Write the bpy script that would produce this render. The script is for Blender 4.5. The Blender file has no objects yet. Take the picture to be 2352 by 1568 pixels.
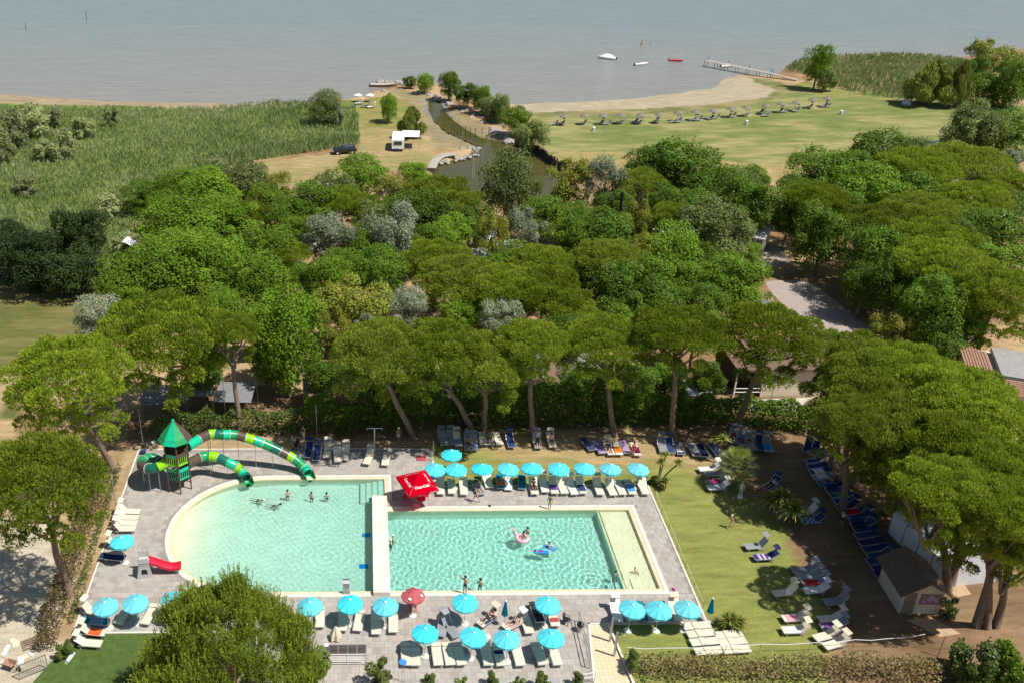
import bpy, bmesh, math, random
import numpy as np
from mathutils import Vector, Matrix
from mathutils.geometry import tessellate_polygon
random.seed(7)
RNG = np.random.default_rng(11)
sc = bpy.context.scene
COL = sc.collection
R = math.radians
# ---------------------------------------------------------------- camera
F_PX, PITCH, YAW, PPX, PPY, CAM_H = 2200.0, R(27.3), R(0.7), 865.0, 784.0, 51.4
cam = bpy.data.objects.new('camera', bpy.data.cameras.new('camera'))
COL.objects.link(cam)
sc.camera = cam
cam.location = (0, 0, CAM_H)
cam.rotation_euler = (R(90) - PITCH, 0, -YAW)
cam.data.sensor_width = 36
cam.data.lens = F_PX / 2352 * 36
cam.data.shift_x = (1176 - PPX) / 2352
cam.data.clip_end = 6000
# ---------------------------------------------------------------- sky, sun, exposure
SUN_EL, SUN_AZ = R(60), R(26)          # sun stands east, 26 degrees towards the camera side
w = bpy.data.worlds.new('World')
sc.world = w
w.use_nodes = True
sky = w.node_tree.nodes.new('ShaderNodeTexSky')
sky.sky_type = 'NISHITA'
sky.sun_disc = False
sky.sun_elevation = SUN_EL
sky.sun_rotation = R(90) + SUN_AZ
w.node_tree.links.new(sky.outputs[0], w.node_tree.nodes['Background'].inputs[0])
w.node_tree.nodes['Background'].inputs[1].default_value = 0.065
sun = bpy.data.objects.new('sun', bpy.data.lights.new('sun', 'SUN'))
COL.objects.link(sun)
sun.data.energy = 4.6
sun.data.angle = R(0.53)
sun.data.color = (1.0, 0.95, 0.87)
sun.data.cycles.is_caustics_light = True
SUN_DIR = Vector((math.cos(SUN_EL) * math.cos(SUN_AZ), -math.cos(SUN_EL) * math.sin(SUN_AZ), math.sin(SUN_EL)))
sun.rotation_euler = SUN_DIR.to_track_quat('Z', 'Y').to_euler()
sun.location = (60, -20, 120)
sc.view_settings.view_transform = 'Standard'
sc.view_settings.look = 'None'
sc.view_settings.gamma = 1
sc.view_settings.exposure = 0.33
sc.cycles.use_denoising = True
sc.cycles.max_bounces = 8
sc.cycles.transparent_max_bounces = 8

# ---------------------------------------------------------------- survey of the site: where a sight line meets the ground
FR = dict(A=(0,1300,2.94),B=(700,1300,2.94),C=(1400,1300,2.94),D=(2100,1300,3.1357),E=(2700,1300,3.1357),F=(0,1750,2.871),
          H=(600,1750,2.871),I=(1300,1750,2.871),J=(1900,1750,2.871),K=(2600,1750,2.787),T1=(0,0,1.96),T2=(1100,0,1.96),
          T3=(2244,0,1.96),M1=(0,500,1.96),M2=(1100,500,1.96),M3=(2244,500,1.96),P1=(340,1450,4.704),P2=(280,1800,5.2275),
          P3=(1250,1980,4.704),P4=(1750,1980,4.704),W=(0,0,.68293))
def full(fr, x, y):
    ox, oy, s = FR[fr]
    return (ox + x / s) / 1.464286, (oy + y / s) / 1.464286
def G(fr, x, y, z=0.0):
    u, v = full(fr, x, y)
    a = (u - PPX) / F_PX; b = (v - PPY) / F_PX
    fy = math.cos(PITCH) - b * math.sin(PITCH); fz = -math.sin(PITCH) - b * math.cos(PITCH)
    t = (z - CAM_H) / fz
    return Vector(((a * math.cos(YAW) + fy * math.sin(YAW)) * t, (-a * math.sin(YAW) + fy * math.cos(YAW)) * t, z))
def height_at(base, fr, x, y):
    u, v = full(fr, x, y)
    fy = base[0] * math.sin(YAW) + base[1] * math.cos(YAW); k = (PPY - v) / F_PX
    return CAM_H + fy * (k * math.cos(PITCH) - math.sin(PITCH)) / (math.cos(PITCH) + k * math.sin(PITCH))
def dist(p):
    fy = p[0] * math.sin(YAW) + p[1] * math.cos(YAW)
    return fy * math.cos(PITCH) - (p[2] - CAM_H) * math.sin(PITCH)

# ---------------------------------------------------------------- mesh helpers
def link_mesh(name, v, f, mats, parent=None, smooth=False):
    me = bpy.data.meshes.new(name)
    me.from_pydata(v, [], f)
    for m in (mats if isinstance(mats, (list, tuple)) else [mats]):
        me.materials.append(m)
    if smooth:
        me.shade_smooth()
    o = bpy.data.objects.new(name, me)
    COL.objects.link(o)
    o.parent = parent
    return o
class MB:
    def __init__(self):
        self.v, self.f, self.m, self.k = [], [], [], 0
    def add(self, v, f):
        n = len(self.v)
        self.v += [tuple(p) for p in v]
        self.f += [tuple(i + n for i in q) for q in f]
        self.m += [self.k] * len(f)
        return self
    def box(self, c, s, rot=None):
        x, y, z = s[0] / 2, s[1] / 2, s[2] / 2
        vs = [Vector((a * x, b * y, d * z)) for d in (-1, 1) for b in (-1, 1) for a in (-1, 1)]
        if rot is not None:
            vs = [rot @ p for p in vs]
        return self.add([p + Vector(c) for p in vs], [(0, 2, 3, 1), (4, 5, 7, 6), (0, 1, 5, 4), (1, 3, 7, 5), (3, 2, 6, 7), (2, 0, 4, 6)])
    def bar(self, a, b, w, h=None):
        a, b = Vector(a), Vector(b)
        d = b - a
        q = d.to_track_quat('Y', 'Z').to_matrix()
        return self.box((a + b) / 2, (w, d.length, h or w), q)
    def tube(self, pts, r, n=6, caps=True):
        pts = [Vector(p) for p in pts]
        rs = r if isinstance(r, (list, tuple)) else [r] * len(pts)
        vs, fs = [], []
        up = None
        for i, p in enumerate(pts):
            d = (pts[min(i + 1, len(pts) - 1)] - pts[max(i - 1, 0)]).normalized()
            if up is None:
                up = Vector((0, 0, 1)) if abs(d.z) < .9 else Vector((1, 0, 0))
            x = d.cross(up).normalized()
            up = x.cross(d).normalized()
            for j in range(n):
                t = 2 * math.pi * j / n
                vs.append(p + (x * math.cos(t) + up * math.sin(t)) * rs[i])
        for i in range(len(pts) - 1):
            for j in range(n):
                k = (j + 1) % n
                fs.append((i * n + j, i * n + k, (i + 1) * n + k, (i + 1) * n + j))
        if caps:
            fs.append(tuple(range(n)))
            fs.append(tuple(reversed(range((len(pts) - 1) * n, len(pts) * n))))
        return self.add(vs, fs)
    def lathe(self, prof, n=16, c=(0, 0, 0)):
        vs, fs = [], []
        for (r, z) in prof:
            for j in range(n):
                t = 2 * math.pi * j / n
                vs.append((c[0] + r * math.cos(t), c[1] + r * math.sin(t), c[2] + z))
        for i in range(len(prof) - 1):
            for j in range(n):
                k = (j + 1) % n
                fs.append((i * n + j, i * n + k, (i + 1) * n + k, (i + 1) * n + j))
        fs.append(tuple(reversed(range(n))))
        fs.append(tuple(range((len(prof) - 1) * n, len(prof) * n)))
        return self.add(vs, fs)
    def slab(self, poly, z0, z1):
        n = len(poly)
        vs = [(p[0], p[1], z0) for p in poly] + [(p[0], p[1], z1) for p in poly]
        fs = [tuple(reversed(range(n))), tuple(range(n, 2 * n))]
        fs += [(i, (i + 1) % n, n + (i + 1) % n, n + i) for i in range(n)]
        return self.add(vs, fs)
    def quad(self, a, b, c, d):
        return self.add([a, b, c, d], [(0, 1, 2, 3)])
    def build(self, name, mats, parent=None, smooth=False):
        o = link_mesh(name, self.v, self.f, mats, parent, smooth)
        if self.k or any(self.m):
            o.data.polygons.foreach_set('material_index', self.m)
        return o
def tag(o, label=None, cat=None, group=None, kind=None):
    if label: o['label'] = label
    if cat: o['category'] = cat
    if group: o['group'] = group
    if kind: o['kind'] = kind
    return o
def empty(name, loc=(0, 0, 0), rz=0, label=None, cat=None, group=None):
    o = bpy.data.objects.new(name, None)
    COL.objects.link(o)
    o.location = loc
    o.rotation_euler = (0, 0, rz)
    return tag(o, label, cat, group)
def copy_tree(o, parent=None):
    c = o.copy()
    COL.objects.link(c)
    c.parent = parent
    for ch in o.children:
        copy_tree(ch, c)
    return c
def paint(o, m, i=0):
    o.material_slots[i].link = 'OBJECT'
    o.material_slots[i].material = m
# ---------------------------------------------------------------- materials
def nodes(name):
    m = bpy.data.materials.new(name)
    m.use_nodes = True
    nt = m.node_tree
    return m, nt, nt.nodes['Principled BSDF'], nt.nodes['Material Output']
def N(nt, t, **k):
    n = nt.nodes.new('ShaderNode' + t)
    for a, b in k.items():
        if a in n.inputs: n.inputs[a].default_value = b
        else: setattr(n, a, b)
    return n
def ramp(nt, cols, pos=None):
    r = nt.nodes.new('ShaderNodeValToRGB')
    el = r.color_ramp.elements
    while len(el) < len(cols): el.new(.5)
    for i, c in enumerate(cols):
        el[i].position = pos[i] if pos else i / (len(cols) - 1)
        el[i].color = (*c, 1)
    return r
def pm(name, col, rough=.65, var=.12, scale=6.0, metal=0.0, bump=0.0, spec=.4, **k):
    """painted, plastic, cloth, wood ... : one colour, uneven in a slow and a fast noise"""
    m, nt, b, out = nodes(name)
    tc = N(nt, 'TexCoord')
    nz = N(nt, 'TexNoise', Scale=scale, Detail=4.0, Roughness=.65)
    nt.links.new(tc.outputs['Object'], nz.inputs['Vector'])
    d = tuple(max(0, c * (1 - var)) for c in col); e = tuple(min(1, c * (1 + var)) for c in col)
    r = ramp(nt, [d, e], [.3, .7])
    nt.links.new(nz.outputs['Fac'], r.inputs[0])
    nt.links.new(r.outputs[0], b.inputs['Base Color'])
    b.inputs['Roughness'].default_value = rough
    b.inputs['Metallic'].default_value = metal
    b.inputs['Specular IOR Level'].default_value = spec
    for a, v in k.items(): b.inputs[a].default_value = v
    if bump:
        bp = N(nt, 'Bump', Strength=bump, Distance=.02)
        nt.links.new(nz.outputs['Fac'], bp.inputs['Height'])
        nt.links.new(bp.outputs[0], b.inputs['Normal'])
    return m
def cloth(name, col, trans=.3, stripe=None):
    """sling or parasol cloth: some light comes through"""
    m, nt, b, out = nodes(name)
    nt.nodes.remove(b)
    df = N(nt, 'BsdfDiffuse'); tr = N(nt, 'BsdfTranslucent'); mx = N(nt, 'MixShader')
    tc = N(nt, 'TexCoord'); nz = N(nt, 'TexNoise', Scale=3.0, Detail=5.0)
    nt.links.new(tc.outputs['Object'], nz.inputs['Vector'])
    r = ramp(nt, [tuple(c * .88 for c in col), tuple(min(1, c * 1.08) for c in col)], [.3, .7])
    nt.links.new(nz.outputs['Fac'], r.inputs[0])
    src = r.outputs[0]
    if stripe:
        wv = N(nt, 'TexWave', Scale=stripe[1], bands_direction=stripe[2], Distortion=.3)
        nt.links.new(tc.outputs['Object'], wv.inputs['Vector'])
        r2 = ramp(nt, stripe[0]); r2.color_ramp.interpolation = 'CONSTANT'
        nt.links.new(wv.outputs['Fac'], r2.inputs[0])
        src = r2.outputs[0]
    oi = N(nt, 'ObjectInfo'); mr = N(nt, 'MapRange'); mr.inputs['To Min'].default_value = .88; mr.inputs['To Max'].default_value = 1.08   # each piece faded differently
    hs = N(nt, 'HueSaturation'); nt.links.new(oi.outputs['Random'], mr.inputs['Value']); nt.links.new(mr.outputs[0], hs.inputs['Value']); nt.links.new(mr.outputs[0], hs.inputs['Saturation'])
    nt.links.new(src, hs.inputs['Color']); src = hs.outputs[0]
    nt.links.new(src, df.inputs[0]); nt.links.new(src, tr.inputs[0])
    mx.inputs[0].default_value = trans
    nt.links.new(df.outputs[0], mx.inputs[1]); nt.links.new(tr.outputs[0], mx.inputs[2])
    nt.links.new(mx.outputs[0], out.inputs[0])
    return m
def leafmat(name, dark, light, trans=.25, extra=None, gloss=.12):
    """leaves: every leaf has its own tint, every tree its own shade"""
    m, nt, b, out = nodes(name)
    nt.nodes.remove(b)
    at = N(nt, 'Attribute', attribute_name='tint')
    oi = N(nt, 'ObjectInfo')
    cols = [dark, light] if extra is None else [dark, light, extra]
    r = ramp(nt, cols, [0, .8] if extra is None else [0, .72, 1.0])
    nt.links.new(at.outputs['Fac'], r.inputs[0])
    hs = N(nt, 'HueSaturation')
    mr = N(nt, 'MapRange'); mr.inputs['To Min'].default_value = .75; mr.inputs['To Max'].default_value = 1.25
    nt.links.new(oi.outputs['Random'], mr.inputs['Value'])
    nt.links.new(mr.outputs[0], hs.inputs['Value'])
    nt.links.new(r.outputs[0], hs.inputs['Color'])
    df = N(nt, 'BsdfDiffuse'); tr = N(nt, 'BsdfTranslucent'); mx = N(nt, 'MixShader')
    gl = N(nt, 'BsdfGlossy', Roughness=.45); m2 = N(nt, 'MixShader')
    gl.inputs[0].default_value = (.8, .85, .8, 1)
    nt.links.new(hs.outputs[0], df.inputs[0]); nt.links.new(hs.outputs[0], tr.inputs[0])
    mx.inputs[0].default_value = trans
    nt.links.new(df.outputs[0], mx.inputs[1]); nt.links.new(tr.outputs[0], mx.inputs[2])
    fr = N(nt, 'Fresnel', IOR=1.35); mt = N(nt, 'Math', operation='MULTIPLY'); mt.inputs[1].default_value = gloss
    nt.links.new(fr.outputs[0], mt.inputs[0]); nt.links.new(mt.outputs[0], m2.inputs[0])
    nt.links.new(mx.outputs[0], m2.inputs[1]); nt.links.new(gl.outputs[0], m2.inputs[2])
    nt.links.new(m2.outputs[0], out.inputs[0])
    return m
M = {}
M['bark_pine'] = pm('bark_pine', (.21, .15, .11), .9, .35, 5, bump=.8)
M['bark'] = pm('bark', (.17, .14, .11), .9, .3, 5, bump=.6)
M['bare_wood'] = pm('bare_wood', (.38, .32, .26), .9, .2, 4)
M['pine'] = leafmat('pine_needles', (.13, .18, .018), (.34, .45, .042), .45, (.38, .32, .08), .02)
M['pine_warm'] = leafmat('pine_needles_warm', (.13, .17, .022), (.32, .405, .048), .45, (.36, .27, .09), .02)
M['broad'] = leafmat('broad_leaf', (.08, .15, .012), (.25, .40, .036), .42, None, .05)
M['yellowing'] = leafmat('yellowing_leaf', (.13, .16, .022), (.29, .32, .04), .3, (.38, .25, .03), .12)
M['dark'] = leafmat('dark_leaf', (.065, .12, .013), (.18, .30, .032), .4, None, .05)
M['olive'] = leafmat('grey_green_leaf', (.10, .14, .036), (.28, .345, .115), .4, None, .03)
M['silver'] = leafmat('silver_leaf', (.13, .17, .08), (.34, .39, .25), .38, (.54, .57, .46), .03)
M['willow'] = leafmat('willow_leaf', (.13, .17, .03), (.29, .34, .07), .35, None, .1)
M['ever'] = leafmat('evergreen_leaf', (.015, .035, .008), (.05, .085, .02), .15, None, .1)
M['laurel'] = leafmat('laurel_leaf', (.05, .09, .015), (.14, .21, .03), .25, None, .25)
M['dryhedge'] = leafmat('dry_hedge_leaf', (.25, .155, .095), (.215, .19, .065), .25, (.40, .29, .19), .03)
M['palm'] = leafmat('palm_leaf', (.12, .17, .025), (.32, .36, .08), .25, (.36, .28, .08), .2)
M['reed'] = leafmat('reed_leaf', (.13, .20, .05), (.29, .36, .14), .4, (.44, .42, .27), .03)
for n, c in dict(cream=(.78, .70, .54), white=(.82, .80, .76), blue=(.04, .068, .17), grey=(.30, .32, .34), teal=(.03, .22, .30),
                 navy=(.03, .04, .13), lilac=(.42, .30, .52), purple=(.17, .07, .30), orange=(.75, .20, .02), red=(.55, .03, .04),
                 magenta=(.38, .04, .16), pink=(.80, .38, .42), brightblue=(.02, .28, .75), charcoal=(.05, .05, .06), green=(.03, .25, .14)).items():
    M['c_' + n] = cloth('cloth_' + n, c, .12)
M['c_stripe'] = cloth('cloth_stripe_blue', (.5, .5, .6), .1, ([(.75, .78, .85), (.10, .20, .55)], 4.0, 'Y'))
M['c_multi'] = cloth('cloth_stripe_many', (.5, .5, .6), .1, ([(.05, .08, .4), (.5, .03, .08), (.6, .6, .65), (.02, .3, .5)], 1.1, 'Y'))
M['c_pattern'] = cloth('cloth_pattern', (.5, .5, .6), .1, ([(.04, .12, .5), (.5, .55, .6), (.05, .3, .6)], 2.2, 'DIAGONAL'))
M['c_tan'] = cloth('cloth_stripe_tan', (.6, .5, .4), .1, ([(.75, .62, .5), (.35, .12, .10), (.7, .6, .5)], 3.0, 'X'))
M['c_fire'] = cloth('cloth_red_yellow', (.6, .5, .4), .1, ([(.85, .10, .01), (.85, .60, .02)], 1.0, 'Y'))
M['parasol'] = cloth('parasol_cloth', (.11, .68, .82), .09)
M['parasol_dark'] = cloth('parasol_cloth_folded', (.02, .28, .40), .2)
M['redcloth'] = cloth('red_awning_cloth', (.62, .018, .035), .3)
M['redpar'] = cloth('faded_red_cloth', (.62, .10, .13), .25)
M['pine_near'] = leafmat('near_pine_needles', (.08, .11, .014), (.25, .33, .036), .4, (.30, .24, .08), .02)
M['scrub'] = leafmat('scrub_leaf', (.24, .28, .11), (.42, .47, .22), .45, (.50, .47, .30), .02)
M['thatch'] = pm('thatch', (.21, .18, .15), .95, .35, 9, bump=.8)
M['alu'] = pm('aluminium', (.72, .72, .73), .38, .06, 8, metal=.6)
M['steel'] = pm('galvanised_steel', (.46, .47, .48), .42, .1, 6, metal=.8)
M['whitepaint'] = pm('white_paint', (.80, .79, .76), .5, .05, 4)
M['whiteplastic'] = pm('white_plastic', (.80, .80, .79), .4, .05, 4)
M['blackpaint'] = pm('black_paint', (.02, .02, .022), .4, .2, 5)
M['stone_white'] = pm('white_stone', (.66, .62, .54), .75, .16, 1.2, bump=.2)
M['stone_cream'] = pm('cream_stone', (.64, .55, .38), .75, .12, 1.5, bump=.2)
M['concrete'] = pm('concrete', (.45, .42, .38), .85, .15, 1.5, bump=.4)
M['wood'] = pm('weathered_wood', (.27, .20, .14), .85, .3, 5, bump=.5)
M['greywood'] = pm('grey_wood', (.40, .37, .33), .85, .25, 5, bump=.5)
M['darkwood'] = pm('dark_wood', (.055, .045, .038), .9, .4, 4, bump=.6)
M['brownplastic'] = pm('brown_plastic', (.10, .065, .05), .35, .1, 3)
M['gpine'] = pm('dark_green_plastic', (.01, .14, .085), .3, .08, 3)
M['gmid'] = pm('green_plastic', (.015, .30, .10), .3, .08, 3)
M['gaqua'] = pm('aqua_green_plastic', (.01, .48, .27), .3, .08, 3)
M['glime'] = pm('lime_plastic', (.26, .62, .01), .3, .08, 3)
M['redplastic'] = pm('red_plastic', (.62, .02, .05), .32, .08, 3)
M['greyplastic'] = pm('grey_plastic', (.50, .50, .50), .5, .08, 3)
M['mint'] = pm('mint_plastic', (.22, .55, .42), .4, .08, 3)
M['wall_cream'] = pm('cream_render', (.66, .57, .43), .85, .08, 1.0)
M['wall_white'] = pm('white_render', (.76, .74, .70), .8, .07, 1.0)
M['terracotta'] = pm('terracotta', (.33, .19, .13), .85, .3, 6, bump=.4)
M['brownroof'] = pm('brown_shingle', (.17, .11, .075), .9, .35, 6, bump=.5)
M['greyroof'] = pm('grey_sheet', (.29, .28, .27), .8, .15, 1.5)
M['canvas'] = pm('white_canvas', (.72, .73, .74), .7, .08, 1.0)
M['awning_grey'] = pm('grey_awning', (.20, .20, .21), .8, .12, 1.5)
M['rock'] = pm('rock', (.33, .30, .27), .9, .3, 3, bump=.6)
M['glass_dark'] = pm('dark_glass', (.03, .04, .05), .12, .1, 2, spec=.8)
M['carpaint'] = pm('black_car_paint', (.012, .012, .014), .18, .1, 2, spec=.7)
M['rubber'] = pm('rubber', (.02, .02, .02), .8, .2, 4)
M['skin'] = pm('skin', (.52, .30, .20), .6, .06, 4)
M['skin_tan'] = pm('tanned_skin', (.38, .20, .12), .6, .06, 4)
M['hair'] = pm('dark_hair', (.025, .017, .012), .6, .2, 8)
M['hair_fair'] = pm('fair_hair', (.25, .17, .09), .6, .2, 8)
M['turf'] = pm('artificial_turf', (.065, .105, .02), .9, .25, 2.0, bump=.8)
M['pot'] = pm('clay_pot', (.30, .16, .10), .8, .15, 4)
# ================================================================ LARGE STRUCTURE
def inpoly(X, Y, poly):
    c = np.zeros(X.shape, bool)
    n = len(poly)
    for i in range(n):
        x0, y0 = poly[i][:2]; x1, y1 = poly[(i + 1) % n][:2]
        if y0 == y1: continue
        c ^= ((y0 > Y) != (y1 > Y)) & (X < (x1 - x0) * (Y - y0) / (y1 - y0) + x0)
    return c
def WP(*pts, z=0.0):
    return [G('W', x, y, z)[:2] for x, y in pts]
def vnoise(X, Y, s, seed):
    """smooth value noise on arrays"""
    r = np.random.default_rng(seed).random((256, 256))
    x = X / s; y = Y / s
    i = np.floor(x).astype(int); j = np.floor(y).astype(int)
    u = x - i; v = y - j
    u = u * u * (3 - 2 * u); v = v * v * (3 - 2 * v)
    g = lambda a, b: r[a % 256, b % 256]
    return (g(i, j) * (1 - u) + g(i + 1, j) * u) * (1 - v) + (g(i, j + 1) * (1 - u) + g(i + 1, j + 1) * u) * v
LAKE_Z = -0.35
SHORE = [G('W', x, y, LAKE_Z) for x, y in [(-250, 205), (0, 217), (200, 229), (330, 234), (480, 240), (640, 240), (780, 231), (840, 220), (885, 204),
         (900, 196), (960, 186), (1010, 195), (1060, 220), (1110, 234), (1180, 239), (1300, 238), (1450, 228), (1560, 216), (1625, 205), (1652, 196),
         (1664, 183), (1700, 172), (1790, 176), (1800, 160), (1830, 141), (1900, 129), (2050, 125), (2200, 133), (2352, 112), (2600, 90)]]
SX = np.array([p.x for p in SHORE]); SY = np.array([p.y for p in SHORE])
o_ = np.argsort(SX); SX, SY = SX[o_], SY[o_]
POND = WP((985, 420), (1020, 378), (1095, 349), (1104, 334), (1085, 322), (1060, 308), (1036, 297), (1008, 272), (996, 250), (997, 238), (1006, 238), (1014, 252), (1028, 272),
          (1052, 292), (1092, 314), (1130, 324), (1172, 331), (1205, 352), (1240, 372), (1290, 400), (1262, 452), (1190, 420), (1100, 425))
PONDW = WP((960, 450), (1005, 376), (1090, 347), (1100, 334), (1078, 324), (1046, 309), (1024, 299), (996, 274), (984, 250), (984, 228), (1012, 228), (1022, 252), (1040, 272),
          (1066, 292), (1104, 313), (1134, 320), (1186, 328), (1220, 352), (1262, 374), (1310, 402), (1270, 470), (1190, 450), (1100, 450))
MUD = WP((895, 200), (930, 206), (985, 222), (1020, 240), (1080, 275), (1140, 305), (1200, 330), (1180, 338), (1095, 342), (1010, 335), (965, 300), (975, 268), (940, 232), (905, 215))
xs = np.concatenate([[-1600, -500, -250], np.arange(-150, 215, .95), [320, 600, 1600]])
ys = np.concatenate([[-500, -60, 20], np.arange(40, 275, .85), [300, 420, 900, 2500]])
GX, GY = np.meshgrid(xs, ys)
ysh = np.interp(GX, SX, SY)
GZ = np.minimum(0, (ysh - GY) * .05 + LAKE_Z)
GZ = np.maximum(GZ, -3)
mud = inpoly(GX, GY, MUD); pond = inpoly(GX, GY, PONDW)
dil = pond.copy()
dil[1:] |= pond[:-1]; dil[:-1] |= pond[1:]; dil[:, 1:] |= pond[:, :-1]; dil[:, :-1] |= pond[:, 1:]
GZ = np.where(mud, np.minimum(GZ, -.22), GZ)
GZ = np.where(dil, -.42, GZ); GZ = np.where(pond & ~(~dil), np.minimum(GZ, -.6), GZ)
GZ += np.where((GY > 80) & ~pond, (vnoise(GX, GY, 7, 1) - .5) * .12, 0)
# land cover colours
C = np.zeros(GX.shape + (3,))
def fill(mask, col): C[mask] = col
n1 = vnoise(GX, GY, 9, 2); n2 = vnoise(GX, GY, 2.7, 3); n3 = vnoise(GX * .35, GY, 1.6, 4)
mixc = lambda a, b, t: np.array(a)[None, None] * (1 - t[..., None]) + np.array(b)[None, None] * t[..., None]
sstep = lambda a, lo, hi: np.clip((a - lo) / (hi - lo), 0, 1)
C[:] = mixc((.25, .16, .09), (.40, .29, .18), sstep(.6 * n1 + .4 * n2, .35, .7))              # camp soil
def zone(poly, a, b, t):
    mk = inpoly(GX + (n2 - .5) * 2.0, GY + (n1 - .5) * 1.5, poly)
    C[mk] = mixc(a, b, t)[mk]
zone(WP((-400, 235), (0, 240), (420, 250), (720, 235), (820, 225), (830, 330), (500, 385), (300, 520), (240, 680), (-500, 680)), (.10, .14, .04), (.17, .20, .06), n2)
zone(WP((-300, 668), (210, 668), (190, 780), (20, 960), (-60, 1000), (-300, 1000)), (.115, .125, .04), (.19, .17, .075), sstep(.5 * n1 + .5 * n3, .35, .75))
zone(WP((-300, 655), (215, 655), (190, 698), (-300, 690)), (.28, .22, .09), (.20, .19, .06), n2)
zone(WP((-60, 880), (60, 850), (10, 960), (60, 1050), (-60, 1080)), (.42, .31, .19), (.30, .24, .13), n2)
zone(WP((-200, 1180), (120, 1180), (160, 1400), (100, 1568), (-200, 1700)), (.42, .365, .30), (.50, .45, .38), n2)
zone(WP((500, 388), (700, 362), (820, 345), (812, 230), (880, 222), (935, 235), (975, 270), (960, 300), (1005, 340), (1000, 380), (880, 395), (740, 430), (600, 425)),
     (.34, .265, .15), (.24, .22, .085), sstep(.5 * n1 + .5 * n3, .3, .8))
zone(WP((815, 262), (812, 230), (880, 222), (935, 235), (975, 270), (930, 300), (840, 290)), (.26, .23, .09), (.16, .19, .05), n2)
BEACHLAWN = WP((1215, 262), (1500, 252), (1700, 240), (1790, 218), (1860, 190), (1950, 205), (2250, 240), (2500, 245), (2500, 330), (2200, 372), (1830, 415), (1380, 392), (1250, 360))
zone(BEACHLAWN, (.15, .185, .06), (.285, .265, .125), sstep(.45 * n1 + .55 * n3, .38, .72))
zone(WP((1300, 345), (1500, 352), (1700, 375), (1850, 380), (1830, 420), (1380, 395), (1250, 360)), (.36, .27, .14), (.24, .23, .08), sstep(.5 * n1 + .5 * n3, .3, .8))
zone(WP((1180, 262), (1250, 268), (1480, 262), (1700, 246), (1800, 222), (1870, 205), (1960, 212), (1800, 195), (1770, 180), (1690, 178), (1640, 196), (1550, 222), (1300, 246)), (.27, .23, .12), (.14, .16, .06), sstep(.4 * n1 + .6 * n3, .3, .7))
zone(WP((1170, 230), (1300, 232), (1450, 222), (1560, 210), (1640, 194), (1660, 178), (1700, 170), (1740, 190), (1785, 208), (1760, 224), (1640, 240), (1440, 252), (1230, 258), (1190, 250)),
     (.345, .295, .225), (.39, .335, .255), n3)
zone(WP((1790, 200), (1860, 188), (1960, 210), (1930, 225), (1850, 212)), (.26, .24, .09), (.18, .20, .06), n2)
zone(WP((-400, 205), (0, 214), (300, 226), (480, 236), (640, 237), (760, 232), (700, 243), (480, 250), (250, 246), (0, 236), (-400, 225)), (.28, .215, .155), (.34, .275, .20), n3)
zone(WP((-200, 236), (60, 239), (330, 245), (340, 252), (60, 250), (-200, 250)), (.10, .17, .03), (.15, .22, .04), n2)
for (m_, a, b) in ((mud, (.29, .235, .16), (.22, .19, .11)), (pond, (.12, .11, .04), (.16, .13, .05))):
    C[m_] = mixc(a, b, n2)[m_]
# the bathing lawn beside and behind the pools: green where watered, bare and needle strewn under the pines
lawn = inpoly(GX + (n2 - .5) * 2.5, GY, [(6, 70), (25, 70), (25, 54), (17, 54), (17, 46), (32, 46), (34.5, 52), (34, 58), (35, 64), (34.5, 72), (30, 80), (6, 80)])
lt = sstep((GY - 70.5) * .22 + (GX - 34) * .045 + (n1 - .5) * .6 + (n2 - .5) * .6, 0, .55)
C[lawn] = mixc((.215, .235, .07), (.37, .27, .15), lt)[lawn]
soil = inpoly(GX, GY, [(31, 46), (60, 46), (60, 86), (-23, 90), (-23, 78.5), (30, 78.5), (33, 72), (33, 62)]) & ~lawn
C[soil] = mixc((.15, .095, .055), (.27, .18, .11), n2)[soil]
zone(WP((215, 1370), (290, 1040), (318, 1030), (340, 1010), (760, 1005), (760, 1030), (300, 1060), (200, 1470), (120, 1568), (90, 1568)), (.42, .32, .21), (.34, .25, .16), n2)
cx = (GX[:-1, :-1] + GX[1:, 1:]) / 2; cy = (GY[:-1, :-1] + GY[1:, 1:]) / 2
hole = ((cx > -17.2) & (cx < 4.5) & (cy > 56) & (cy < 73.2)) | ((cx > -17.2) & (cx < 23.8) & (cy > 56) & (cy < 69))
nr, nc = GX.shape
idx = np.arange(nr * nc).reshape(nr, nc)
Q = np.stack([idx[:-1, :-1], idx[:-1, 1:], idx[1:, 1:], idx[1:, :-1]], -1)[~hole]
m, nt, b, out = nodes('land_cover')
at = N(nt, 'Attribute', attribute_name='cover')
tc = N(nt, 'TexCoord')
na = N(nt, 'TexNoise', Scale=.9, Detail=8.0, Roughness=.7); nb = N(nt, 'TexNoise', Scale=7.0, Detail=6.0, Roughness=.75)
mp = N(nt, 'Mapping'); mp.inputs['Scale'].default_value = (.35, 1.3, 1)
nt.links.new(tc.outputs['Object'], mp.inputs['Vector'])
nt.links.new(mp.outputs[0], na.inputs['Vector']); nt.links.new(tc.outputs['Object'], nb.inputs['Vector'])
ra = ramp(nt, [(.68, .72, .66), (1.3, 1.26, 1.2)], [.32, .68]); rb = ramp(nt, [(.66, .68, .62), (1.34, 1.3, 1.28)], [.3, .7])
nt.links.new(na.outputs['Fac'], ra.inputs[0]); nt.links.new(nb.outputs['Fac'], rb.inputs[0])
x1 = N(nt, 'MixRGB', blend_type='MULTIPLY', Fac=1.0); x2 = N(nt, 'MixRGB', blend_type='MULTIPLY', Fac=1.0)
nt.links.new(at.outputs['Color'], x1.inputs[1]); nt.links.new(ra.outputs[0], x1.inputs[2])
nt.links.new(x1.outputs[0], x2.inputs[1]); nt.links.new(rb.outputs[0], x2.inputs[2])
nt.links.new(x2.outputs[0], b.inputs['Base Color'])
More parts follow.
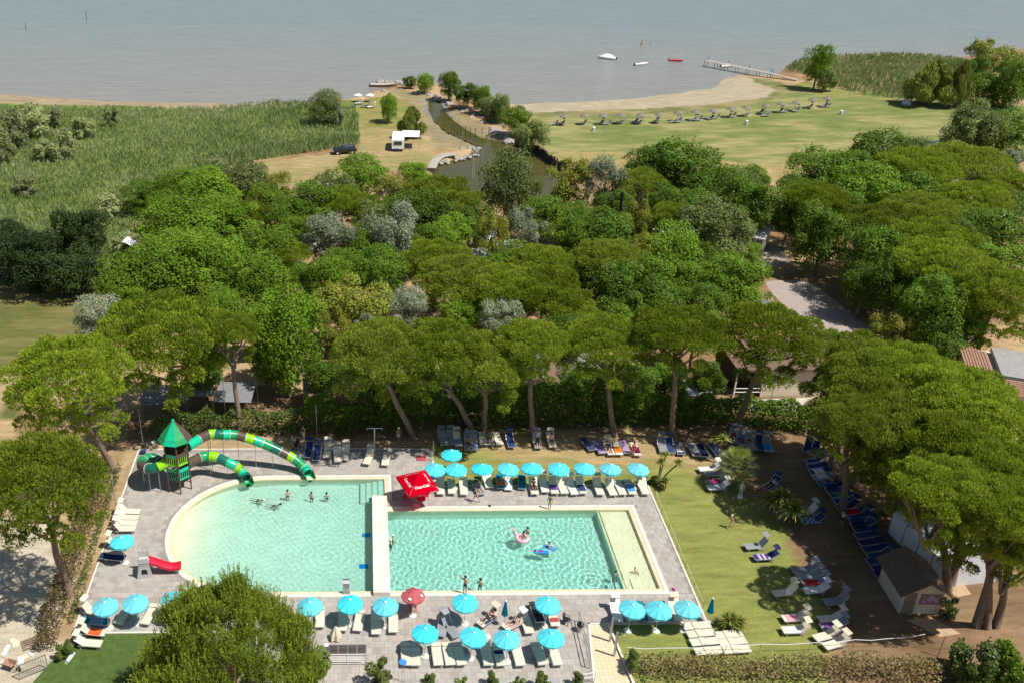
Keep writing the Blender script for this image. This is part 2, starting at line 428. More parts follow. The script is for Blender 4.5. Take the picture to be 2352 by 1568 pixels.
b.inputs['Roughness'].default_value = .95; b.inputs['Specular IOR Level'].default_value = .15
bp = N(nt, 'Bump', Strength=.7, Distance=.08); nt.links.new(nb.outputs['Fac'], bp.inputs['Height']); nt.links.new(bp.outputs[0], b.inputs['Normal'])
M['land'] = m
g = link_mesh('ground', np.stack([GX, GY, GZ], -1).reshape(-1, 3).tolist(), Q.tolist(), m, None, True)
ca = g.data.color_attributes.new('cover', 'FLOAT_COLOR', 'POINT')
ca.data.foreach_set('color', np.concatenate([C.reshape(-1, 3), np.ones((nr * nc, 1))], 1).ravel())
tag(g, 'dry ground with bare soil, mown grass and sandy shore', kind='structure')
# ---------------------------------------------------------------- lake and creek water
def watermat(name, cols, scale, rough, stretch, strength, spec=.5, dist=.05):
    m, nt, b, out = nodes(name)
    tc = N(nt, 'TexCoord'); mp = N(nt, 'Mapping'); mp.inputs['Scale'].default_value = stretch
    nz = N(nt, 'TexNoise', Scale=scale, Detail=5.0, Roughness=.6); big = N(nt, 'TexNoise', Scale=.012, Detail=4.0)
    nt.links.new(tc.outputs['Object'], mp.inputs['Vector'])
    nt.links.new(mp.outputs[0], nz.inputs['Vector']); nt.links.new(mp.outputs[0], big.inputs['Vector'])
    sx = N(nt, 'SeparateXYZ'); nt.links.new(tc.outputs['Object'], sx.inputs[0])
    ds = N(nt, 'MapRange'); ds.inputs['From Min'].default_value = 212; ds.inputs['From Max'].default_value = 330
    nt.links.new(sx.outputs['Y'], ds.inputs['Value'])
    ad = N(nt, 'Math', operation='MULTIPLY_ADD'); ad.inputs[1].default_value = .5; ad.inputs[2].default_value = -.25
    nt.links.new(big.outputs['Fac'], ad.inputs[0])
    a2 = N(nt, 'Math', operation='ADD'); nt.links.new(ad.outputs[0], a2.inputs[0]); nt.links.new(ds.outputs[0], a2.inputs[1])
    r = ramp(nt, cols); nt.links.new(a2.outputs[0], r.inputs[0])
    # wind streaks: silt, plus wave light and shade put into the colour
    m3 = N(nt, 'Mapping'); m3.inputs['Scale'].default_value = (.10, .75, 1); nt.links.new(tc.outputs['Object'], m3.inputs['Vector'])
    s3 = N(nt, 'TexNoise', Scale=1.0, Detail=6.0, Roughness=.75); nt.links.new(m3.outputs[0], s3.inputs['Vector'])
    r3 = ramp(nt, [(.86, .87, .88), (1.13, 1.12, 1.11)], [.33, .67]); nt.links.new(s3.outputs['Fac'], r3.inputs[0])
    x3 = N(nt, 'MixRGB', blend_type='MULTIPLY', Fac=1.0); nt.links.new(r.outputs[0], x3.inputs[1]); nt.links.new(r3.outputs[0], x3.inputs[2])
    nt.links.new(x3.outputs[0], b.inputs['Base Color'])
    b.inputs['Roughness'].default_value = rough; b.inputs['IOR'].default_value = 1.33; b.inputs['Specular IOR Level'].default_value = spec
    bp = N(nt, 'Bump', Strength=strength, Distance=dist); nt.links.new(nz.outputs['Fac'], bp.inputs['Height']); nt.links.new(bp.outputs[0], b.inputs['Normal'])
    return m
# silt stirred up in the shallows makes the lake brown-grey, farther out it is greener and bluer
M['lake'] = watermat('lake_water', [(.262, .255, .237), (.245, .262, .252), (.205, .262, .265)], .8, .2, (.4, 1.5, 1), 1.0, dist=.5)
M['pondwater'] = watermat('pond_water', [(.075, .07, .02), (.07, .07, .02)], 2.0, .04, (1, 1, 1), .08)
lk = link_mesh('lake', [(-1600, 205, LAKE_Z), (1600, 205, LAKE_Z), (1600, 3500, LAKE_Z), (-1600, 3500, LAKE_Z)], [(0, 1, 2, 3)], M['lake'])
tag(lk, 'wide silty grey blue lake', kind='structure')
pv = [(p[0], p[1], -.33) for p in PONDW]
tr = tessellate_polygon([[Vector(p) for p in pv]])
pw = link_mesh('creek_water', pv, [tuple(t) for t in tr], M['pondwater'])
for p in pw.data.polygons:
    if p.normal.z < 0: p.flip()
tag(pw, 'olive brown creek and pond behind the shore', kind='structure')
# ---------------------------------------------------------------- pools
YB, YT, XL, XR, YTR, WX0, WX1 = 56.6, 72.7, -8.9, 23.4, 67.9, .45, 1.75
CYR = (YB + YT) / 2; RAD = (YT - YB) / 2
def arc(d, n=40):
    return [(XL - (RAD - d) * math.sin(t), CYR + (RAD - d) * math.cos(t)) for t in np.linspace(0, math.pi, n)]
def big_out(d, wall=0):
    return [(WX0, YB + d), (WX0, 69 + d), (2.2 - d, 69 + d), (2.2 - d, YT - d)] + arc(d)
def rect_out(d):
    return [(WX1, YB + d), (XR - d, YB + d), (XR - d, YTR - d), (WX1, YTR - d)]
HOLE = [(XR, YB), (XR, YTR), (WX1, YTR), (WX1, 69), (2.2, 69), (2.2, YT)] + arc(0)
DECK_Z = .10
DECK = [(-21.6, 53.1), (-8, 53.1), (-8, 46.5), (15.4, 46.5), (16.4, 53.6), (25.2, 53.6), (25.35, 70.8), (6.15, 70.8), (6.15, 76.8), (-2, 77.0), (-21.8, 77.1)]
def sheet(name, loops, z, mat, parent=None):
    vs = [Vector((p[0], p[1], z)) for lp in loops for p in lp]
    tr = tessellate_polygon([[Vector((p[0], p[1], 0)) for p in lp] for lp in loops])
    o = link_mesh(name, vs, [tuple(t) for t in tr], mat, parent)
    for p in o.data.polygons:
        if p.normal.z < 0: p.flip()
    return o
m, nt, b, out = nodes('deck_stone')
oi = N(nt, 'ObjectInfo'); gi = N(nt, 'NewGeometry'); ad = N(nt, 'Math', operation='ADD'); fr_ = N(nt, 'Math', operation='FRACT')
nt.links.new(oi.outputs['Random'], ad.inputs[0]); nt.links.new(gi.outputs['Random Per Island'], ad.inputs[1]); nt.links.new(ad.outputs[0], fr_.inputs[0])
r = ramp(nt, [(.33, .30, .27), (.385, .35, .315), (.42, .39, .355), (.35, .335, .32), (.43, .39, .345)])
nt.links.new(fr_.outputs[0], r.inputs[0])
nz = N(nt, 'TexNoise', Scale=1.3, Detail=7.0, Roughness=.7); nt.links.new(gi.outputs['Position'], nz.inputs['Vector'])
r2 = ramp(nt, [(.80, .79, .77), (1.14, 1.13, 1.12)], [.3, .7]); nt.links.new(nz.outputs['Fac'], r2.inputs[0])
mx = N(nt, 'MixRGB', blend_type='MULTIPLY', Fac=1.0); nt.links.new(r.outputs[0], mx.inputs[1]); nt.links.new(r2.outputs[0], mx.inputs[2])
nt.links.new(mx.outputs[0], b.inputs['Base Color']); b.inputs['Roughness'].default_value = .6
M['deck'] = m
M['grout'] = pm('grout', (.27, .245, .22), .9, .15, 3)
dk = sheet('pool_deck', [DECK, HOLE], DECK_Z - .012, M['grout'])
tag(dk, 'grey brown stone tiled terrace round the pools', kind='structure')
mb = MB()
for i in range(len(DECK)):
    a, c = DECK[i], DECK[(i + 1) % len(DECK)]
    d = (Vector(c) - Vector(a)).normalized(); nrm = Vector((d.y, -d.x)) * .14
    mb.slab([a, c, (c[0] + nrm.x, c[1] + nrm.y), (a[0] + nrm.x, a[1] + nrm.y)], -.1, DECK_Z + .004)
mb.build('edging', M['stone_white'], dk)
# tiles: whole ones where they fit, clipped at the straight sides
TW = .6
tiles = []
ty = 46.5
holeA, deckA = HOLE, DECK
row = 0
while ty < 77.2:
    tx = -22.2 + (.3 if row % 2 else 0)
    while tx < 25.4:
        x0, x1, y0, y1 = tx + .010, tx + TW - .010, ty + .010, ty + TW - .010
        if y0 < YB < y1: y1 = YB - .004
        if tx < XR < tx + TW and YB < ty < YTR and tx + TW > XR: x0 = XR + .004
        if y0 < YTR < y1 and WX1 < tx < XR - .1: y0 = YTR + .004
        if y0 < YT < y1 and XL < tx < 2.2: y0 = YT + .004
        if x1 > 25.3: x1 = 25.28
        px_ = np.array([x0, x1, x1, x0, (x0 + x1) / 2]); py_ = np.array([y0, y0, y1, y1, (y0 + y1) / 2])
        if x1 - x0 > .08 and y1 - y0 > .08 and inpoly(px_, py_, deckA).all() and not inpoly(px_, py_, holeA).any():
            tiles.append((x0, y0, x1, y1))
        tx += TW
    ty += TW; row += 1
full_t = [t for t in tiles if abs(t[2] - t[0] - TW) < .03 and abs(t[3] - t[1] - TW) < .03]
full_t.sort(key=lambda t: t[1])
near = [t for t in full_t if t[1] > 48.4][:300]
near_set = set(near)
tile0 = None
for t in near:
    c = ((t[0] + t[2]) / 2, (t[1] + t[3]) / 2, DECK_Z)
    if tile0 is None:
        q = (TW - .020) / 2
        tb = MB()
        e = .006
        tb.add([(-q, -q, -.012), (q, -q, -.012), (q, q, -.012), (-q, q, -.012), (-q + e, -q + e, 0), (q - e, -q + e, 0), (q - e, q - e, 0), (-q + e, q - e, 0)],
               [(4, 5, 6, 7), (0, 1, 5, 4), (1, 2, 6, 5), (2, 3, 7, 6), (3, 0, 4, 7)])
        tile0 = tb.build('tile', M['deck'], dk)
        tile0.location = c
    else:
        k = tile0.copy(); COL.objects.link(k); k.location = c
    (tile0 if t is near[0] else k).rotation_euler = (random.uniform(-.002, .002), random.uniform(-.002, .002), 0)
tb = MB()
for t in tiles:
    if t in near_set: continue
    tb.add([(t[0], t[1], DECK_Z - .012), (t[2], t[1], DECK_Z - .012), (t[2], t[3], DECK_Z - .012), (t[0], t[3], DECK_Z - .012),
            (t[0] + .006, t[1] + .006, DECK_Z), (t[2] - .006, t[1] + .006, DECK_Z), (t[2] - .006, t[3] - .006, DECK_Z), (t[0] + .006, t[3] - .006, DECK_Z)],
           [(4, 5, 6, 7), (0, 1, 5, 4), (1, 2, 6, 5), (2, 3, 7, 6), (3, 0, 4, 7)])
tag(tb.build('tile_field', M['deck'], dk), kind='stuff')
def ring(name, a, b, za, zb, mat, parent, depth=None):
    mb = MB(); n = len(a)
    for i in range(n):
        j = (i + 1) % n
        mb.quad((*a[i], za), (*a[j], za), (*b[j], zb), (*b[i], zb))
        if depth is not None:
            mb.quad((*b[i], zb), (*b[j], zb), (*b[j], depth), (*b[i], depth))
            mb.quad((*a[i], za), (*a[i], -.05), (*a[j], -.05), (*a[j], za))
    o = mb.build(name, mat, parent)
    return o
# pool liner: mosaic, cream at the beach entry, pale aqua below
def linermat(name, cols, pos, x0, x1):
    m, nt, b, out = nodes(name)
    gi = N(nt, 'NewGeometry'); sx = N(nt, 'SeparateXYZ'); nt.links.new(gi.outputs['Position'], sx.inputs[0])
    mr = N(nt, 'MapRange'); mr.inputs['From Min'].default_value = x0; mr.inputs['From Max'].default_value = x1
    nt.links.new(sx.outputs['X'], mr.inputs['Value'])
    r = ramp(nt, cols, pos); nt.links.new(mr.outputs[0], r.inputs[0])
    nz = N(nt, 'TexNoise', Scale=.8, Detail=6.0); nt.links.new(gi.outputs['Position'], nz.inputs['Vector'])
    r2 = ramp(nt, [(.93, .93, .93), (1.06, 1.06, 1.06)], [.3, .7]); nt.links.new(nz.outputs['Fac'], r2.inputs[0])
    mx = N(nt, 'MixRGB', blend_type='MULTIPLY', Fac=1.0); nt.links.new(r.outputs[0], mx.inputs[1]); nt.links.new(r2.outputs[0], mx.inputs[2])
    nt.links.new(mx.outputs[0], b.inputs['Base Color']); b.inputs['Roughness'].default_value = .6
    return m
M['liner'] = linermat('pool_liner', [(.73, .74, .66), (.73, .74, .66), (.84, .78, .57), (.84, .78, .57)], [0, .846, .848, 1], WX1, XR)
M['liner_beach'] = linermat('beach_liner', [(.84, .77, .57), (.74, .74, .64), (.73, .74, .66)], [.02, .26, 1], -16.9, 2.2)
def basin(name, outline, zfun, mat):
    """pool shell as a fine grid floor with the walls dropped round it"""
    xs_ = [p[0] for p in outline]; ys_ = [p[1] for p in outline]
    st = .3
    mb = MB()
    vs = [Vector((p[0], p[1], 0)) for p in outline]
    # floor: strips clipped to the outline in x
    n = int((max(ys_) - min(ys_)) / st) + 1
    Yl = np.linspace(min(ys_) + 1e-4, max(ys_) - 1e-4, n)
    rows = []
    for y in Yl:
        xx = []
        for i in range(len(outline)):
            (xa, ya), (xb, yb) = outline[i], outline[(i + 1) % len(outline)]
            if (ya > y) != (yb > y):
                xx.append(xa + (xb - xa) * (y - ya) / (yb - ya))
        rows.append((min(xx), max(xx)))
    nx = 60
    for j, y in enumerate(Yl):
        for i in range(nx + 1):
            x = rows[j][0] + (rows[j][1] - rows[j][0]) * i / nx
            mb.v.append((x, y, zfun(x, y)))
    for j in range(n - 1):
        for i in range(nx):
            a = j * (nx + 1) + i
            mb.f.append((a, a + 1, a + nx + 2, a + nx + 1)); mb.m.append(0)
    for i in range(len(outline)):
        p, q = outline[i], outline[(i + 1) % len(outline)]
        mb.quad((*p, .09), (*q, .09), (*q, -1.9), (*p, -1.9))
    o = mb.build(name, mat)
    o.cycles.is_caustics_receiver = True
    return o
WATER_Z = 0.0
def big_floor(x, y):
    return -min(.06 + .21 * max(0, x + 16.3), .98 + .012 * max(0, x + 12))
def rect_floor(x, y):
    if x > 20.1: return -.32
    return -1.45
big = basin('large_pool', big_out(.62), big_floor, M['liner_beach'])
tag(big, 'round ended shallow pool basin with cream mosaic lining', kind='structure')
rec = basin('rectangular_pool', rect_out(.62), rect_floor, M['liner'])
tag(rec, 'rectangular pool basin with a shallow ledge', kind='structure')
mb = MB(); mb.slab([(20.05, YB + .6), (20.2, YB + .6), (20.2, YTR - .6), (20.05, YTR - .6)], -1.5, -.315)
q = mb.build('ledge_wall', M['liner'], rec); q.cycles.is_caustics_receiver = True
for parent, outf in ((big, big_out), (rec, rect_out)):
    ring('coping', outf(0), outf(.32), DECK_Z + .02, DECK_Z + .02, M['stone_white'], parent, .0)
    q = ring('inner_coping', outf(.322), outf(.63), DECK_Z - .01, DECK_Z - .035, M['stone_cream'], parent, -.6); q.cycles.is_caustics_receiver = True
# steps in both pools
def steps(n, x0, x1, y0, y1, along, z0, dz, parent):
    for i in range(n):
        mb = MB()
        if along == 'x':
            w_ = (x1 - x0) / n
            mb.slab([(x0 + i * w_, y0), (x0 + (i + 1) * w_ - .01, y0), (x0 + (i + 1) * w_ - .01, y1), (x0 + i * w_, y1)], -1.5, z0 + (i + 1) * dz)
        o = mb.build('step', M['liner'], parent); o.cycles.is_caustics_receiver = True
steps(4, -.6, 1.56, 69.2, 72.05, 'x', -.95, .2, big)
steps(4, 19.0, 21.4, 57.25, 58.6, 'x', -1.3, .28, rec)
mb = MB()
for i in range(7):
    y0 = YB + i * (69 - YB) / 7
    mb = MB(); mb.box(((WX0 + WX1) / 2 , y0 + (69 - YB) / 14, -.45), (WX1 - WX0 + .01, (69 - YB) / 7 - .006, 1.9))
    if i == 0:
        wall = empty('dividing_wall', (0, 0, 0), 0, 'broad pale stone wall dividing the round pool from the rectangular one', 'wall')
    mb.build('stone_block', M['stone_white'], wall)
# water sheets: real ripples in the mesh so that the sun draws its pattern on the floor
def water(name, x0, x1, y0, y1, outline, amp, seed, cfun, rings=()):
    st = .05
    xs = np.arange(x0, x1 + st, st); ys = np.arange(y0, y1 + st, st)
    X, Y = np.meshgrid(xs, ys)
    rg = np.random.default_rng(seed); Z = np.zeros_like(X)
    for i in range(36):
        lam = rg.uniform(.20, .68); th = rg.uniform(0, 2 * math.pi); k = 2 * math.pi / lam
        Z += amp * lam * np.sin(k * (X * math.cos(th) + Y * math.sin(th)) + rg.uniform(0, 7))
    for (rx, ry, ra, rl, rr) in rings:
        d = np.hypot(X - rx, Y - ry)
        Z += ra * np.sin(2 * math.pi * d / rl) * np.exp(-(d / rr) ** 2)
    Z += WATER_Z
    idx = np.arange(X.size).reshape(X.shape)
    keep = inpoly((X[:-1, :-1] + X[1:, 1:]) / 2, (Y[:-1, :-1] + Y[1:, 1:]) / 2, outline)
    Fq = np.stack([idx[:-1, :-1], idx[:-1, 1:], idx[1:, 1:], idx[1:, :-1]], -1)[keep]
    o = link_mesh(name, np.stack([X, Y, Z], -1).reshape(-1, 3).tolist(), Fq.tolist(), M['poolwater'], None, True)
    a = o.data.color_attributes.new('clarity', 'FLOAT_COLOR', 'POINT')
    dep = np.vectorize(cfun)(X, Y)
    tint = np.exp(dep[..., None] * np.array([.66, .08, .12])[None, None])   # deeper water takes out more red
    a.data.foreach_set('color', np.concatenate([tint.reshape(-1, 3), np.ones((X.size, 1))], 1).ravel())
    o.cycles.is_caustics_caster = True
    return o
m, nt, b, out = nodes('pool_water')
at = N(nt, 'Attribute', attribute_name='clarity'); nt.links.new(at.outputs['Color'], b.inputs['Base Color'])
b.inputs['Transmission Weight'].default_value = 1; b.inputs['IOR'].default_value = 1.33; b.inputs['Roughness'].default_value = 0
M['poolwater'] = m
w1 = water('pool_water', -16.6, 2.2, YB, YT, big_out(.6), .0011, 3, big_floor, [(-8, 66.5, .004, .7, 3), (-3, 62, .004, .6, 3)])
tag(w1, 'pale turquoise water of the round ended pool', kind='structure')
w2 = water('pool_water', WX1, XR, YB, YTR, rect_out(.6), .0019, 5, rect_floor, [(13.5, 64, .008, .7, 3), (15, 62.5, .008, .6, 3), (18.5, 58.8, .008, .5, 2)])
tag(w2, 'rippled turquoise water of the rectangular pool', kind='structure')
# other paved and laid surfaces
tf = sheet('artificial_turf', [[(-21.5, 53.0), (-8.1, 53.0), (-8.1, 45), (-24.5, 45)]], .03, M['turf'])
tag(tf, 'bright artificial turf below the terrace', kind='structure')
m, nt, b, out = nodes('cream_paving_tiles')
gi = N(nt, 'NewGeometry'); bk = N(nt, 'TexBrick', Scale=1.0, offset=0.0); bk.inputs['Brick Width'].default_value = .33; bk.inputs['Row Height'].default_value = .33; bk.inputs['Mortar Size'].default_value = .014
bk.inputs['Color1'].default_value = (.62, .50, .32, 1); bk.inputs['Color2'].default_value = (.70, .58, .38, 1); bk.inputs['Mortar'].default_value = (.40, .33, .22, 1)
nt.links.new(gi.outputs['Position'], bk.inputs['Vector']); nt.links.new(bk.outputs['Color'], b.inputs['Base Color']); b.inputs['Roughness'].default_value = .8
M['lane'] = m
rp = sheet('cream_paving', [[(16.45, 53.55), (17.75, 53.55), (18.3, 45.5), (15.3, 45.5)]], .06, M['lane'])
tag(rp, 'cream paved foot bath lane beside the showers', kind='structure')
M['asphalt'] = pm('asphalt', (.34, .285, .25), .9, .12, 1.0)
rd = sheet('camp_road', [WP((1690, 590), (1790, 560), (1850, 610), (1880, 660), (2030, 780), (1960, 850), (1830, 790), (1760, 680))], .012, M['asphalt'])
tag(rd, 'pale asphalt lane through the campsite', kind='structure')
# ================================================================ TREES
def cards(Pp, L, Wd, ax, side, tint, name):
    """leaf cards: kites with centre Pp, long axis ax, side axis"""
    n = len(Pp)
    V = np.empty((n, 4, 3))
    V[:, 0] = Pp - ax * L[:, None] * .5
    V[:, 1] = Pp + side * Wd[:, None] * .5 + ax * L[:, None] * .08
    V[:, 2] = Pp + ax * L[:, None] * .5
    V[:, 3] = Pp - side * Wd[:, None] * .5 + ax * L[:, None] * .08
    me = bpy.data.meshes.new(name)
    me.vertices.add(n * 4); me.vertices.foreach_set('co', V.ravel())
    me.loops.add(n * 4); me.loops.foreach_set('vertex_index', np.arange(n * 4, dtype=np.int32))
    me.polygons.add(n); me.polygons.foreach_set('loop_start', np.arange(0, n * 4, 4, dtype=np.int32))
    a = me.attributes.new('tint', 'FLOAT', 'POINT'); a.data.foreach_set('value', np.repeat(tint, 4).astype(np.float32))
    me.update(calc_edges=True)
    return me
def unit(v):
    return v / np.maximum(np.linalg.norm(v, axis=1, keepdims=True), 1e-6)
def rdir(rg, n):
    return unit(rg.normal(size=(n, 3)))
def lobes_broad(rg, n, flat=1.0, tall=False):
    c = []
    while len(c) < n:
        p = rg.uniform(-1, 1, 3)
        if np.linalg.norm(p) < 1 and np.linalg.norm(p) > .35:
            c.append(p * np.array([.8, .8, .8 * flat]))
    return np.array(c), rg.uniform(.17, .36, n)
def broad_mesh(seed, R0, nl, lobes=26, leaf=.30, droop=0.0, name='crown'):
    rg = np.random.default_rng(seed)
    c, r = lobes_broad(rg, lobes)
    k = rg.integers(0, lobes, nl)
    d = rdir(rg, nl); d[:, 2] = np.where(rg.random(nl) < .65, np.abs(d[:, 2]), d[:, 2])
    rad = r[k] * rg.uniform(.72, 1.06, nl)
    P_ = c[k] + d * rad[:, None]
    # drop leaves deep inside other lobes
    ins = np.zeros(nl, bool)
    for i in range(lobes):
        ins |= (np.linalg.norm(P_ - c[i], axis=1) < r[i] * .62)
    P_, d, k = P_[~ins], d[~ins], k[~ins]
    n = len(P_)
    nrm = unit(d * .8 + rdir(rg, n) * .75 + np.array([0, 0, .25]))
    ax = unit(np.cross(nrm, rdir(rg, n)) + np.array([0, 0, -droop]))
    side = unit(np.cross(nrm, ax))
    L = leaf * rg.uniform(.7, 1.4, n) * (1 + droop); Wd = L * rg.uniform(.55, .8, n) / (1 + droop * 1.5)
    lt = rg.random(lobes)
    tint = np.clip(.55 * rg.random(n) + .45 * lt[k], 0, 1)
    # young shoots that stick out of the outline
    m_ = nl // 75; kk = rg.integers(0, lobes, m_); dd = rdir(rg, m_); dd[:, 2] = np.abs(dd[:, 2]) + .2; dd = unit(dd)
    r0 = c[kk] + dd * (r[kk] * .9)[:, None]; up = unit(dd * .6 + np.array([0, 0, .8 - 1.4 * (droop > 0)]) + rdir(rg, m_) * .25); ln = rg.uniform(.08, .24, m_)
    A = [[P_ * R0], [L], [Wd], [ax], [side], [tint]]
    for j in range(11):
        q = rdir(rg, m_); s_ = unit(np.cross(q, rdir(rg, m_))); l_ = leaf * rg.uniform(.6, 1.0, m_)
        for a_, v_ in zip(A, ((r0 + up * (ln * j / 10)[:, None]) * R0 + q * leaf * .4, l_, l_ * .65, q, s_, np.clip(.35 + .65 * rg.random(m_), 0, 1))): a_.append(v_)
    return cards(*[np.concatenate(a_) for a_ in A], name)
def pine_mesh(seed, R0, nb, pads=34, name='crown', dome=.5, low=.25, blade=.42, needle=.11):
    """stone pine: rounded pads of upright needle tufts on an umbrella shaped dome"""
    rg = np.random.default_rng(seed)
    cs, rs = [], []
    for i in range(pads):
        a = i * 2.39996 + rg.uniform(-.3, .3); q = math.sqrt((i + .5) / pads) * rg.uniform(.9, 1.04)
        z = dome * math.sqrt(max(0, 1 - (q * .86) ** 2)) + rg.uniform(-.12, .10)
        cs.append((q * .82 * math.cos(a), q * .82 * math.sin(a), z)); rs.append(rg.uniform(.135, .235))
    for i in range(int(pads * low)):
        a = rg.uniform(0, 6.28); q = rg.uniform(.35, .85)
        cs.append((q * math.cos(a), q * math.sin(a), rg.uniform(-.42, .12))); rs.append(rg.uniform(.10, .18))
    c = np.array(cs); r = np.array(rs); n0 = len(c)
    k = rg.choice(n0, nb, p=r ** 2 / (r ** 2).sum())
    d = rdir(rg, nb); d[:, 2] = np.where(rg.random(nb) < .8, np.abs(d[:, 2]), d[:, 2])
    # tufts: several needles share a root
    P_ = c[k] + d * (r[k] * rg.uniform(.7, 1.02, nb))[:, None] * np.array([1, 1, .72])
    ins = np.zeros(nb, bool)
    for i in range(n0):
        ins |= (np.linalg.norm((P_ - c[i]) / np.array([1, 1, .72]), axis=1) < r[i] * .6)
    P_, d, k = P_[~ins], d[~ins], k[~ins]
    n = len(P_)
    ax = unit(d * .6 + np.array([0, 0, .45]) + rdir(rg, n) * .6)
    side = unit(np.cross(ax, rdir(rg, n)))
    L = blade * rg.uniform(.7, 1.3, n); Wd = needle * rg.uniform(.8, 1.5, n)
    lt = rg.random(n0)
    tint = np.clip(.5 * rg.random(n) + .42 * lt[k] + np.where(rg.random(n) < .05, .3, 0), 0, 1)
    return cards(P_ * R0, L, Wd, ax, side, tint, name)
PINE = [pine_mesh(20 + i, 5.0, 40000, pads=54 + 6 * i, dome=.46 + .04 * i, low=.32 + .06 * i, blade=.31, needle=.072) for i in range(5)]
BROAD = [broad_mesh(40 + i, 4.0, 19000, lobes=40 + 6 * i, leaf=.225) for i in range(5)]
SPARSE = [broad_mesh(60 + i, 4.0, 13000, lobes=24 + 5 * i, leaf=.22) for i in range(3)]
WEEP = [broad_mesh(70, 4.0, 9000, lobes=26, leaf=.38, droop=1.6)]
SMALL = [broad_mesh(80 + i, 2.2, 4200, lobes=16 + 3 * i, leaf=.27) for i in range(3)]
def limb_set(rg, r0, H, spread, n, z0, crown_z):
    mb = MB()
    return mb
def trunk_mesh(seed, name='trunk', forks=5):
    """unit trunk: 1 high, limbs open into the crown"""
    rg = random.Random(seed); mb = MB()
    p = [(0, 0, 0), (.02, .01, .3), (-.01, .02, .6), (.01, 0, .95)]
    mb.tube(p, [.032, .025, .02, .008], 6)
    for i in range(forks):
        a = 6.28 * i / forks + rg.uniform(-.4, .4); z = rg.uniform(.45, .7)
        mb.tube([(0, 0, z), (.1 * math.cos(a), .1 * math.sin(a), z + .1), (.22 * math.cos(a), .22 * math.sin(a), z + rg.uniform(.15, .3))], [.014, .010, .004], 5)
    me = bpy.data.meshes.new(name); me.from_pydata(mb.v, [], mb.f); me.materials.append(M['bark']); me.shade_smooth()
    return me
TRUNKS = [trunk_mesh(i) for i in range(3)]
GRP_TREE = 'trees of the campsite and the shore'
def put(name, me, mat, parent, loc, scale, rz=0):
    o = bpy.data.objects.new(name, me); COL.objects.link(o)
    if not me.materials: me.materials.append(M['broad'])
    o.parent = parent; o.location = loc; o.scale = scale; o.rotation_euler = (0, 0, rz)
    paint(o, mat)
    return o
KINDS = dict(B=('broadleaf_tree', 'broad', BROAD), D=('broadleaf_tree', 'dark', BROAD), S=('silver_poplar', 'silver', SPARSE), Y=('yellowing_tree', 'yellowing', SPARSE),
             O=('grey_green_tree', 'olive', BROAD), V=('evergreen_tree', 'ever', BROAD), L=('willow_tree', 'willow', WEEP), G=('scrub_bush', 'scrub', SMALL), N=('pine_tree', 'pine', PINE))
tcount = [0]
def tree(k, x, y, wpx, hpx, label, zc=5.5, fr='W'):
    """crown centre seen at (x, y), seen width and height; zc = height of the crown centre above ground"""
    name, mat, meshes = KINDS[k]
    c = G(fr, x, y, zc); s = F_PX / dist(c)
    dep = math.atan2(CAM_H - zc, c.y)
    r = wpx / 2 / s * (1.12 if k != 'S' else .98)
    hh = hpx / 2 / s * 1.15
    rz = math.sqrt(max((hh ** 2 - (r * math.sin(dep)) ** 2), .2 * r * r)) / math.cos(dep)
    rz = min(max(rz, .8 * r), 1.6 * r)
    zc = max(zc, rz * .85)
    tcount[0] += 1; i = tcount[0]
    root = empty(name, (c.x, c.y, 0), 0, label, 'tree', GRP_TREE)
    me = meshes[i % len(meshes)]
    if (r < 2.0 and k not in 'NL') or k == 'G': me = SMALL[i % 3]
    rg = random.Random(i)
    if k == 'N':
        f_ = r / 5.0
        put('crown', me, M['pine' if i % 3 else 'pine_warm'], root, (0, 0, zc - .25 * rz), (f_ * 1.05, f_ * 1.05, max(f_, rz / 5.0 * 1.25)), rg.uniform(0, 6.28))
    else:
        f_ = r / (2.2 if me in SMALL else 4.0)
        put('crown', me, M[mat], root, (0, 0, zc), (f_, f_, f_ * rz / r), rg.uniform(0, 6.28))
    put('trunk', TRUNKS[i % 3], M['bark_pine' if k == 'N' else 'bark'], root, (0, 0, -.05), (zc + rz * .4,) * 3, rg.uniform(0, 6.28))
    return root
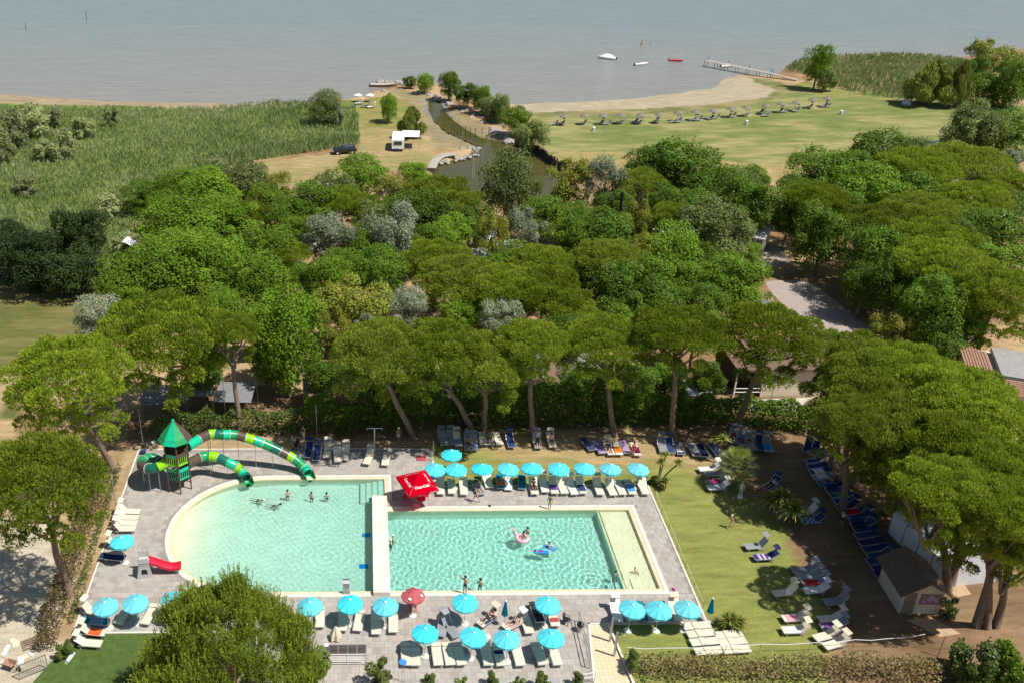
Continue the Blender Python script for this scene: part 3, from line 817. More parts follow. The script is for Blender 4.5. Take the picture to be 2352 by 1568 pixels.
# -------- the umbrella pines round the pools: trunk foot seen, crown seen
def big_pine(foot, crown_c, wpx, top, me, label, hz=None, mat='pine', fr='W', depth=.42, hvis=None):
    b0 = G(fr, *foot)
    ztop = height_at(b0, fr, *top)
    zc = ztop * .78
    cc = G(fr, *crown_c, zc)
    if abs(cc.y - b0.y) > 4:                     # crown stands over its foot, leaning a few metres at most
        cc = Vector((cc.x, b0.y + math.copysign(4, cc.y - b0.y), zc))
    s = F_PX / dist(cc); r = wpx / 2 / s
    root = empty('umbrella_pine', (b0.x, b0.y, 0), 0, label, 'tree', 'umbrella pines round the pools')
    f_ = r / 5.0
    o = put('crown', PINE[me], M[mat], root, (cc.x - b0.x, cc.y - b0.y, ztop - r * .66), (f_ * 1.06, f_ * 1.06, f_ * 1.14), me * 1.7 + wpx)
    mb = MB(); dx, dy, zt = cc.x - b0.x, cc.y - b0.y, ztop - r * .75
    rg = random.Random(int(wpx + foot[0])); R0 = .27 + .012 * r
    p = [Vector((dx * t + .25 * math.sin(3 * t + rg.random() * 6) * t, dy * t, zt * t - .1)) for t in (0, .25, .5, .75, 1)]
    mb.tube(p, [R0, R0 * .85, R0 * .75, R0 * .65, R0 * .5], 9)
    for i in range(8):
        a = 6.28 * i / 8 + rg.uniform(-.3, .3); st = p[2].lerp(p[4], rg.uniform(.3, 1)); q = rg.uniform(.55, .85) * r
        e = Vector((dx + q * math.cos(a), dy + q * math.sin(a), ztop - r * rg.uniform(.28, .55)))
        md = st.lerp(e, .5) + Vector((0, 0, -.05 * r))
        mb.tube([st, md, e], [R0 * .42, R0 * .28, R0 * .1], 6)
    mb.build('trunk', M['bark_pine'], root, True)
    return root
big_pine((267, 1083), (165, 885), 310, (190, 783), 2, 'umbrella pine leaning over the meadow behind the tube slide tower')
big_pine((162, 1371), (95, 1145), 320, (100, 1026), 3, 'umbrella pine with bent trunk in the hedge left of the long terrace')
big_pine((405, 965), (385, 775), 340, (390, 703), 0, 'broad flat umbrella pine directly behind the slide tower')
big_pine((551, 1000), (535, 795), 140, (535, 748), 1, 'slim umbrella pine with small crown beside the broad one by the slide')
big_pine((950, 1002), (880, 835), 245, (870, 735), 2, 'umbrella pine whose trunk rises behind the red pavilion', mat='pine_warm')
big_pine((1089, 990), (1010, 835), 230, (1020, 735), 3, 'umbrella pine second from the red pavilion in the row behind the lawn')
big_pine((1110, 985), (1120, 850), 215, (1130, 755), 1, 'umbrella pine in the middle of the closed row of crowns', mat='pine_warm')
big_pine((1223, 1000), (1215, 820), 185, (1210, 737), 2, 'umbrella pine left of the gap where the brown roof shows')
big_pine((1412, 1000), (1385, 815), 200, (1390, 742), 3, 'umbrella pine right of the gap, alone with a straight trunk')
big_pine((1545, 1010), (1550, 795), 225, (1560, 714), 0, 'umbrella pine in front of the beige building, crown touching its neighbours', mat='pine')
big_pine((1688, 985), (1760, 800), 250, (1745, 708), 2, 'umbrella pine leaning right at the corner of the bathing lawn')
for i, (cx_, cy_, wp, zc_, lb) in enumerate([
        (1965, 850, 230, 10.5, 'northernmost umbrella pine of the dense group right of the lawn'),
        (2075, 880, 230, 10.5, 'umbrella pine at the back of the dense group, before the terracotta roof'),
        (2290, 1000, 230, 11, 'umbrella pine at the right edge of the picture below the terracotta roof'),
        (1985, 935, 220, 9.5, 'umbrella pine whose crown overhangs the shaded loungers'),
        (2185, 940, 240, 10.5, 'umbrella pine in the heart of the dense group'),
        (2310, 1095, 220, 11, 'umbrella pine at the right edge, middle of the dense group'),
        (2085, 1005, 240, 9, 'umbrella pine above the curved row of blue loungers'),
        (2195, 1045, 240, 10, 'umbrella pine next to the white marquee roof'),
        (2315, 1185, 200, 11.5, 'umbrella pine at the right edge above the marquee'),
        (1955, 985, 170, 9.5, 'low leaning pine at the corner where the shaded row begins'),
        (2125, 1090, 190, 8, 'low pine hanging over the middle of the shaded row'),
        (2225, 1160, 220, 9, 'low pine hanging over the end of the marquee'),
        (1935, 880, 130, 8.5, 'small pine crown next to the bare red twigs'),
        (1985, 1000, 150, 6, 'low shaded pine, first behind the curved lounger row'),
        (2045, 1075, 150, 6, 'low shaded pine, second behind the curved lounger row'),
        (2115, 1140, 150, 6, 'low shaded pine, third behind the curved lounger row'),
        (2165, 1140, 225, 11.5, 'tall leaning pine that shades the lower lawn and the hut'),
        (2330, 1280, 120, 8, 'low pine at the right edge beside the drooping one')]):
    c = G('W', cx_, cy_, zc_)
    HZ = zc_
    root = empty('umbrella_pine', (c.x, c.y, 0), 0, lb, 'tree', 'umbrella pines round the pools')
    r = wp / 2 * dist(c) / F_PX; f_ = r / 5
    put('crown', PINE[i % 5], M['pine' if i % 3 else 'pine_warm'], root, (0, 0, HZ - .2 * r), (f_ * 1.12, f_ * 1.12, f_ * 1.35), i * 2.1)
    mb = MB(); fx_, fy_ = (5.5, 3.5) if 'leaning pine that' in lb else (2.2, 1.8) if i > 2 else (0, 0)
    mb.tube([(fx_, fy_, -.1), (fx_ * .6 + .15, fy_ * .6 + .1, HZ * .36), (fx_ * .2 - .1, fy_ * .2, HZ * .7), (0, 0, HZ)], [.34, .28, .22, .12], 9)
    for j in range(7):
        a = 6.28 * j / 7 + i
        mb.tube([(0, 0, HZ * .6 + .4 * (j % 3)), (.4 * r * math.cos(a), .4 * r * math.sin(a), HZ * .8), (.75 * r * math.cos(a), .75 * r * math.sin(a), HZ * .98)], [.14, .1, .04], 6)
    mb.build('trunk', M['bark_pine'], root, True)
for (fx, fy, lb, wp, top) in [((2172, 1330), (2240, 1230), 'pine with dark trunk between hut and marquee', 215, (2240, 1130)),
                              ((2268, 1440), (2280, 1235), 'drooping pine at the right edge beside the hut path', 220, (2280, 1135))]:
    big_pine(fx, fy, wp, top, 3, lb, mat='pine_warm')
# foreground pine, close to the drone: its own finer crown of upright shoots
def fore_pine():
    zc = 8.2
    c = G('W', 520, 1465, zc)
    root = empty('round_pine', (c.x, c.y, 0), 0, 'big round pine in the foreground covering the terrace corner', 'tree')
    rg = np.random.default_rng(5); R0 = 225 * dist(c) / F_PX
    pads = 84; cs, rs = [], []
    for i in range(pads):
        a = i * 2.39996; q = math.sqrt((i + .5) / pads)
        cs.append((q * .9 * math.cos(a) + rg.uniform(-.07, .07), q * .9 * math.sin(a) + rg.uniform(-.07, .07), .98 * (1 - q ** 1.7) - .18 + rg.uniform(-.13, .10))); rs.append(rg.uniform(.10, .185))
    for i in range(50):
        a = rg.uniform(0, 6.28); q = rg.uniform(.6, .95)
        cs.append((q * math.cos(a), q * math.sin(a), rg.uniform(-.45, .1))); rs.append(rg.uniform(.10, .16))
    c_ = np.array(cs); r_ = np.array(rs)
    n = 100000
    k = rg.choice(len(c_), n, p=r_ ** 2 / (r_ ** 2).sum())
    d = rdir(rg, n); d[:, 2] = np.where(rg.random(n) < .8, np.abs(d[:, 2]), d[:, 2])
    P_ = (c_[k] + d * (r_[k] * rg.uniform(.55, 1.0, n))[:, None]) * R0
    ax = unit(d * .5 + np.array([0, 0, .8]) + rdir(rg, n) * .4); side = unit(np.cross(ax, rdir(rg, n)))
    L = .26 * rg.uniform(.7, 1.3, n); Wd = .055 * rg.uniform(.7, 1.4, n)
    # upright candle shoots
    m_ = 3400; kk = rg.choice(len(c_), m_, p=r_ ** 2 / (r_ ** 2).sum()); dd = rdir(rg, m_); dd[:, 2] = np.abs(dd[:, 2]) * 1.3; dd = unit(dd)
    root_p = (c_[kk] + dd * (r_[kk] * .98)[:, None]) * R0
    up = unit(dd * .35 + np.array([0, 0, 1]) + rdir(rg, m_) * .12)
    PP, LL, WW, AA, SS, TT = [P_], [L], [Wd], [ax], [side], [np.clip(.7 * rg.random(n) + .3 * rg.random(len(c_))[k], 0, 1)]
    for j in range(9):
        t = j / 8 * .62
        q = unit(up * .75 + rdir(rg, m_) * .6)
        PP.append(root_p + up * t + q * .06); LL.append(np.full(m_, .20)); WW.append(np.full(m_, .06)); AA.append(q); SS.append(unit(np.cross(q, rdir(rg, m_)))); TT.append(np.clip(.45 + .4 * rg.random(m_), 0, .8))
    me = cards(np.concatenate(PP), np.concatenate(LL), np.concatenate(WW), np.concatenate(AA), np.concatenate(SS), np.concatenate(TT), 'crown')
    put('crown', me, M['pine_near'], root, (0, 0, zc - .35 * R0), (1, 1, 1))
    mb = MB(); mb.tube([(0, 0, -.1), (.1, .1, 3), (0, 0, zc)], [.4, .33, .2], 10)
    for j in range(12):
        a = 6.28 * j / 12; z = 3 + .35 * (j % 5)
        mb.tube([(0, 0, z), (.45 * R0 * math.cos(a), .45 * R0 * math.sin(a), z + .8), (.85 * R0 * math.cos(a), .85 * R0 * math.sin(a), z + 2)], [.15, .1, .03], 6)
    mb.build('trunk', M['bark_pine'], root, True)
fore_pine()
# -------- the camp wood and the shore, each tree by itself
T = [
 ('B',330,655,215,150,'bright broadleaf tree behind the silver one at the meadow corner',5),('B',465,615,210,150,'bright broadleaf tree at the middle of the left camp wood',5.5),
 ('B',570,650,180,150,'bright broadleaf tree just behind the broad umbrella pine',5.5),('B',420,530,190,120,'bright broadleaf tree near the white sail at the reed edge',5),
 ('B',520,510,160,120,'bright broadleaf tree left of the small pine in the camp',5),('B',465,455,170,110,'bright tree at the edge of the tan clearing, left part',4.5),
 ('B',405,440,110,90,'light green tree next to the bare dead branches',4),('B',610,580,150,110,'bright tree in front of the parked dark tents',5),
 ('O',560,420,120,80,'grey green tree standing at the tan clearing edge',4),('D',330,455,100,80,'dark bush under the bare dead branches',2.5),
 ('S',232,732,145,105,'silver leaved tree at the meadow corner behind the pines',5),('B',662,785,180,230,'tall bright broadleaf tree between the two pine groups',6.5),
 ('Y',812,705,190,135,'yellow flecked tree behind the pavilion pines',5.5),('S',938,706,115,66,'brilliant silver tree just above the pine row',6),
 ('S',1150,722,110,56,'low silver tree right of the brilliant one above the pine row',6),('S',835,742,50,40,'small silver tree at the left end of the pine row',7),
 ('S',757,552,150,115,'pale silver tree in the middle of the left wood',5.5),('S',908,552,150,165,'tall silver tree with blue grey leaves left of the centre pines',6),
 ('D',870,632,125,125,'dark round tree below the tall silver tree',5.5),('N',662,587,100,66,'small bright pine beside the pale silver tree',5),
 ('N',560,497,120,85,'rounded pine in the left camp wood',5),('D',720,480,150,110,'dark green tree below the yellow poplar',5),
 ('Y',637,436,75,75,'small bright yellow poplar at the clearing',5),('B',828,410,125,100,'bright tree on the edge of the clearing right of the yellow poplar',5),
 ('O',765,435,100,80,'grey green tree before the clearing',4.5),('N',785,468,110,110,'brown tinged pine left of the twin pines',5.5),('N',838,478,90,80,'small pine next to the brown tinged one',5),
 ('O',850,500,100,80,'grey green tree above the tall silver tree',4.5),('Y',905,445,90,80,'yellowish tree by the pond outlet',4.5),
 ('N',1015,462,180,105,'wide brown tinged pine in front of the pond',6),('D',965,500,150,110,'dark tree below the wide pine',5),('B',950,405,80,55,'light tree at the pond bank by the jetty',3),
 ('O',1178,432,145,170,'tall grey green poplar standing over the pond',6.5),('Y',1310,420,115,120,'yellow poplar right of the pond',5.5),('S',1388,432,110,135,'silver poplar right of the yellow one by the pond',6),
 ('N',1465,432,120,120,'dark pine right of the silver poplar by the pond',6),('D',1560,405,190,130,'dark tree crown along the beach lawn edge',6),('D',1640,440,150,140,'dark tree right of the long dark crown at the lawn edge',6),
 ('D',1500,385,120,80,'dark tree at the lawn edge above the dark pine',5.5),('O',1640,545,180,170,'big grey green tree left of the camp road',6),('D',1735,475,140,130,'dark tree at the head of the camp road',6),
 ('O',1690,440,100,100,'grey green tree at the beach lawn edge above the camp road',4.5),('N',1555,512,135,90,'pine in the middle of the wood right of the pond',6),('D',1370,548,165,120,'dark green tree beside the tall black post',5.5),
 ('Y',1462,520,75,130,'narrow yellow tree right of the tall black post',5.5),('B',1300,560,110,110,'bright tree right of the camp awnings',5),('N',1000,605,160,130,'pine at the left of the central pine clump',6.5),
 ('N',1060,655,190,150,'largest pine of the central clump',6.5),('N',1150,672,170,140,'pine in the central clump, third from the left',6.5),('N',1250,680,200,150,'pine on the right of the central clump',6.5),
 ('N',1310,720,130,100,'low pine at the right foot of the central clump',5.5),('N',1240,610,150,90,'pine behind the central clump',6),('B',1190,615,140,90,'bright tree behind the central pine clump',5),
 ('Y',1130,545,75,110,'thin yellow tree between the camp awnings',5.5),('S',1205,530,115,110,'silver grey tree behind the thin yellow one',6),('B',1345,640,90,90,'fresh green tree right of the central pines',5),
 ('N',1390,600,155,125,'round dark pine between the central clump and the bright trees',6.5),('B',1555,585,150,140,'glossy bright tree left of the camp road, upper one',5.5),('Y',1478,590,65,125,'slender yellowing tree beside the glossy ones',5),
 ('D',1440,680,180,135,'dark glossy tree behind the straight pine',5.5),('B',1535,650,150,130,'glossy tree in the middle of the right wood',5.5),('B',1682,655,175,140,'round bright tree beside the camp road',5.5),
 ('D',1525,705,120,90,'dark tree just above the pine row at right',5),('N',1868,470,140,75,'flat pine at the head of the camp road',7),('D',1880,405,150,110,'dark tree at the right part of the lawn edge',5.5),
 ('D',2018,358,135,110,'tall dark tree at the lawn edge, highest of its group',6),('D',1950,395,110,100,'dark tree left of the highest one at the lawn edge',5.5),('N',2110,398,170,75,'flat pine behind the right lawn edge',6.5),
 ('B',1990,450,170,100,'light green tree in the right wood behind the flat pine',5),('D',2080,450,140,100,'dark tree amid the flat pines on the right',5),('D',1890,545,140,150,'dark roadside tree, first at the far end of the road',5.5),
 ('D',2000,600,140,160,'dark roadside tree, second along the road',5.5),('D',2070,655,130,150,'dark roadside tree, third along the road',5.5),('D',2145,720,150,160,'dark roadside tree, nearest along the road',5.5),
 ('N',2040,525,180,90,'flat pine right of the roadside trees, far one',7.5),('N',2130,565,200,110,'broad flat pine behind the roadside trees',7.5),('N',2165,615,210,130,'biggest flat pine above the roadside trees',7.5),
 ('N',2115,498,160,70,'flat pine farther back in the right wood',7),('N',2285,690,190,180,'tall pine at the right edge above the terracotta roof',7),('N',2215,665,130,120,'pine left of the tall one at the right edge',6.5),
 ('B',2285,610,150,110,'bright tree at the right edge of the wood',5.5),('D',2270,540,150,120,'dark tree at the right edge behind the flat pines',5.5),('N',2240,470,150,80,'pine at the back of the right wood',6.5),
 ('N',2215,400,190,60,'long low pine crown near the olive tree',5.5),('N',2310,425,120,70,'pine at the right edge under the silver bush',6),('S',2250,418,115,60,'silver bush in front of the right pines',5.5),
 ('S',2190,452,100,60,'silver grey tree in the right wood',5.5),('S',2322,372,80,62,'silver tree at the right edge behind the lawn',4.5),('O',2105,365,110,70,'grey green tree at the lawn edge on the right',4.5),
 ('O',2228,305,125,135,'large grey green tree standing on the lawn at right',6),('D',2305,315,110,120,'dark tree right of the large grey green one',5.5),('O',2180,375,110,60,'grey green bush below the large lawn tree',3),
 ('Y',2045,765,105,100,'small yellow leaved tree by the car park',3),('D',2155,785,110,90,'dark tree beside the small yellow leaved one',3),('D',2220,760,90,80,'dark tree before the tall right edge pine',4),
 ('D',1735,715,60,50,'dark tree overhanging the camp road verge',3),('B',760,650,110,120,'fresh green tree left of the yellow flecked one',5),('D',700,640,90,80,'dark tree in the shadow of the left camp wood',5),
 ('Y',770,770,80,120,'yellow flecked sapling beside the tall bright tree',4.5),('D',1610,600,80,80,'dark tree between the glossy ones',5),('B',1715,585,70,60,'light tree on the verge of the camp road',3),
 # shore line
 ('D',1032,196,50,58,'round dark tree at the end of the tree spit',3.5),('B',976,190,40,44,'round bright tree at the creek mouth',2.5),('O',942,192,34,24,'low bush among the boulders at the creek mouth',1.2),
 ('D',1075,218,62,52,'dark tree second on the tree spit',3.2),('B',1108,228,46,60,'bright tree third on the tree spit',3.2),('O',1120,245,50,44,'grey green bush on the tree spit by the creek',2),
 ('O',1150,246,42,64,'pointed grey green tree on the tree spit',3.5),('B',1185,278,70,62,'bright spreading tree above the creek boulders',3.2),('O',1222,312,84,72,'rounded grey olive tree at the head of the palisade',3.5),
 ('O',1140,262,60,40,'low bush below the pointed tree',1.5),('B',893,250,44,62,'upright green tree on the camp meadow by the creek',3),('L',945,284,58,62,'small weeping willow beside the caravan',3),
 ('O',750,252,78,78,'grey green thicket at the reed field corner',3.2),('S',772,258,40,60,'silver bush in the thicket at the reed field corner',3),
 ('D',1880,148,64,86,'tall dark tree at the landward end of the pier',6),('O',1895,182,44,50,'pale green tree below the tall dark one by the pier',3),('Y',1912,180,30,56,'yellowish tree next to the pale one by the pier',3),
 ('L',2140,196,102,92,'broad weeping willow on the beach lawn',4.5),('L',2206,200,60,90,'narrow weeping willow right of the broad one',4.5),('Y',2262,132,86,84,'yellow green tree on the far point',6),('Y',2312,140,70,60,'yellow green tree right of the far point one',5),
 ('D',2320,195,100,120,'massive dark tree at the right edge of the shore',5),('D',2262,215,90,60,'dark thicket under the willow',2.5),('D',2240,160,60,60,'dark tree under the far yellow green one',4),
 # left reed field bushes and the dark evergreens
 ('V',185,540,130,130,'tall dark evergreen thicket by the meadow, upper one',4),('V',70,600,170,150,'huge dark evergreen thicket at the left edge',4),('V',165,620,150,110,'dark evergreen thicket beside the meadow, right one',3.5),('V',20,560,100,100,'dark evergreen cut by the left edge',4),
 ('G',28,315,76,90,'grey green bush in the reeds at the left edge',2.5),('G',80,288,92,76,'largest grey green bush in the reed field',2.5),('G',120,270,60,56,'grey green bush behind the largest one in the reeds',2.2),('G',142,342,64,70,'bush with dry leaves in the reed field',2.2),
 ('G',190,300,60,46,'pale bush between the largest reed bush and the single one',1.6),('G',60,430,70,44,'yellow green scrub at the left of the reed field',1.4),('G',250,480,70,50,'yellow green scrub next to the tall evergreen thicket',1.5),('G',290,560,60,50,'yellow green scrub below the white sail',1.4),('G',255,266,42,54,'single dark footed bush standing in the reeds',2.5),('G',12,350,50,60,'low bush at the left edge of the reeds',1.8),('G',100,350,60,40,'light green bush in front of the reed bushes',1.5)]
T += [
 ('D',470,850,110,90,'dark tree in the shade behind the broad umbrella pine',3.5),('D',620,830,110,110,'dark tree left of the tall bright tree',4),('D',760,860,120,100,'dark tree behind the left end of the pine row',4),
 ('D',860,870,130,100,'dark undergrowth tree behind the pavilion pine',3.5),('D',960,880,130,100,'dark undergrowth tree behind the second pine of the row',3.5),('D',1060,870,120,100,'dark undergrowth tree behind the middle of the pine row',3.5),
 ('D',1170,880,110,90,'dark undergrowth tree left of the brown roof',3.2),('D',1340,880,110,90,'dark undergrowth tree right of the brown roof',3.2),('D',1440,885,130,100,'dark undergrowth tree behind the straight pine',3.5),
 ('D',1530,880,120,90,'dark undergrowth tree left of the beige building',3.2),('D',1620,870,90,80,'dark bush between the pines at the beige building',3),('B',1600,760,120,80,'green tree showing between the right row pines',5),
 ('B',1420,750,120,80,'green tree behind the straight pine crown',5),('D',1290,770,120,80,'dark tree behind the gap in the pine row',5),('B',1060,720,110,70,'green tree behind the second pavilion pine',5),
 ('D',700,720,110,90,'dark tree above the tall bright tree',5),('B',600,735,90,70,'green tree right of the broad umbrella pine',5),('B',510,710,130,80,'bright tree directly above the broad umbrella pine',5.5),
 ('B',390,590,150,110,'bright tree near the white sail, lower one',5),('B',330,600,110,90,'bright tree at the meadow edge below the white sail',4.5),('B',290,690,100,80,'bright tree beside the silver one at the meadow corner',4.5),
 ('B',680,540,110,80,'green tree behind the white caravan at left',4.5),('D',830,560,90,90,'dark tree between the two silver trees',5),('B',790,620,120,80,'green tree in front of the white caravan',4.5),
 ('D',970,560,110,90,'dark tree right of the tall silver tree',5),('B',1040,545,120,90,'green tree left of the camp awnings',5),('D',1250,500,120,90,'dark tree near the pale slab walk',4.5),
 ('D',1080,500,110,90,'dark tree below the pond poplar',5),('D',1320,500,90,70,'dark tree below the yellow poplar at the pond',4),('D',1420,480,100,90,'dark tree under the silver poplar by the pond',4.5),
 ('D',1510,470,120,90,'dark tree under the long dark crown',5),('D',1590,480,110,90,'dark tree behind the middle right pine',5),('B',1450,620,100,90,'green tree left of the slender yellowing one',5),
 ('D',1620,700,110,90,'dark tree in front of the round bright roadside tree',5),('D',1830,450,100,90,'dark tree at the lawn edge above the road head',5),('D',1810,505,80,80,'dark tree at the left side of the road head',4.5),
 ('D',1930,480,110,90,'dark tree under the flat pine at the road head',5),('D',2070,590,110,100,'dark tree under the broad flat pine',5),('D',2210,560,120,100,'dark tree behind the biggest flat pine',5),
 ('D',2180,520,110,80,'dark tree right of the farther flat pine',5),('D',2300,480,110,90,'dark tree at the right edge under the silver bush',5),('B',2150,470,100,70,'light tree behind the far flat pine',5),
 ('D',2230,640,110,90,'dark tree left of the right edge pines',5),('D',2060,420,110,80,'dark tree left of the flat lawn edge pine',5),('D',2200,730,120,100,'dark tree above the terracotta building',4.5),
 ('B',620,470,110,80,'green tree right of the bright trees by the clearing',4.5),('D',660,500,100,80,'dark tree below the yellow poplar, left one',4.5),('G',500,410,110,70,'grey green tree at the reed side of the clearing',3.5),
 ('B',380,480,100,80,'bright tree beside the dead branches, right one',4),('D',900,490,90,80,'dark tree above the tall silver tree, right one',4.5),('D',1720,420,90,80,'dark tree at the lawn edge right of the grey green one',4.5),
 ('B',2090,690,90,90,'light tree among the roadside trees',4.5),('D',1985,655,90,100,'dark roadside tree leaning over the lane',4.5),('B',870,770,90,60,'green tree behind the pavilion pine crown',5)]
for t in T:
    tree(*t[:5], t[5], t[6])
# dead tree with bare branches
c = G('W', 318, 470)
dt = MB(); rg = random.Random(3)
dt.tube([(0, 0, -.1), (.1, 0, 1.2), (0, 0, 2.2)], [.16, .13, .1], 7)
for i in range(11):
    a = 6.28 * i / 11 + rg.uniform(-.2, .2); q = rg.uniform(1.6, 3.6); z = rg.uniform(3, 5.4)
    e = Vector((q * math.cos(a), q * math.sin(a), z)); mdl = Vector((0, 0, 1.6)).lerp(e, .5) + Vector((0, 0, -.3))
    dt.tube([(0, 0, 1.4), mdl, e], [.07, .05, .02], 5)
    for j in range(3):
        f_ = mdl.lerp(e, .3 + .3 * j); dt.tube([f_, f_ + Vector((rg.uniform(-.7, .7), rg.uniform(-.7, .7), rg.uniform(.3, .9)))], [.025, .01], 4)
o = dt.build('dead_tree', M['bare_wood']); o.location = c
tag(o, 'bare bleached branches of a dead tree at the reed edge', 'tree')
# -------- reeds
def reeds(name, poly, dens, h0, h1, seed, label, hmax=None):
    P0 = np.array([p[:2] for p in poly]); rg = np.random.default_rng(seed)
    lo, hi = P0.min(0), P0.max(0); n = int((hi - lo).prod() * dens)
    x = rg.uniform(lo[0], hi[0], n); y = rg.uniform(lo[1], hi[1], n)
    k = inpoly(x, y, poly); x, y = x[k], y[k]; n = len(x)
    h = h0 + (h1 - h0) * (.6 * vnoise(x, y, 8, seed) + .4 * rg.random(n))
    reps = 3
    x = np.repeat(x, reps) + rg.normal(0, .18, n * reps); y = np.repeat(y, reps) + rg.normal(0, .18, n * reps); h = np.repeat(h, reps) * rg.uniform(.75, 1.1, n * reps)
    lean = rg.normal(0, .34, (n * reps, 2)); ax = unit(np.stack([lean[:, 0] + .08, lean[:, 1], np.ones(n * reps)], 1))
    side = unit(np.cross(ax, rdir(rg, n * reps)))
    Pp = np.stack([x, y, h * .5 - .1], 1)
    pt = vnoise(x, y, 14, seed + 1); tint = np.clip(.02 + .6 * pt + .3 * vnoise(x, y, 4, seed + 7) + rg.normal(0, .16, n * reps), 0, 1)
    me = cards(Pp, h, rg.uniform(.10, .24, n * reps), ax, side, tint, name)
    me.materials.append(M['reed'])
    o = bpy.data.objects.new(name, me); COL.objects.link(o)
    return tag(o, label, 'reeds', kind='stuff')
reeds('reed_bed', WP((-80, 246), (330, 252), (480, 250), (640, 237), (760, 240), (820, 262), (825, 335), (640, 362), (500, 392), (420, 430), (345, 520), (330, 600), (250, 660), (235, 640), (-80, 640)), 3.0, .7, 1.5, 31, 'wide bed of tall green reeds along the left shore')
reeds('reed_bed', WP((1800, 165), (1830, 143), (1900, 132), (2050, 128), (2190, 136), (2240, 150), (2240, 220), (2100, 235), (1960, 215), (1900, 195), (1850, 172)), 2.6, 1.0, 1.9, 32, 'bed of tall reeds on the point behind the pier')
reeds('reed_bed', WP((470, 385), (700, 355), (822, 340), (825, 320), (700, 330), (480, 365)), 3.5, 1.4, 2.3, 33, 'dense dark edge of reeds above the parked black car')
# -------- hedges
def hedge(name, pts, wd, ht, dens, mat, label, leaf=.2, cat='hedge', wob=.35, seed=1, fr='W', stems=0):
    rg = np.random.default_rng(seed)
    P0 = [Vector(p) if not isinstance(p[0], str) else G(*p) for p in pts]
    root = empty(name, (P0[0].x, P0[0].y, 0), 0, label, cat)
    PP = []
    for a, b in zip(P0[:-1], P0[1:]):
        d = b - a; ln = d.length; n = int(ln * wd * ht * dens)
        t = rg.random(n); u = rg.uniform(-1, 1, n); v = rg.random(n) ** .6
        nz = vnoise(a.x + d.x * t, a.y + d.y * t, 1.3, seed)
        hh = ht * (1 - wob + 2 * wob * nz); ww = wd * (.75 + .5 * vnoise(a.x + d.x * t, a.y + d.y * t, .9, seed + 3)) * np.sqrt(np.maximum(.12, 1 - v ** 3))
        s = Vector((-d.y, d.x)).normalized()
        PP.append(np.stack([a.x + d.x * t + s.x * u * ww / 2 - P0[0].x, a.y + d.y * t + s.y * u * ww / 2 - P0[0].y, .05 + v * hh], 1))
    Pp = np.concatenate(PP); n = len(Pp)
    nrm = unit(rdir(rg, n) + np.array([0, 0, .7])); ax = unit(np.cross(nrm, rdir(rg, n))); side = np.cross(nrm, ax)
    L = leaf * rg.uniform(.7, 1.4, n)
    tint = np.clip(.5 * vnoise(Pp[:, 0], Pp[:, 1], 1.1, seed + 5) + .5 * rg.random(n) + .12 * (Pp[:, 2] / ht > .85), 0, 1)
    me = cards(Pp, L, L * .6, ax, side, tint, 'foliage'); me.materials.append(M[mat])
    o = bpy.data.objects.new('foliage', me); COL.objects.link(o); o.parent = root
    mb = MB(); r2 = random.Random(seed)
    for a, b in zip(P0[:-1], P0[1:]):
        for i in range(max(2, int((b - a).length * (1.2 + stems)))):
            p = a.lerp(b, r2.random()) - P0[0]; q = Vector((r2.uniform(-.5, .5) * wd, r2.uniform(-.5, .5) * wd, ht * r2.uniform(.6, .95)))
            mb.tube([p + Vector((0, 0, -.05)), p + q * .5 + Vector((.1, 0, 0)), p + q], [.03, .02, .008], 4)
    tag(mb.build('stems', M['bark'], root), kind='stuff')
    return root
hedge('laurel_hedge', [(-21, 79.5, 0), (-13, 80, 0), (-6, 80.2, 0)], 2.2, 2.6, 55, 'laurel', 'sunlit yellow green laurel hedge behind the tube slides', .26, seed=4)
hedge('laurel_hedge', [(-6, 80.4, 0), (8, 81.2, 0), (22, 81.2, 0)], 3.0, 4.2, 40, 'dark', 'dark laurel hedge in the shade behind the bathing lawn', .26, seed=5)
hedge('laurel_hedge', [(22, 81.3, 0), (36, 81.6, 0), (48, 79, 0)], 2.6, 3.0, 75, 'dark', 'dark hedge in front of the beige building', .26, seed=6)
hedge('dry_hedge', [('W', 243, 1080), ('W', 203, 1190), ('W', 166, 1300), ('W', 132, 1410), ('W', 100, 1500)], 1.9, 1.6, 80, 'dryhedge', 'half dry hedge along the left side of the terrace', .2, seed=7, stems=3)
hedge('green_hedge', [('W', 277, 1075), ('W', 240, 1185), ('W', 205, 1300), ('W', 166, 1435)], .6, .9, 110, 'laurel', 'low strip of fresh green shoots along the dry hedge', .17, seed=8)
hedge('dry_hedge', [('W', 1470, 1545), ('W', 1700, 1555), ('W', 1950, 1550), ('W', 2150, 1560)], 2.2, 1.5, 60, 'dryhedge', 'brown half dry hedge along the bottom edge', .2, seed=9, stems=4)
hedge('green_hedge', [('W', 1480, 1525), ('W', 1750, 1528), ('W', 2000, 1522), ('W', 2200, 1540)], .7, 1.1, 34, 'laurel', 'green top growth on the bottom edge hedge', .18, seed=10, wob=.6)
hedge('verge_hedge', [('W', 1755, 690), ('W', 1790, 720), ('W', 1830, 752)], 1.2, 1.2, 50, 'laurel', 'clipped hedge along the camp road', .25, seed=12)
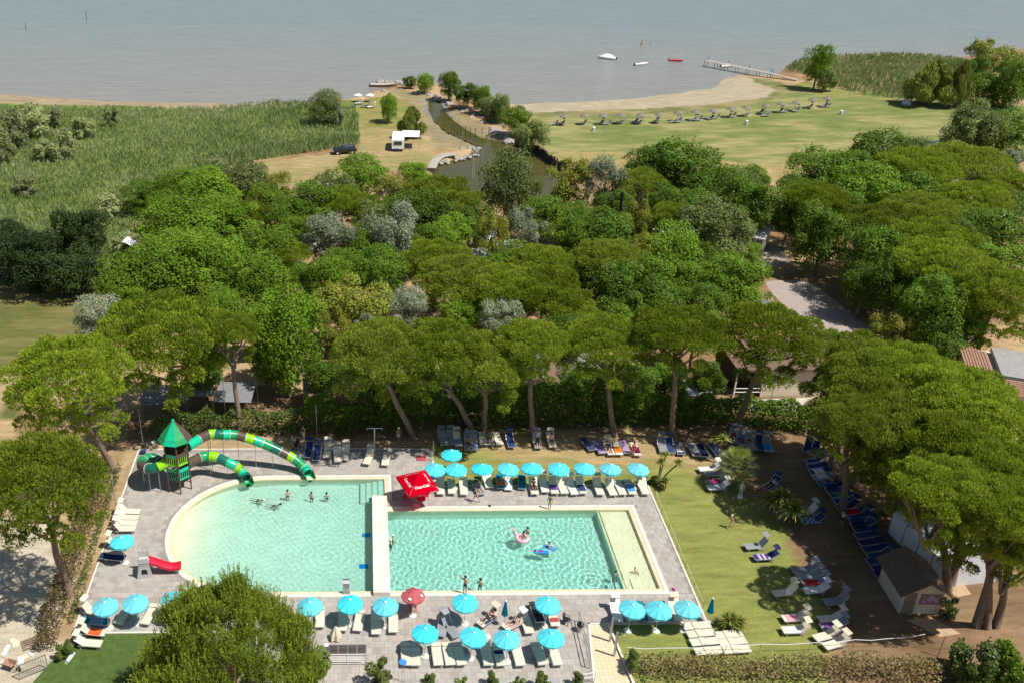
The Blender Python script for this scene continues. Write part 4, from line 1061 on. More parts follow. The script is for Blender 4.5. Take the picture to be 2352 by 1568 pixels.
for i, (x, y, rr, mt, lb) in enumerate([(870, 1545, 1.1, 'olive', 'tall twiggy shrub at the bottom edge right of the grey railing'), (985, 1562, .6, 'laurel', 'small shrub at the bottom edge by the blue skimmer net'),
        (1130, 1566, .7, 'laurel', 'small shrub at the bottom edge below the parasol rows'), (1190, 1570, .6, 'laurel', 'second small shrub at the bottom edge below the parasol rows'),
        (1250, 1570, .8, 'laurel', 'third small shrub at the bottom edge below the parasol rows'), (1330, 1568, .7, 'laurel', 'small shrub at the bottom edge next to the white hand rail'),
        (1060, 1572, .6, 'olive', 'twiggy shrub at the bottom edge left of the small ones'), (2230, 1520, 1.9, 'laurel', 'bushy green tree at the bottom right corner'), (2310, 1540, 1.8, 'dark', 'dark bushy tree at the bottom right corner'),
        (150, 1490, .8, 'laurel', 'green shrub beside the metal gate'), (740, 1520, 1.0, 'olive', 'twiggy dry shrub left of the grey railing'), (1455, 1520, .8, 'laurel', 'shrub at the end of the bottom hedge by the paved lane'),
        (2180, 1395, .9, 'olive', 'oleander bush at the corner of the hut'), (1500, 1100, .5, 'dark', 'small dark shrub at the terrace corner under the thin palms')]):
    c = G('W', x, y, rr); root = empty('shrub', (c.x, c.y, 0), 0, lb, 'shrub')
    put('crown', SMALL[i % 3], M[mt], root, (0, 0, rr), (rr / 2.2, rr / 2.2, rr / 2.2 * 1.15), i)
    put('trunk', TRUNKS[i % 3], M['bark'], root, (0, 0, -.05), (rr * 1.4,) * 3)
# ================================================================ FURNITURE
# ---------------------------------------------------------------- sun loungers
def lounger_proto(kind):
    """head towards +y. up: back raised, sunshade over the head; flat: lying flat, shade folded down; high: steep back; low: stacked flat"""
    root = empty('sun_lounger')
    ang = R({'up': 38, 'flat': 4, 'high': 58, 'low': 0}[kind]); z0 = .36 if kind != 'low' else .30
    hy, L = .22, .74
    bx, bz = math.cos(ang) * L, math.sin(ang) * L
    fm = MB()
    for s in (-1, 1):
        fm.bar((.325 * s, -.95, z0 - .02), (.325 * s, hy + .35, z0 - .02), .035)
    fm.bar((-.325, -.95, z0 - .02), (.325, -.95, z0 - .02), .035)
    fm.build('frame', M['alu'], root)
    for y in (-.75, .42):
        lm = MB()
        lm.bar((-.31, y, .02), (-.31, y + .03, z0 - .03), .032); lm.bar((.31, y, .02), (.31, y + .03, z0 - .03), .032); lm.bar((-.325, y, .02), (.325, y, .02), .03)
        lm.build('leg_hoop', M['alu'], root)
    sm = MB(); sm.box((0, (hy - .93) / 2, z0), (.60, hy + .93, .016)); sm.build('seat_sling', M['c_cream'], root)
    rot = Matrix.Rotation(ang, 3, 'X')
    bm_ = MB(); bm_.box((0, hy + bx / 2 + .01, z0 + bz / 2), (.60, L, .016), rot); bm_.build('backrest_sling', M['c_cream'], root)
    bf = MB()
    for s in (-1, 1): bf.bar((.325 * s, hy, z0 - .005), (.325 * s, hy + bx, z0 + bz - .005), .03)
    bf.bar((-.325, hy + bx + .01, z0 + bz), (.325, hy + bx + .01, z0 + bz), .03)
    bf.build('backrest_frame', M['alu'], root)
    if kind in ('up', 'high'):
        a2 = ang + R(50 if kind == 'up' else 20)
        c = Vector((0, hy + bx, z0 + bz)); d = Vector((0, math.cos(a2), math.sin(a2)))
        sh = MB(); sh.box(c + d * .12 + Vector((0, -.14, .30)), (.62, .40, .014), Matrix.Rotation(R(14), 3, 'X'))
        sh.bar(c + Vector((-.32, 0, 0)), c + d * .12 + Vector((-.32, -.14, .30)), .02); sh.bar(c + Vector((.32, 0, 0)), c + d * .12 + Vector((.32, -.14, .30)), .02)
        sh.build('sunshade', M['c_cream'], root)
    elif kind == 'flat':
        sh = MB(); sh.box((0, hy + L - .16, z0 + .09), (.62, .40, .014), Matrix.Rotation(R(-8), 3, 'X')); sh.build('sunshade', M['c_cream'], root)
    else:
        sh = MB(); sh.box((0, -.1, z0 + .05), (.62, .38, .014)); sh.build('sunshade', M['c_cream'], root)
    return root
PROTO = {k: lounger_proto(k) for k in ('up', 'flat', 'high', 'low')}
for k in PROTO.values(): k.location = (0, -400, 0)
PROTO_KIDS = {k: list(v.children) for k, v in PROTO.items()}
ORD = ['first', 'second', 'third', 'fourth', 'fifth', 'sixth', 'seventh', 'eighth', 'ninth', 'tenth', 'eleventh', 'twelfth', 'thirteenth', 'fourteenth', 'fifteenth', 'sixteenth', 'seventeenth', 'eighteenth', 'nineteenth', 'twentieth']
def zground(p):
    a = np.array([p[0]]); b_ = np.array([p[1]])
    return DECK_Z if (inpoly(a, b_, DECK)[0] and not inpoly(a, b_, HOLE)[0]) else 0.0
LG = []
def lounger(fr, x, y, head, fab, label, group, kind='up', at='foot', shade=None):
    p = G(fr, x, y); rz = -R(head)
    if at == 'foot':
        p = p + Matrix.Rotation(rz, 3, 'Z') @ Vector((0, .78, 0))
    z = zground(p)
    p = G(fr, x, y, z); p = p + (Matrix.Rotation(rz, 3, 'Z') @ Vector((0, .78, 0)) if at == 'foot' else Vector((0, 0, 0)))
    root = PROTO[kind].copy(); COL.objects.link(root)
    root.location = (p.x, p.y, z); root.rotation_euler = (0, 0, rz + random.uniform(-.05, .05)); root.scale = (1.08,) * 3
    tag(root, label, 'sun lounger', group)
    for ch in PROTO_KIDS[kind]:
        c = ch.copy(); COL.objects.link(c); c.parent = root
        if 'sling' in c.name: paint(c, M['c_' + fab])
        if 'sunshade' in c.name: paint(c, M['c_' + (shade or fab)])
    LG.append(root)
    return root
tow = MB()
for i in range(6):
    y0, y1 = -.62 + i * .16, -.62 + (i + 1) * .16
    tow.add([(-.30, y0, .372), (.30, y0, .372), (.33, y0, .27), (-.33, y0, .27), (-.30, y1, .374), (.30, y1, .374), (.33, y1, .25), (-.33, y1, .26)],
            [(0, 1, 5, 4), (1, 2, 6, 5), (3, 0, 4, 7)])
TOWME = bpy.data.meshes.new('towel'); TOWME.from_pydata(tow.v, [], tow.f); TOWME.materials.append(M['c_white'])
def towel(root, fab, label, sc_=1.0, dy=0.0):
    o = bpy.data.objects.new('towel', TOWME); COL.objects.link(o)
    rz = root.rotation_euler[2]
    o.location = root.location + Matrix.Rotation(rz, 3, 'Z') @ Vector((0, dy, .005)); o.rotation_euler = (0, 0, rz); o.scale = (1.08, sc_ * 1.08, 1.08)
    paint(o, M['c_' + fab])
    return tag(o, label, 'towel', 'towels on the loungers')
# row along the rectangular pool, counted from the red pavilion
g1 = 'loungers along the rectangular pool'
R1 = [(245, 1075, 0, 'cream', 'up', None), (355, 1070, 0, 'cream', 'flat', None), (475, 1080, 0, 'cream', 'up', None), (640, 1075, -14, 'grey', 'flat', None), (718, 1012, -4, 'cream', 'up', None),
      (840, 1020, 0, 'teal', 'flat', 'orange'), (905, 1035, 10, 'white', 'flat', None), (1040, 1025, 10, 'teal', 'flat', None), (1170, 1075, 0, 'cream', 'up', 'charcoal'), (1275, 1055, -3, 'cream', 'up', 'white'),
      (1370, 1070, -2, 'cream', 'up', 'purple'), (1465, 1070, -6, 'cream', 'up', None), (1560, 1078, -8, 'white', 'up', 'white'), (1650, 1070, -6, 'cream', 'up', 'blue'), (1820, 1080, -4, 'cream', 'up', None),
      (1945, 1085, -6, 'cream', 'up', None), (2035, 1080, -3, 'cream', 'flat', 'white'), (2130, 1075, 0, 'cream', 'flat', 'brightblue'), (2260, 1075, 0, 'cream', 'up', None)]
for i, (x, y, h, f_, kd, tw) in enumerate(R1):
    o = lounger('C', x, y, h, f_, '%s lounger, %s from the red pavilion in the row along the rectangular pool' % (f_, ORD[i]), g1, kd, shade='white' if i % 4 == 0 else None)
    if tw: towel(o, tw, '%s towel on the %s lounger from the pavilion in the pool row' % ({'brightblue': 'bright blue', 'charcoal': 'dark grey'}.get(tw, tw), ORD[i]), 1.0 if i % 2 else .8)
# row under the pines at the back of the lawn
g2 = 'loungers in the shade of the back hedge'
R2 = [(275, 592, -8, 'grey', 'up', None), (345, 588, 0, 'grey', 'up', None), (420, 605, -5, 'cream', 'up', 'pattern'), (515, 640, 2, 'grey', 'up', None), (575, 640, 0, 'grey', 'up', 'pattern'), (665, 588, 0, 'cream', 'flat', None), (735, 588, 0, 'grey', 'flat', None), (820, 588, -5, 'cream', 'flat', None),
      (945, 612, -5, 'blue', 'up', None), (1205, 622, 0, 'grey', 'high', None), (1345, 612, 0, 'cream', 'up', None), (1730, 642, -16, 'blue', 'flat', None), (1835, 672, -10, 'lilac', 'flat', 'purple'), (1925, 688, -5, 'cream', 'up', None), (2005, 688, 0, 'cream', 'flat', 'orange'), (2085, 672, -5, 'lilac', 'flat', None), (2185, 695, 0, 'cream', 'flat', 'magenta')]
for i, (x, y, h, f_, kd, tw) in enumerate(R2):
    o = lounger('C', x, y, h, f_, '%s lounger, %s from the pavilion side in the row under the back pines' % (f_, ORD[i]), g2, kd)
    if tw: towel(o, tw, '%s towel on the %s lounger of the row under the back pines' % ('blue patterned' if tw == 'pattern' else tw, ORD[i]))
g3 = 'loungers at the far corner of the lawn'
for i, (x, y, h, f_, kd, tw) in enumerate([(400, 702, 8, 'grey', 'up', None), (490, 712, 6, 'blue', 'up', None), (590, 728, 10, 'blue', 'flat', 'white'), (755, 746, -3, 'grey', 'flat', None), (850, 752, -3, 'navy', 'flat', None), (990, 742, -5, 'blue', 'flat', None),
                                           (1160, 612, 10, 'grey', 'high', None), (1245, 637, 8, 'grey', 'high', 'purple'), (1335, 682, 5, 'grey', 'high', None), (1440, 686, 4, 'blue', 'high', None), (1520, 700, 5, 'grey', 'high', 'brightblue')]):
    o = lounger('D', x, y, h, f_, '%s lounger, %s along the shaded far corner of the lawn, counting rightwards' % (f_, ORD[i]), g3, kd)
    if tw: towel(o, tw, '%s towel on the %s lounger of the far lawn corner' % ({'brightblue': 'bright blue'}.get(tw, tw), ORD[i]))
# four in the sun left of the fan palm, lying east to west
g4 = 'sunlit loungers left of the fan palm'
for (x, y, f_, kd, tw, lb) in [(890, 895, 'white', 'up', None, 'topmost white lounger left of the fan palm'), (960, 945, 'grey', 'up', None, 'grey lounger under the topmost one by the fan palm'),
                               (975, 1030, 'grey', 'high', 'magenta', 'lounger with magenta towel left of the fan palm'), (985, 1090, 'white', 'up', 'stripe', 'blue and white lounger nearest the white statue')]:
    o = lounger('D', x, y, 86, f_, lb, g4, kd, 'c')
    if tw: towel(o, tw, ('magenta towel' if tw == 'magenta' else 'blue striped towel') + ' on a lounger left of the fan palm')
o = lounger('D', 1545, 1060, 52, 'blue', 'single blue lounger in the tree shade right of the statue', g4, 'up', 'c')
# curved shaded row beneath the right hand pines
g5 = 'curved shaded row under the right pines'
cur = [(45, 660, 30, 'navy', 'high', None), (115, 700, 35, 'navy', 'high', None), (130, 800, 72, 'blue', 'up', None), (150, 862, 80, 'blue', 'flat', None), (172, 918, 80, 'blue', 'flat', 'white'), (205, 975, 80, 'grey', 'flat', 'white'), (262, 1035, 80, 'blue', 'flat', 'brightblue'), (335, 1075, 82, 'navy', 'flat', None),
       (350, 1118, 82, 'blue', 'flat', None), (395, 1168, 82, 'navy', 'flat', 'green'), (435, 1232, 82, 'blue', 'flat', None), (462, 1292, 80, 'navy', 'up', None), (535, 1348, 80, 'blue', 'flat', 'red'), (595, 1400, 80, 'blue', 'up', None), (610, 1448, 80, 'blue', 'flat', None), (625, 1490, 80, 'blue', 'up', None), (650, 1532, 80, 'blue', 'flat', None)]
for i, (x, y, h, f_, kd, tw) in enumerate(cur):
    o = lounger('E', x, y, h, f_, '%s lounger, %s from the far end of the curved shaded row' % (f_, ORD[i]), g5, kd, 'c')
    if tw: towel(o, tw, '%s towel on the %s lounger of the curved shaded row' % ({'brightblue': 'bright blue'}.get(tw, tw), ORD[i]))
for i, (x, y, h, f_, kd) in enumerate([(870, 162, 80, 'blue', 'flat'), (905, 228, 80, 'navy', 'flat'), (940, 290, 80, 'navy', 'flat'), (990, 355, 78, 'blue', 'up'), (985, 405, 80, 'blue', 'flat'), (1030, 470, 80, 'navy', 'flat'), (1050, 520, 80, 'navy', 'flat')]):
    lounger('K', x, y, h, f_, '%s lounger, %s above the hut in the curved shaded row' % (f_, ORD[6 - i]), g5, kd, 'c')
g6 = 'loungers by the palms and the hut'
for (fr, x, y, h, f_, kd, tw, lb) in [('E', 40, 1350, 80, 'white', 'high', None, 'pale lounger with raised back beside the tufted palm'), ('E', 95, 1440, 82, 'blue', 'up', 'pattern', 'blue lounger below the pale one beside the tufted palm'),
        ('K', 290, 490, 84, 'grey', 'up', None, 'uppermost of four grey loungers standing close together by the hut'), ('K', 335, 548, 84, 'grey', 'up', None, 'second of four grey loungers standing close together by the hut'),
        ('K', 385, 612, 84, 'grey', 'up', 'red', 'grey lounger with dark red towel left of the hut'), ('K', 395, 682, 84, 'white', 'up', None, 'lowest of four loungers standing close together by the hut'),
        ('K', 110, 705, 84, 'cream', 'high', None, 'cream lounger with steep back on the shade border'), ('K', 590, 785, 84, 'grey', 'high', None, 'single grey lounger with raised sunshade near the hut'),
        ('K', 205, 940, 86, 'cream', 'up', 'pink', 'cream lounger with pink towel on the sunlit lawn'), ('K', 205, 1055, 88, 'cream', 'up', 'stripe', 'cream lounger with blue striped towel on the sunlit lawn'),
        ('K', 540, 950, 82, 'cream', 'up', None, 'cream lounger half in shade, upper one of the lower lawn'), ('K', 560, 1015, 82, 'grey', 'up', 'purple', 'lounger with purple towel on the lower lawn'),
        ('K', 490, 1110, 76, 'cream', 'up', None, 'cream lounger by the white cord, upper of two'), ('K', 580, 1185, 74, 'cream', 'up', None, 'cream lounger by the white cord, lower of two'),
        ('J', 1850, 275, 84, 'grey', 'high', None, 'grey lounger with raised sunshade left of the tufted palm'), ('J', 1935, 380, 84, 'navy', 'up', 'multi', 'lounger with bright striped towel left of the tufted palm')]:
    o = lounger(fr, x, y, h, f_, lb, g6, kd, 'c')
    if tw: towel(o, tw, {'pattern': 'blue patterned towel beside the tufted palm', 'red': 'dark red towel left of the hut', 'pink': 'pink towel on the sunlit lawn', 'stripe': 'blue and white striped towel on the sunlit lawn', 'purple': 'purple towel on the lower lawn', 'multi': 'bright many striped towel left of the tufted palm'}[tw], 1.2)
g7 = 'cream loungers parked flat on the lower lawn'
for i, (x, y) in enumerate([(1265, 1040), (1305, 1115), (1340, 1195), (1385, 1285), (1572, 1125), (1612, 1195), (1645, 1270)]):
    lounger('J', x, y, 84, 'cream', 'flat cream lounger, %s from the top in the %s parked column' % (ORD[i if i < 4 else i - 4], 'left' if i < 4 else 'right'), g7, 'low', 'c')
g8 = 'loungers under the three parasols right of the showers'
for i, (x, y, h, f_, kd) in enumerate([(510, 985, 0, 'white', 'up'), (640, 980, 0, 'grey', 'flat'), (760, 985, 4, 'teal', 'flat'), (850, 985, 0, 'grey', 'flat'), (985, 985, -4, 'teal', 'flat'), (1090, 975, 0, 'cream', 'up')]):
    lounger('J', x, y, h, f_, '%s lounger, %s from the left under the three parasols right of the showers' % (f_, ORD[i]), g8, kd)
# front terrace, two rows
g9 = 'loungers of the front terrace'
for i, (x, y, h, f_, kd) in enumerate([(1365, 1038, 0, 'cream', 'flat'), (1585, 1072, 2, 'cream', 'up'), (1735, 1074, 6, 'cream', 'flat'), (1905, 1105, 2, 'cream', 'up'), (2078, 1088, 0, 'cream', 'flat')]):
    lounger('H', x, y, h, f_, 'cream lounger, %s from the foreground pine in the upper front row' % ORD[i], g9, kd)
for (fr, x, y, h, f_, kd, lb, tw) in [('P3', 1090, 760, 14, 'grey', 'high', 'grey lounger with raised shade in the dark round parasol shadow', None), ('P3', 1330, 770, -30, 'grey', 'high', 'lounger turned away beside the dark round parasol shadow', None),
        ('P3', 1740, 600, 48, 'cream', 'up', 'lounger with the sunbathing woman near the closed parasol', 'blue'), ('P3', 2130, 650, 60, 'white', 'up', 'lounger with tan striped towel behind a blue parasol', 'tan'),
        ('P4', 140, 715, -8, 'cream', 'flat', 'lounger half in parasol shadow left of the black bag', None), ('P4', 295, 540, -4, 'charcoal', 'flat', 'charcoal lounger carrying a round black bag', None), ('P4', 545, 600, -2, 'cream', 'flat', 'cream lounger with a red cushion at its head', None)]:
    o = lounger(fr, x, y, h, f_, lb, g9, kd)
    if tw: towel(o, tw, 'blue towel under the sunbathing woman' if tw == 'blue' else 'tan striped towel behind a blue parasol')
for i, (x, y, f_, kd) in enumerate([(195, 1405, 'cream', 'flat'), (285, 1408, 'cream', 'flat'), (500, 1405, 'cream', 'flat'), (612, 1402, 'cream', 'flat'), (717, 1402, 'cream', 'flat'), (985, 1405, 'cream', 'up'), (1105, 1408, 'cream', 'flat'), (1292, 1408, 'cream', 'flat'), (1497, 1400, 'cream', 'flat'), (1652, 1402, 'cream', 'flat')]):
    o = lounger('I', x, y, -2 - .5 * i, f_, 'cream lounger, %s from the left in the lowest row of the front terrace' % ORD[i], g9, kd)
    if i == 6: towel(o, 'navy', 'navy towel on a lounger of the lowest row', .7, .5)
# left side of the terrace
g10 = 'loungers at the left side of the terrace'
for i, (x, y) in enumerate([(1275, 1262), (1262, 1322), (1245, 1378), (1225, 1435)]):
    lounger('A', x, y, -88, 'cream', 'cream lounger facing the pool, %s from the top at the terrace edge' % ORD[i], g10, 'high', 'c')
for (x, y, h, f_, kd, at, lb, tw) in [(1130, 262, -80, 'cream', 'high', 'c', 'cream lounger partly under the single left parasol', None), (1095, 385, -80, 'navy', 'flat', 'c', 'dark lounger in the shadow of the single left parasol', None),
        (900, 905, -70, 'cream', 'high', 'c', 'cream lounger under the lower left parasol, head end', None), (925, 1005, -82, 'teal', 'flat', 'c', 'lounger with teal and green towel at the lower left', 'pattern'),
        (900, 1105, -82, 'cream', 'up', 'c', 'cream lounger with red and yellow towel on the turf edge', 'fire'), (855, 1215, -86, 'cream', 'up', 'c', 'cream lounger standing on the artificial turf', None),
        (1155, 1000, 16, 'cream', 'flat', 'foot', 'lounger in the shadow between two left parasols', None), (1410, 1010, 12, 'cream', 'flat', 'foot', 'cream lounger next to the foreground pine crown', None)]:
    o = lounger('F', x, y, h, f_, lb, g10, kd, at)
    if tw: towel(o, tw, 'red and yellow towel on the turf edge lounger' if tw == 'fire' else 'teal patterned towel at the lower left')
g11 = 'loungers between the slide and the pavilion'
for i, (x, y, h, f_, kd) in enumerate([(985, 712, 4, 'blue', 'up'), (1070, 742, 4, 'blue', 'up'), (1175, 716, 4, 'cream', 'high'), (1285, 758, -4, 'cream', 'up'), (1350, 738, 4, 'cream', 'up'), (1570, 780, 14, 'cream', 'up'), (1755, 792, 4, 'cream', 'flat')]):
    lounger('B', x, y, h, f_, '%s lounger, %s from the slide exit in the top row of the terrace' % (f_, ORD[i]), g11, kd)
# on the beach lawn under the thatched parasols, and on the small meadow by the creek
g12 = 'grey loungers on the beach lawn'
for i, (fr, x, y, h) in enumerate([('T2',1500,828,80),('T2',1540,826,70),('T2',1690,824,80),('T2',1800,824,60),('T2',1850,826,90),('T2',1935,817,80),('T2',2030,812,60),('T2',2055,818,80),('T2',2170,808,50),('T3',45,812,80),('T3',75,810,60),('T3',172,800,80),('T3',208,800,70),('T3',285,792,60),('T3',320,788,85),('T3',400,778,80),('T3',432,775,70),('T3',515,770,80),('T3',615,752,60),('T3',650,770,85),('T3',740,746,80),('T3',770,744,70),('T3',850,740,70),('T3',930,716,80),('T3',1035,710,75),('T3',1055,708,80)]):
    lounger(fr, x, y, h, 'grey', '%s lounger, %s from the creek side under the thatched parasols' % ('grey', (ORD + ['twenty-first', 'twenty-second', 'twenty-third', 'twenty-fourth', 'twenty-fifth', 'twenty-sixth'])[i]), g12, 'up' if i % 2 else 'high', 'c')
for i, (x, y, f_, lb) in enumerate([(175, 712, 'navy', 'dark lounger at the left end of the small creek meadow'), (215, 690, 'white', 'white lounger under the left white parasol by the creek'), (255, 710, 'blue', 'blue lounger below the white parasols by the creek'), (295, 715, 'white', 'white lounger right of the blue one by the creek')]):
    lounger('T2', x, y, 80, f_, lb, g12, 'up', 'c')
for k, v in PROTO.items():
    for ch in PROTO_KIDS[k]: bpy.data.objects.remove(ch)
    bpy.data.objects.remove(v)
# ---------------------------------------------------------------- parasols
def cone_canopy(rad, z0, z1, n=10, mat=None, parent=None, dark=None):
    """ten gores, slack between the ribs, with a scalloped fringe"""
    cv = MB(); K = 4
    for i in range(n):
        a0, a1 = 2 * math.pi * i / n, 2 * math.pi * (i + 1) / n
        rows = []
        for j in range(6):
            t = j / 5; row = []
            for k in range(K + 1):
                u = k / K; a = a0 + (a1 - a0) * u
                chord = math.cos(math.pi / n) / math.cos((u - .5) * 2 * math.pi / n)
                rr = rad * t * (chord * .985 + (1 - 4 * (u - .5) ** 2) * -.012)
                z = z1 - (z1 - z0) * (t ** 1.15) - .045 * t * (1 - 4 * (u - .5) ** 2)
                row.append((rr * math.cos(a), rr * math.sin(a), z))
            rows.append(row)
        for j in range(5):
            for k in range(K):
                if j == 0: cv.add([rows[0][0], rows[1][k], rows[1][k + 1]], [(0, 1, 2)])
                else: cv.quad(rows[j][k], rows[j + 1][k], rows[j + 1][k + 1], rows[j][k + 1])
    o = cv.build('canopy', mat, parent)
    fr_ = MB()
    for i in range(n):
        a0, a1 = 2 * math.pi * i / n, 2 * math.pi * (i + 1) / n
        for k in range(K):
            u0, u1 = k / K, (k + 1) / K
            pt = lambda u: (rad * .985 * math.cos(math.pi / n) / math.cos((u - .5) * 2 * math.pi / n) * math.cos(a0 + (a1 - a0) * u), rad * .985 * math.cos(math.pi / n) / math.cos((u - .5) * 2 * math.pi / n) * math.sin(a0 + (a1 - a0) * u), z0 - .045 * (1 - 4 * (u - .5) ** 2))
            p, q = pt(u0), pt(u1)
            dz = .13 + .03 * (k % 2)
            fr_.quad(p, q, (q[0], q[1], q[2] - dz), (p[0], p[1], p[2] - dz))
    fr_.build('fringe', mat, o)
    return o
def parasol_proto(mat, rad=1.0, h=2.55, logos=False):
    root = empty('parasol')
    mb = MB(); mb.tube([(0, 0, .1), (0, 0, h + .02)], .024, 8); mb.build('pole', M['alu'], root)
    mb = MB(); mb.lathe([(.30, 0), (.32, .03), (.30, .07), (.10, .11), (.06, .18)], 18); mb.build('base', M['stone_white'], root)
    c = cone_canopy(rad, h - .42, h, 10, mat, root)
    mb = MB(); mb.lathe([(.085, 0), (.09, .02), (.05, .05), (.015, .10)], 12, (0, 0, h - .005)); mb.build('finial', M['whiteplastic'], root)
    for i in range(10):
        a = 2 * math.pi * i / 10
        rb = MB(); rb.tube([(0, 0, h - .05), (rad * .95 * math.cos(a), rad * .95 * math.sin(a), h - .44)], .008, 4); rb.build('rib', M['alu'], root)
    return root
PP0 = parasol_proto(M['parasol'])
first = [True]
def parasol(fr, x, y, label, tilt=(0, 0), z=2.25):
    p = G(fr, x, y, z); zg = zground(p)
    o = PP0 if first[0] else copy_tree(PP0); first[0] = False
    o.location = (p.x, p.y, zg); o.rotation_euler = (R(tilt[0] + random.uniform(-3.5, 3.5)), R(tilt[1] + random.uniform(-3.5, 3.5)), random.uniform(0, .6))
    return tag(o, label, 'parasol', 'turquoise parasols round the pools')
for i, (x, y) in enumerate([(180, 805), (398, 810), (655, 813), (898, 805), (1150, 802), (1410, 800), (1670, 802), (1920, 812), (2185, 805)]):
    parasol('C', x, y, 'open turquoise parasol, %s from the red pavilion in the pool row' % ORD[i])
parasol('C', 355, 660, 'open turquoise parasol standing alone on the grass behind the pool row')
for (fr, x, y, lb) in [('P3', 240, 248, 'open turquoise parasol nearest the end of the dividing wall'), ('P3', 1490, 198, 'open turquoise parasol below the man standing at the pool edge'),
        ('P3', 850, 708, 'open turquoise parasol, first from the left of the four nearest the bottom'), ('P3', 1575, 738, 'open turquoise parasol, second from the left of the four nearest the bottom'),
        ('P3', 2165, 792, 'open turquoise parasol, third from the left of the four nearest the bottom'), ('P4', 425, 243, 'open turquoise parasol above the lounger with the red cushion'),
        ('P4', 500, 772, 'open turquoise parasol, last of the four nearest the bottom, by the black bin'), ('J', 642, 838, 'open turquoise parasol, left one of three right of the showers'),
        ('J', 918, 840, 'open turquoise parasol, middle one of three right of the showers'), ('J', 1187, 842, 'open turquoise parasol, right one of three right of the showers'),
        ('H', 1668, 792, 'open turquoise parasol below the dark pool fountain'), ('H', 1285, 822, 'open turquoise parasol half hidden by the right side of the foreground pine'),
        ('F', 1022, 822, 'open turquoise parasol at the lower left corner of the terrace'), ('F', 1308, 782, 'open turquoise parasol second from the lower left corner'),
        ('F', 1670, 760, 'open turquoise parasol half hidden by the left side of the foreground pine'), ('F', 1180, 203, 'open turquoise parasol left of the toy slide')]:
    parasol(fr, x, y, lb)
def closed_parasol(fr, x, y, label):
    p = G(fr, x, y); zg = zground(p)
    root = empty('closed_parasol', (p.x, p.y, zg), 0, label, 'parasol')
    mb = MB(); mb.tube([(0, 0, 0), (0, 0, 2.4)], .024, 8); mb.build('pole', M['alu'], root)
    mb = MB(); n = 20
    prof = [(.05, 2.38), (.10, 2.1), (.17, 1.6), (.24, 1.15), (.26, 1.05)]
    vs, fs = [], []
    for (r_, z) in prof:
        for j in range(n):
            a = 6.283 * j / n; q = r_ * (1 if j % 2 else .62); vs.append((q * math.cos(a), q * math.sin(a), z))
    for i in range(len(prof) - 1):
        for j in range(n): fs.append((i * n + j, i * n + (j + 1) % n, (i + 1) * n + (j + 1) % n, (i + 1) * n + j))
    mb.add(vs, fs); mb.build('folded_canopy', M['parasol_dark'], root)
    mb = MB(); mb.lathe([(.08, 0), (.08, .03), (.02, .10)], 10, (0, 0, 2.38)); mb.build('finial', M['whiteplastic'], root)
    mb = MB(); mb.lathe([(.28, 0), (.28, .06), (.06, .12)], 16); mb.build('base', M['stone_white'], root)
closed_parasol('P3', 2090, 590, 'closed turquoise parasol beside the sunbathing woman')
closed_parasol('J', 1380, 985, 'closed turquoise parasol on the grass right of the three open ones')
# red parasol of the lifeguard
p = G('P3', 655, 92, 2.1)
root = empty('red_parasol', (p.x, p.y, DECK_Z), 0, 'faded red parasol with white round emblems at the pool edge', 'parasol')
mb = MB(); mb.tube([(0, 0, 0), (0, 0, 2.45)], .022, 8); mb.build('pole', M['alu'], root)
cn = cone_canopy(.92, 1.98, 2.42, 8, M['redpar'], root)
for i in range(4):
    a = 2 * math.pi * (i * 2 + 1) / 8 + 2 * math.pi / 16
    em = MB(); c = Vector((.66 * math.cos(a), .66 * math.sin(a), 2.155)); t1 = Vector((-math.sin(a), math.cos(a), 0)); t2 = Vector((math.cos(a), math.sin(a), -.50)).normalized(); nn = t1.cross(t2) * -1
    if nn.z < 0: nn = -nn
    pts = [c + t1 * .13 * math.cos(k * .5236) + t2 * .10 * math.sin(k * .5236) + nn * .03 for k in range(12)]
    em.add(pts, [tuple(range(12))]); em.build('emblem', M['whitepaint'], cn)
mb = MB(); mb.lathe([(.3, 0), (.3, .06), (.06, .12)], 16); mb.build('base', M['stone_white'], root)
def chair(loc, rz, mat, label, name='plastic_chair', sc_=1.0):
    root = empty(name, loc, rz, label, 'chair'); root.scale = (sc_,) * 3
    mb = MB(); mb.box((0, 0, .43), (.46, .45, .03)); mb.build('seat', mat, root)
    mb = MB(); mb.box((0, .22, .68), (.46, .03, .42), Matrix.Rotation(R(-10), 3, 'X')); mb.build('backrest', mat, root)
    for sx in (-1, 1):
        for sy in (-1, 1):
            mb = MB(); mb.bar((.2 * sx, .19 * sy, .43), (.23 * sx, .22 * sy, 0), .04); mb.build('leg', mat, root)
        mb = MB(); mb.bar((.23 * sx, -.2, .62), (.23 * sx, .2, .65), .035); mb.bar((.23 * sx, -.2, .43), (.23 * sx, -.2, .62), .03); mb.build('armrest', mat, root)
    return root
p = G('P3', 650, 330)
chair((p.x, p.y, DECK_Z), 0, M['redplastic'], 'red chair under the faded red parasol', sc_=1.15)
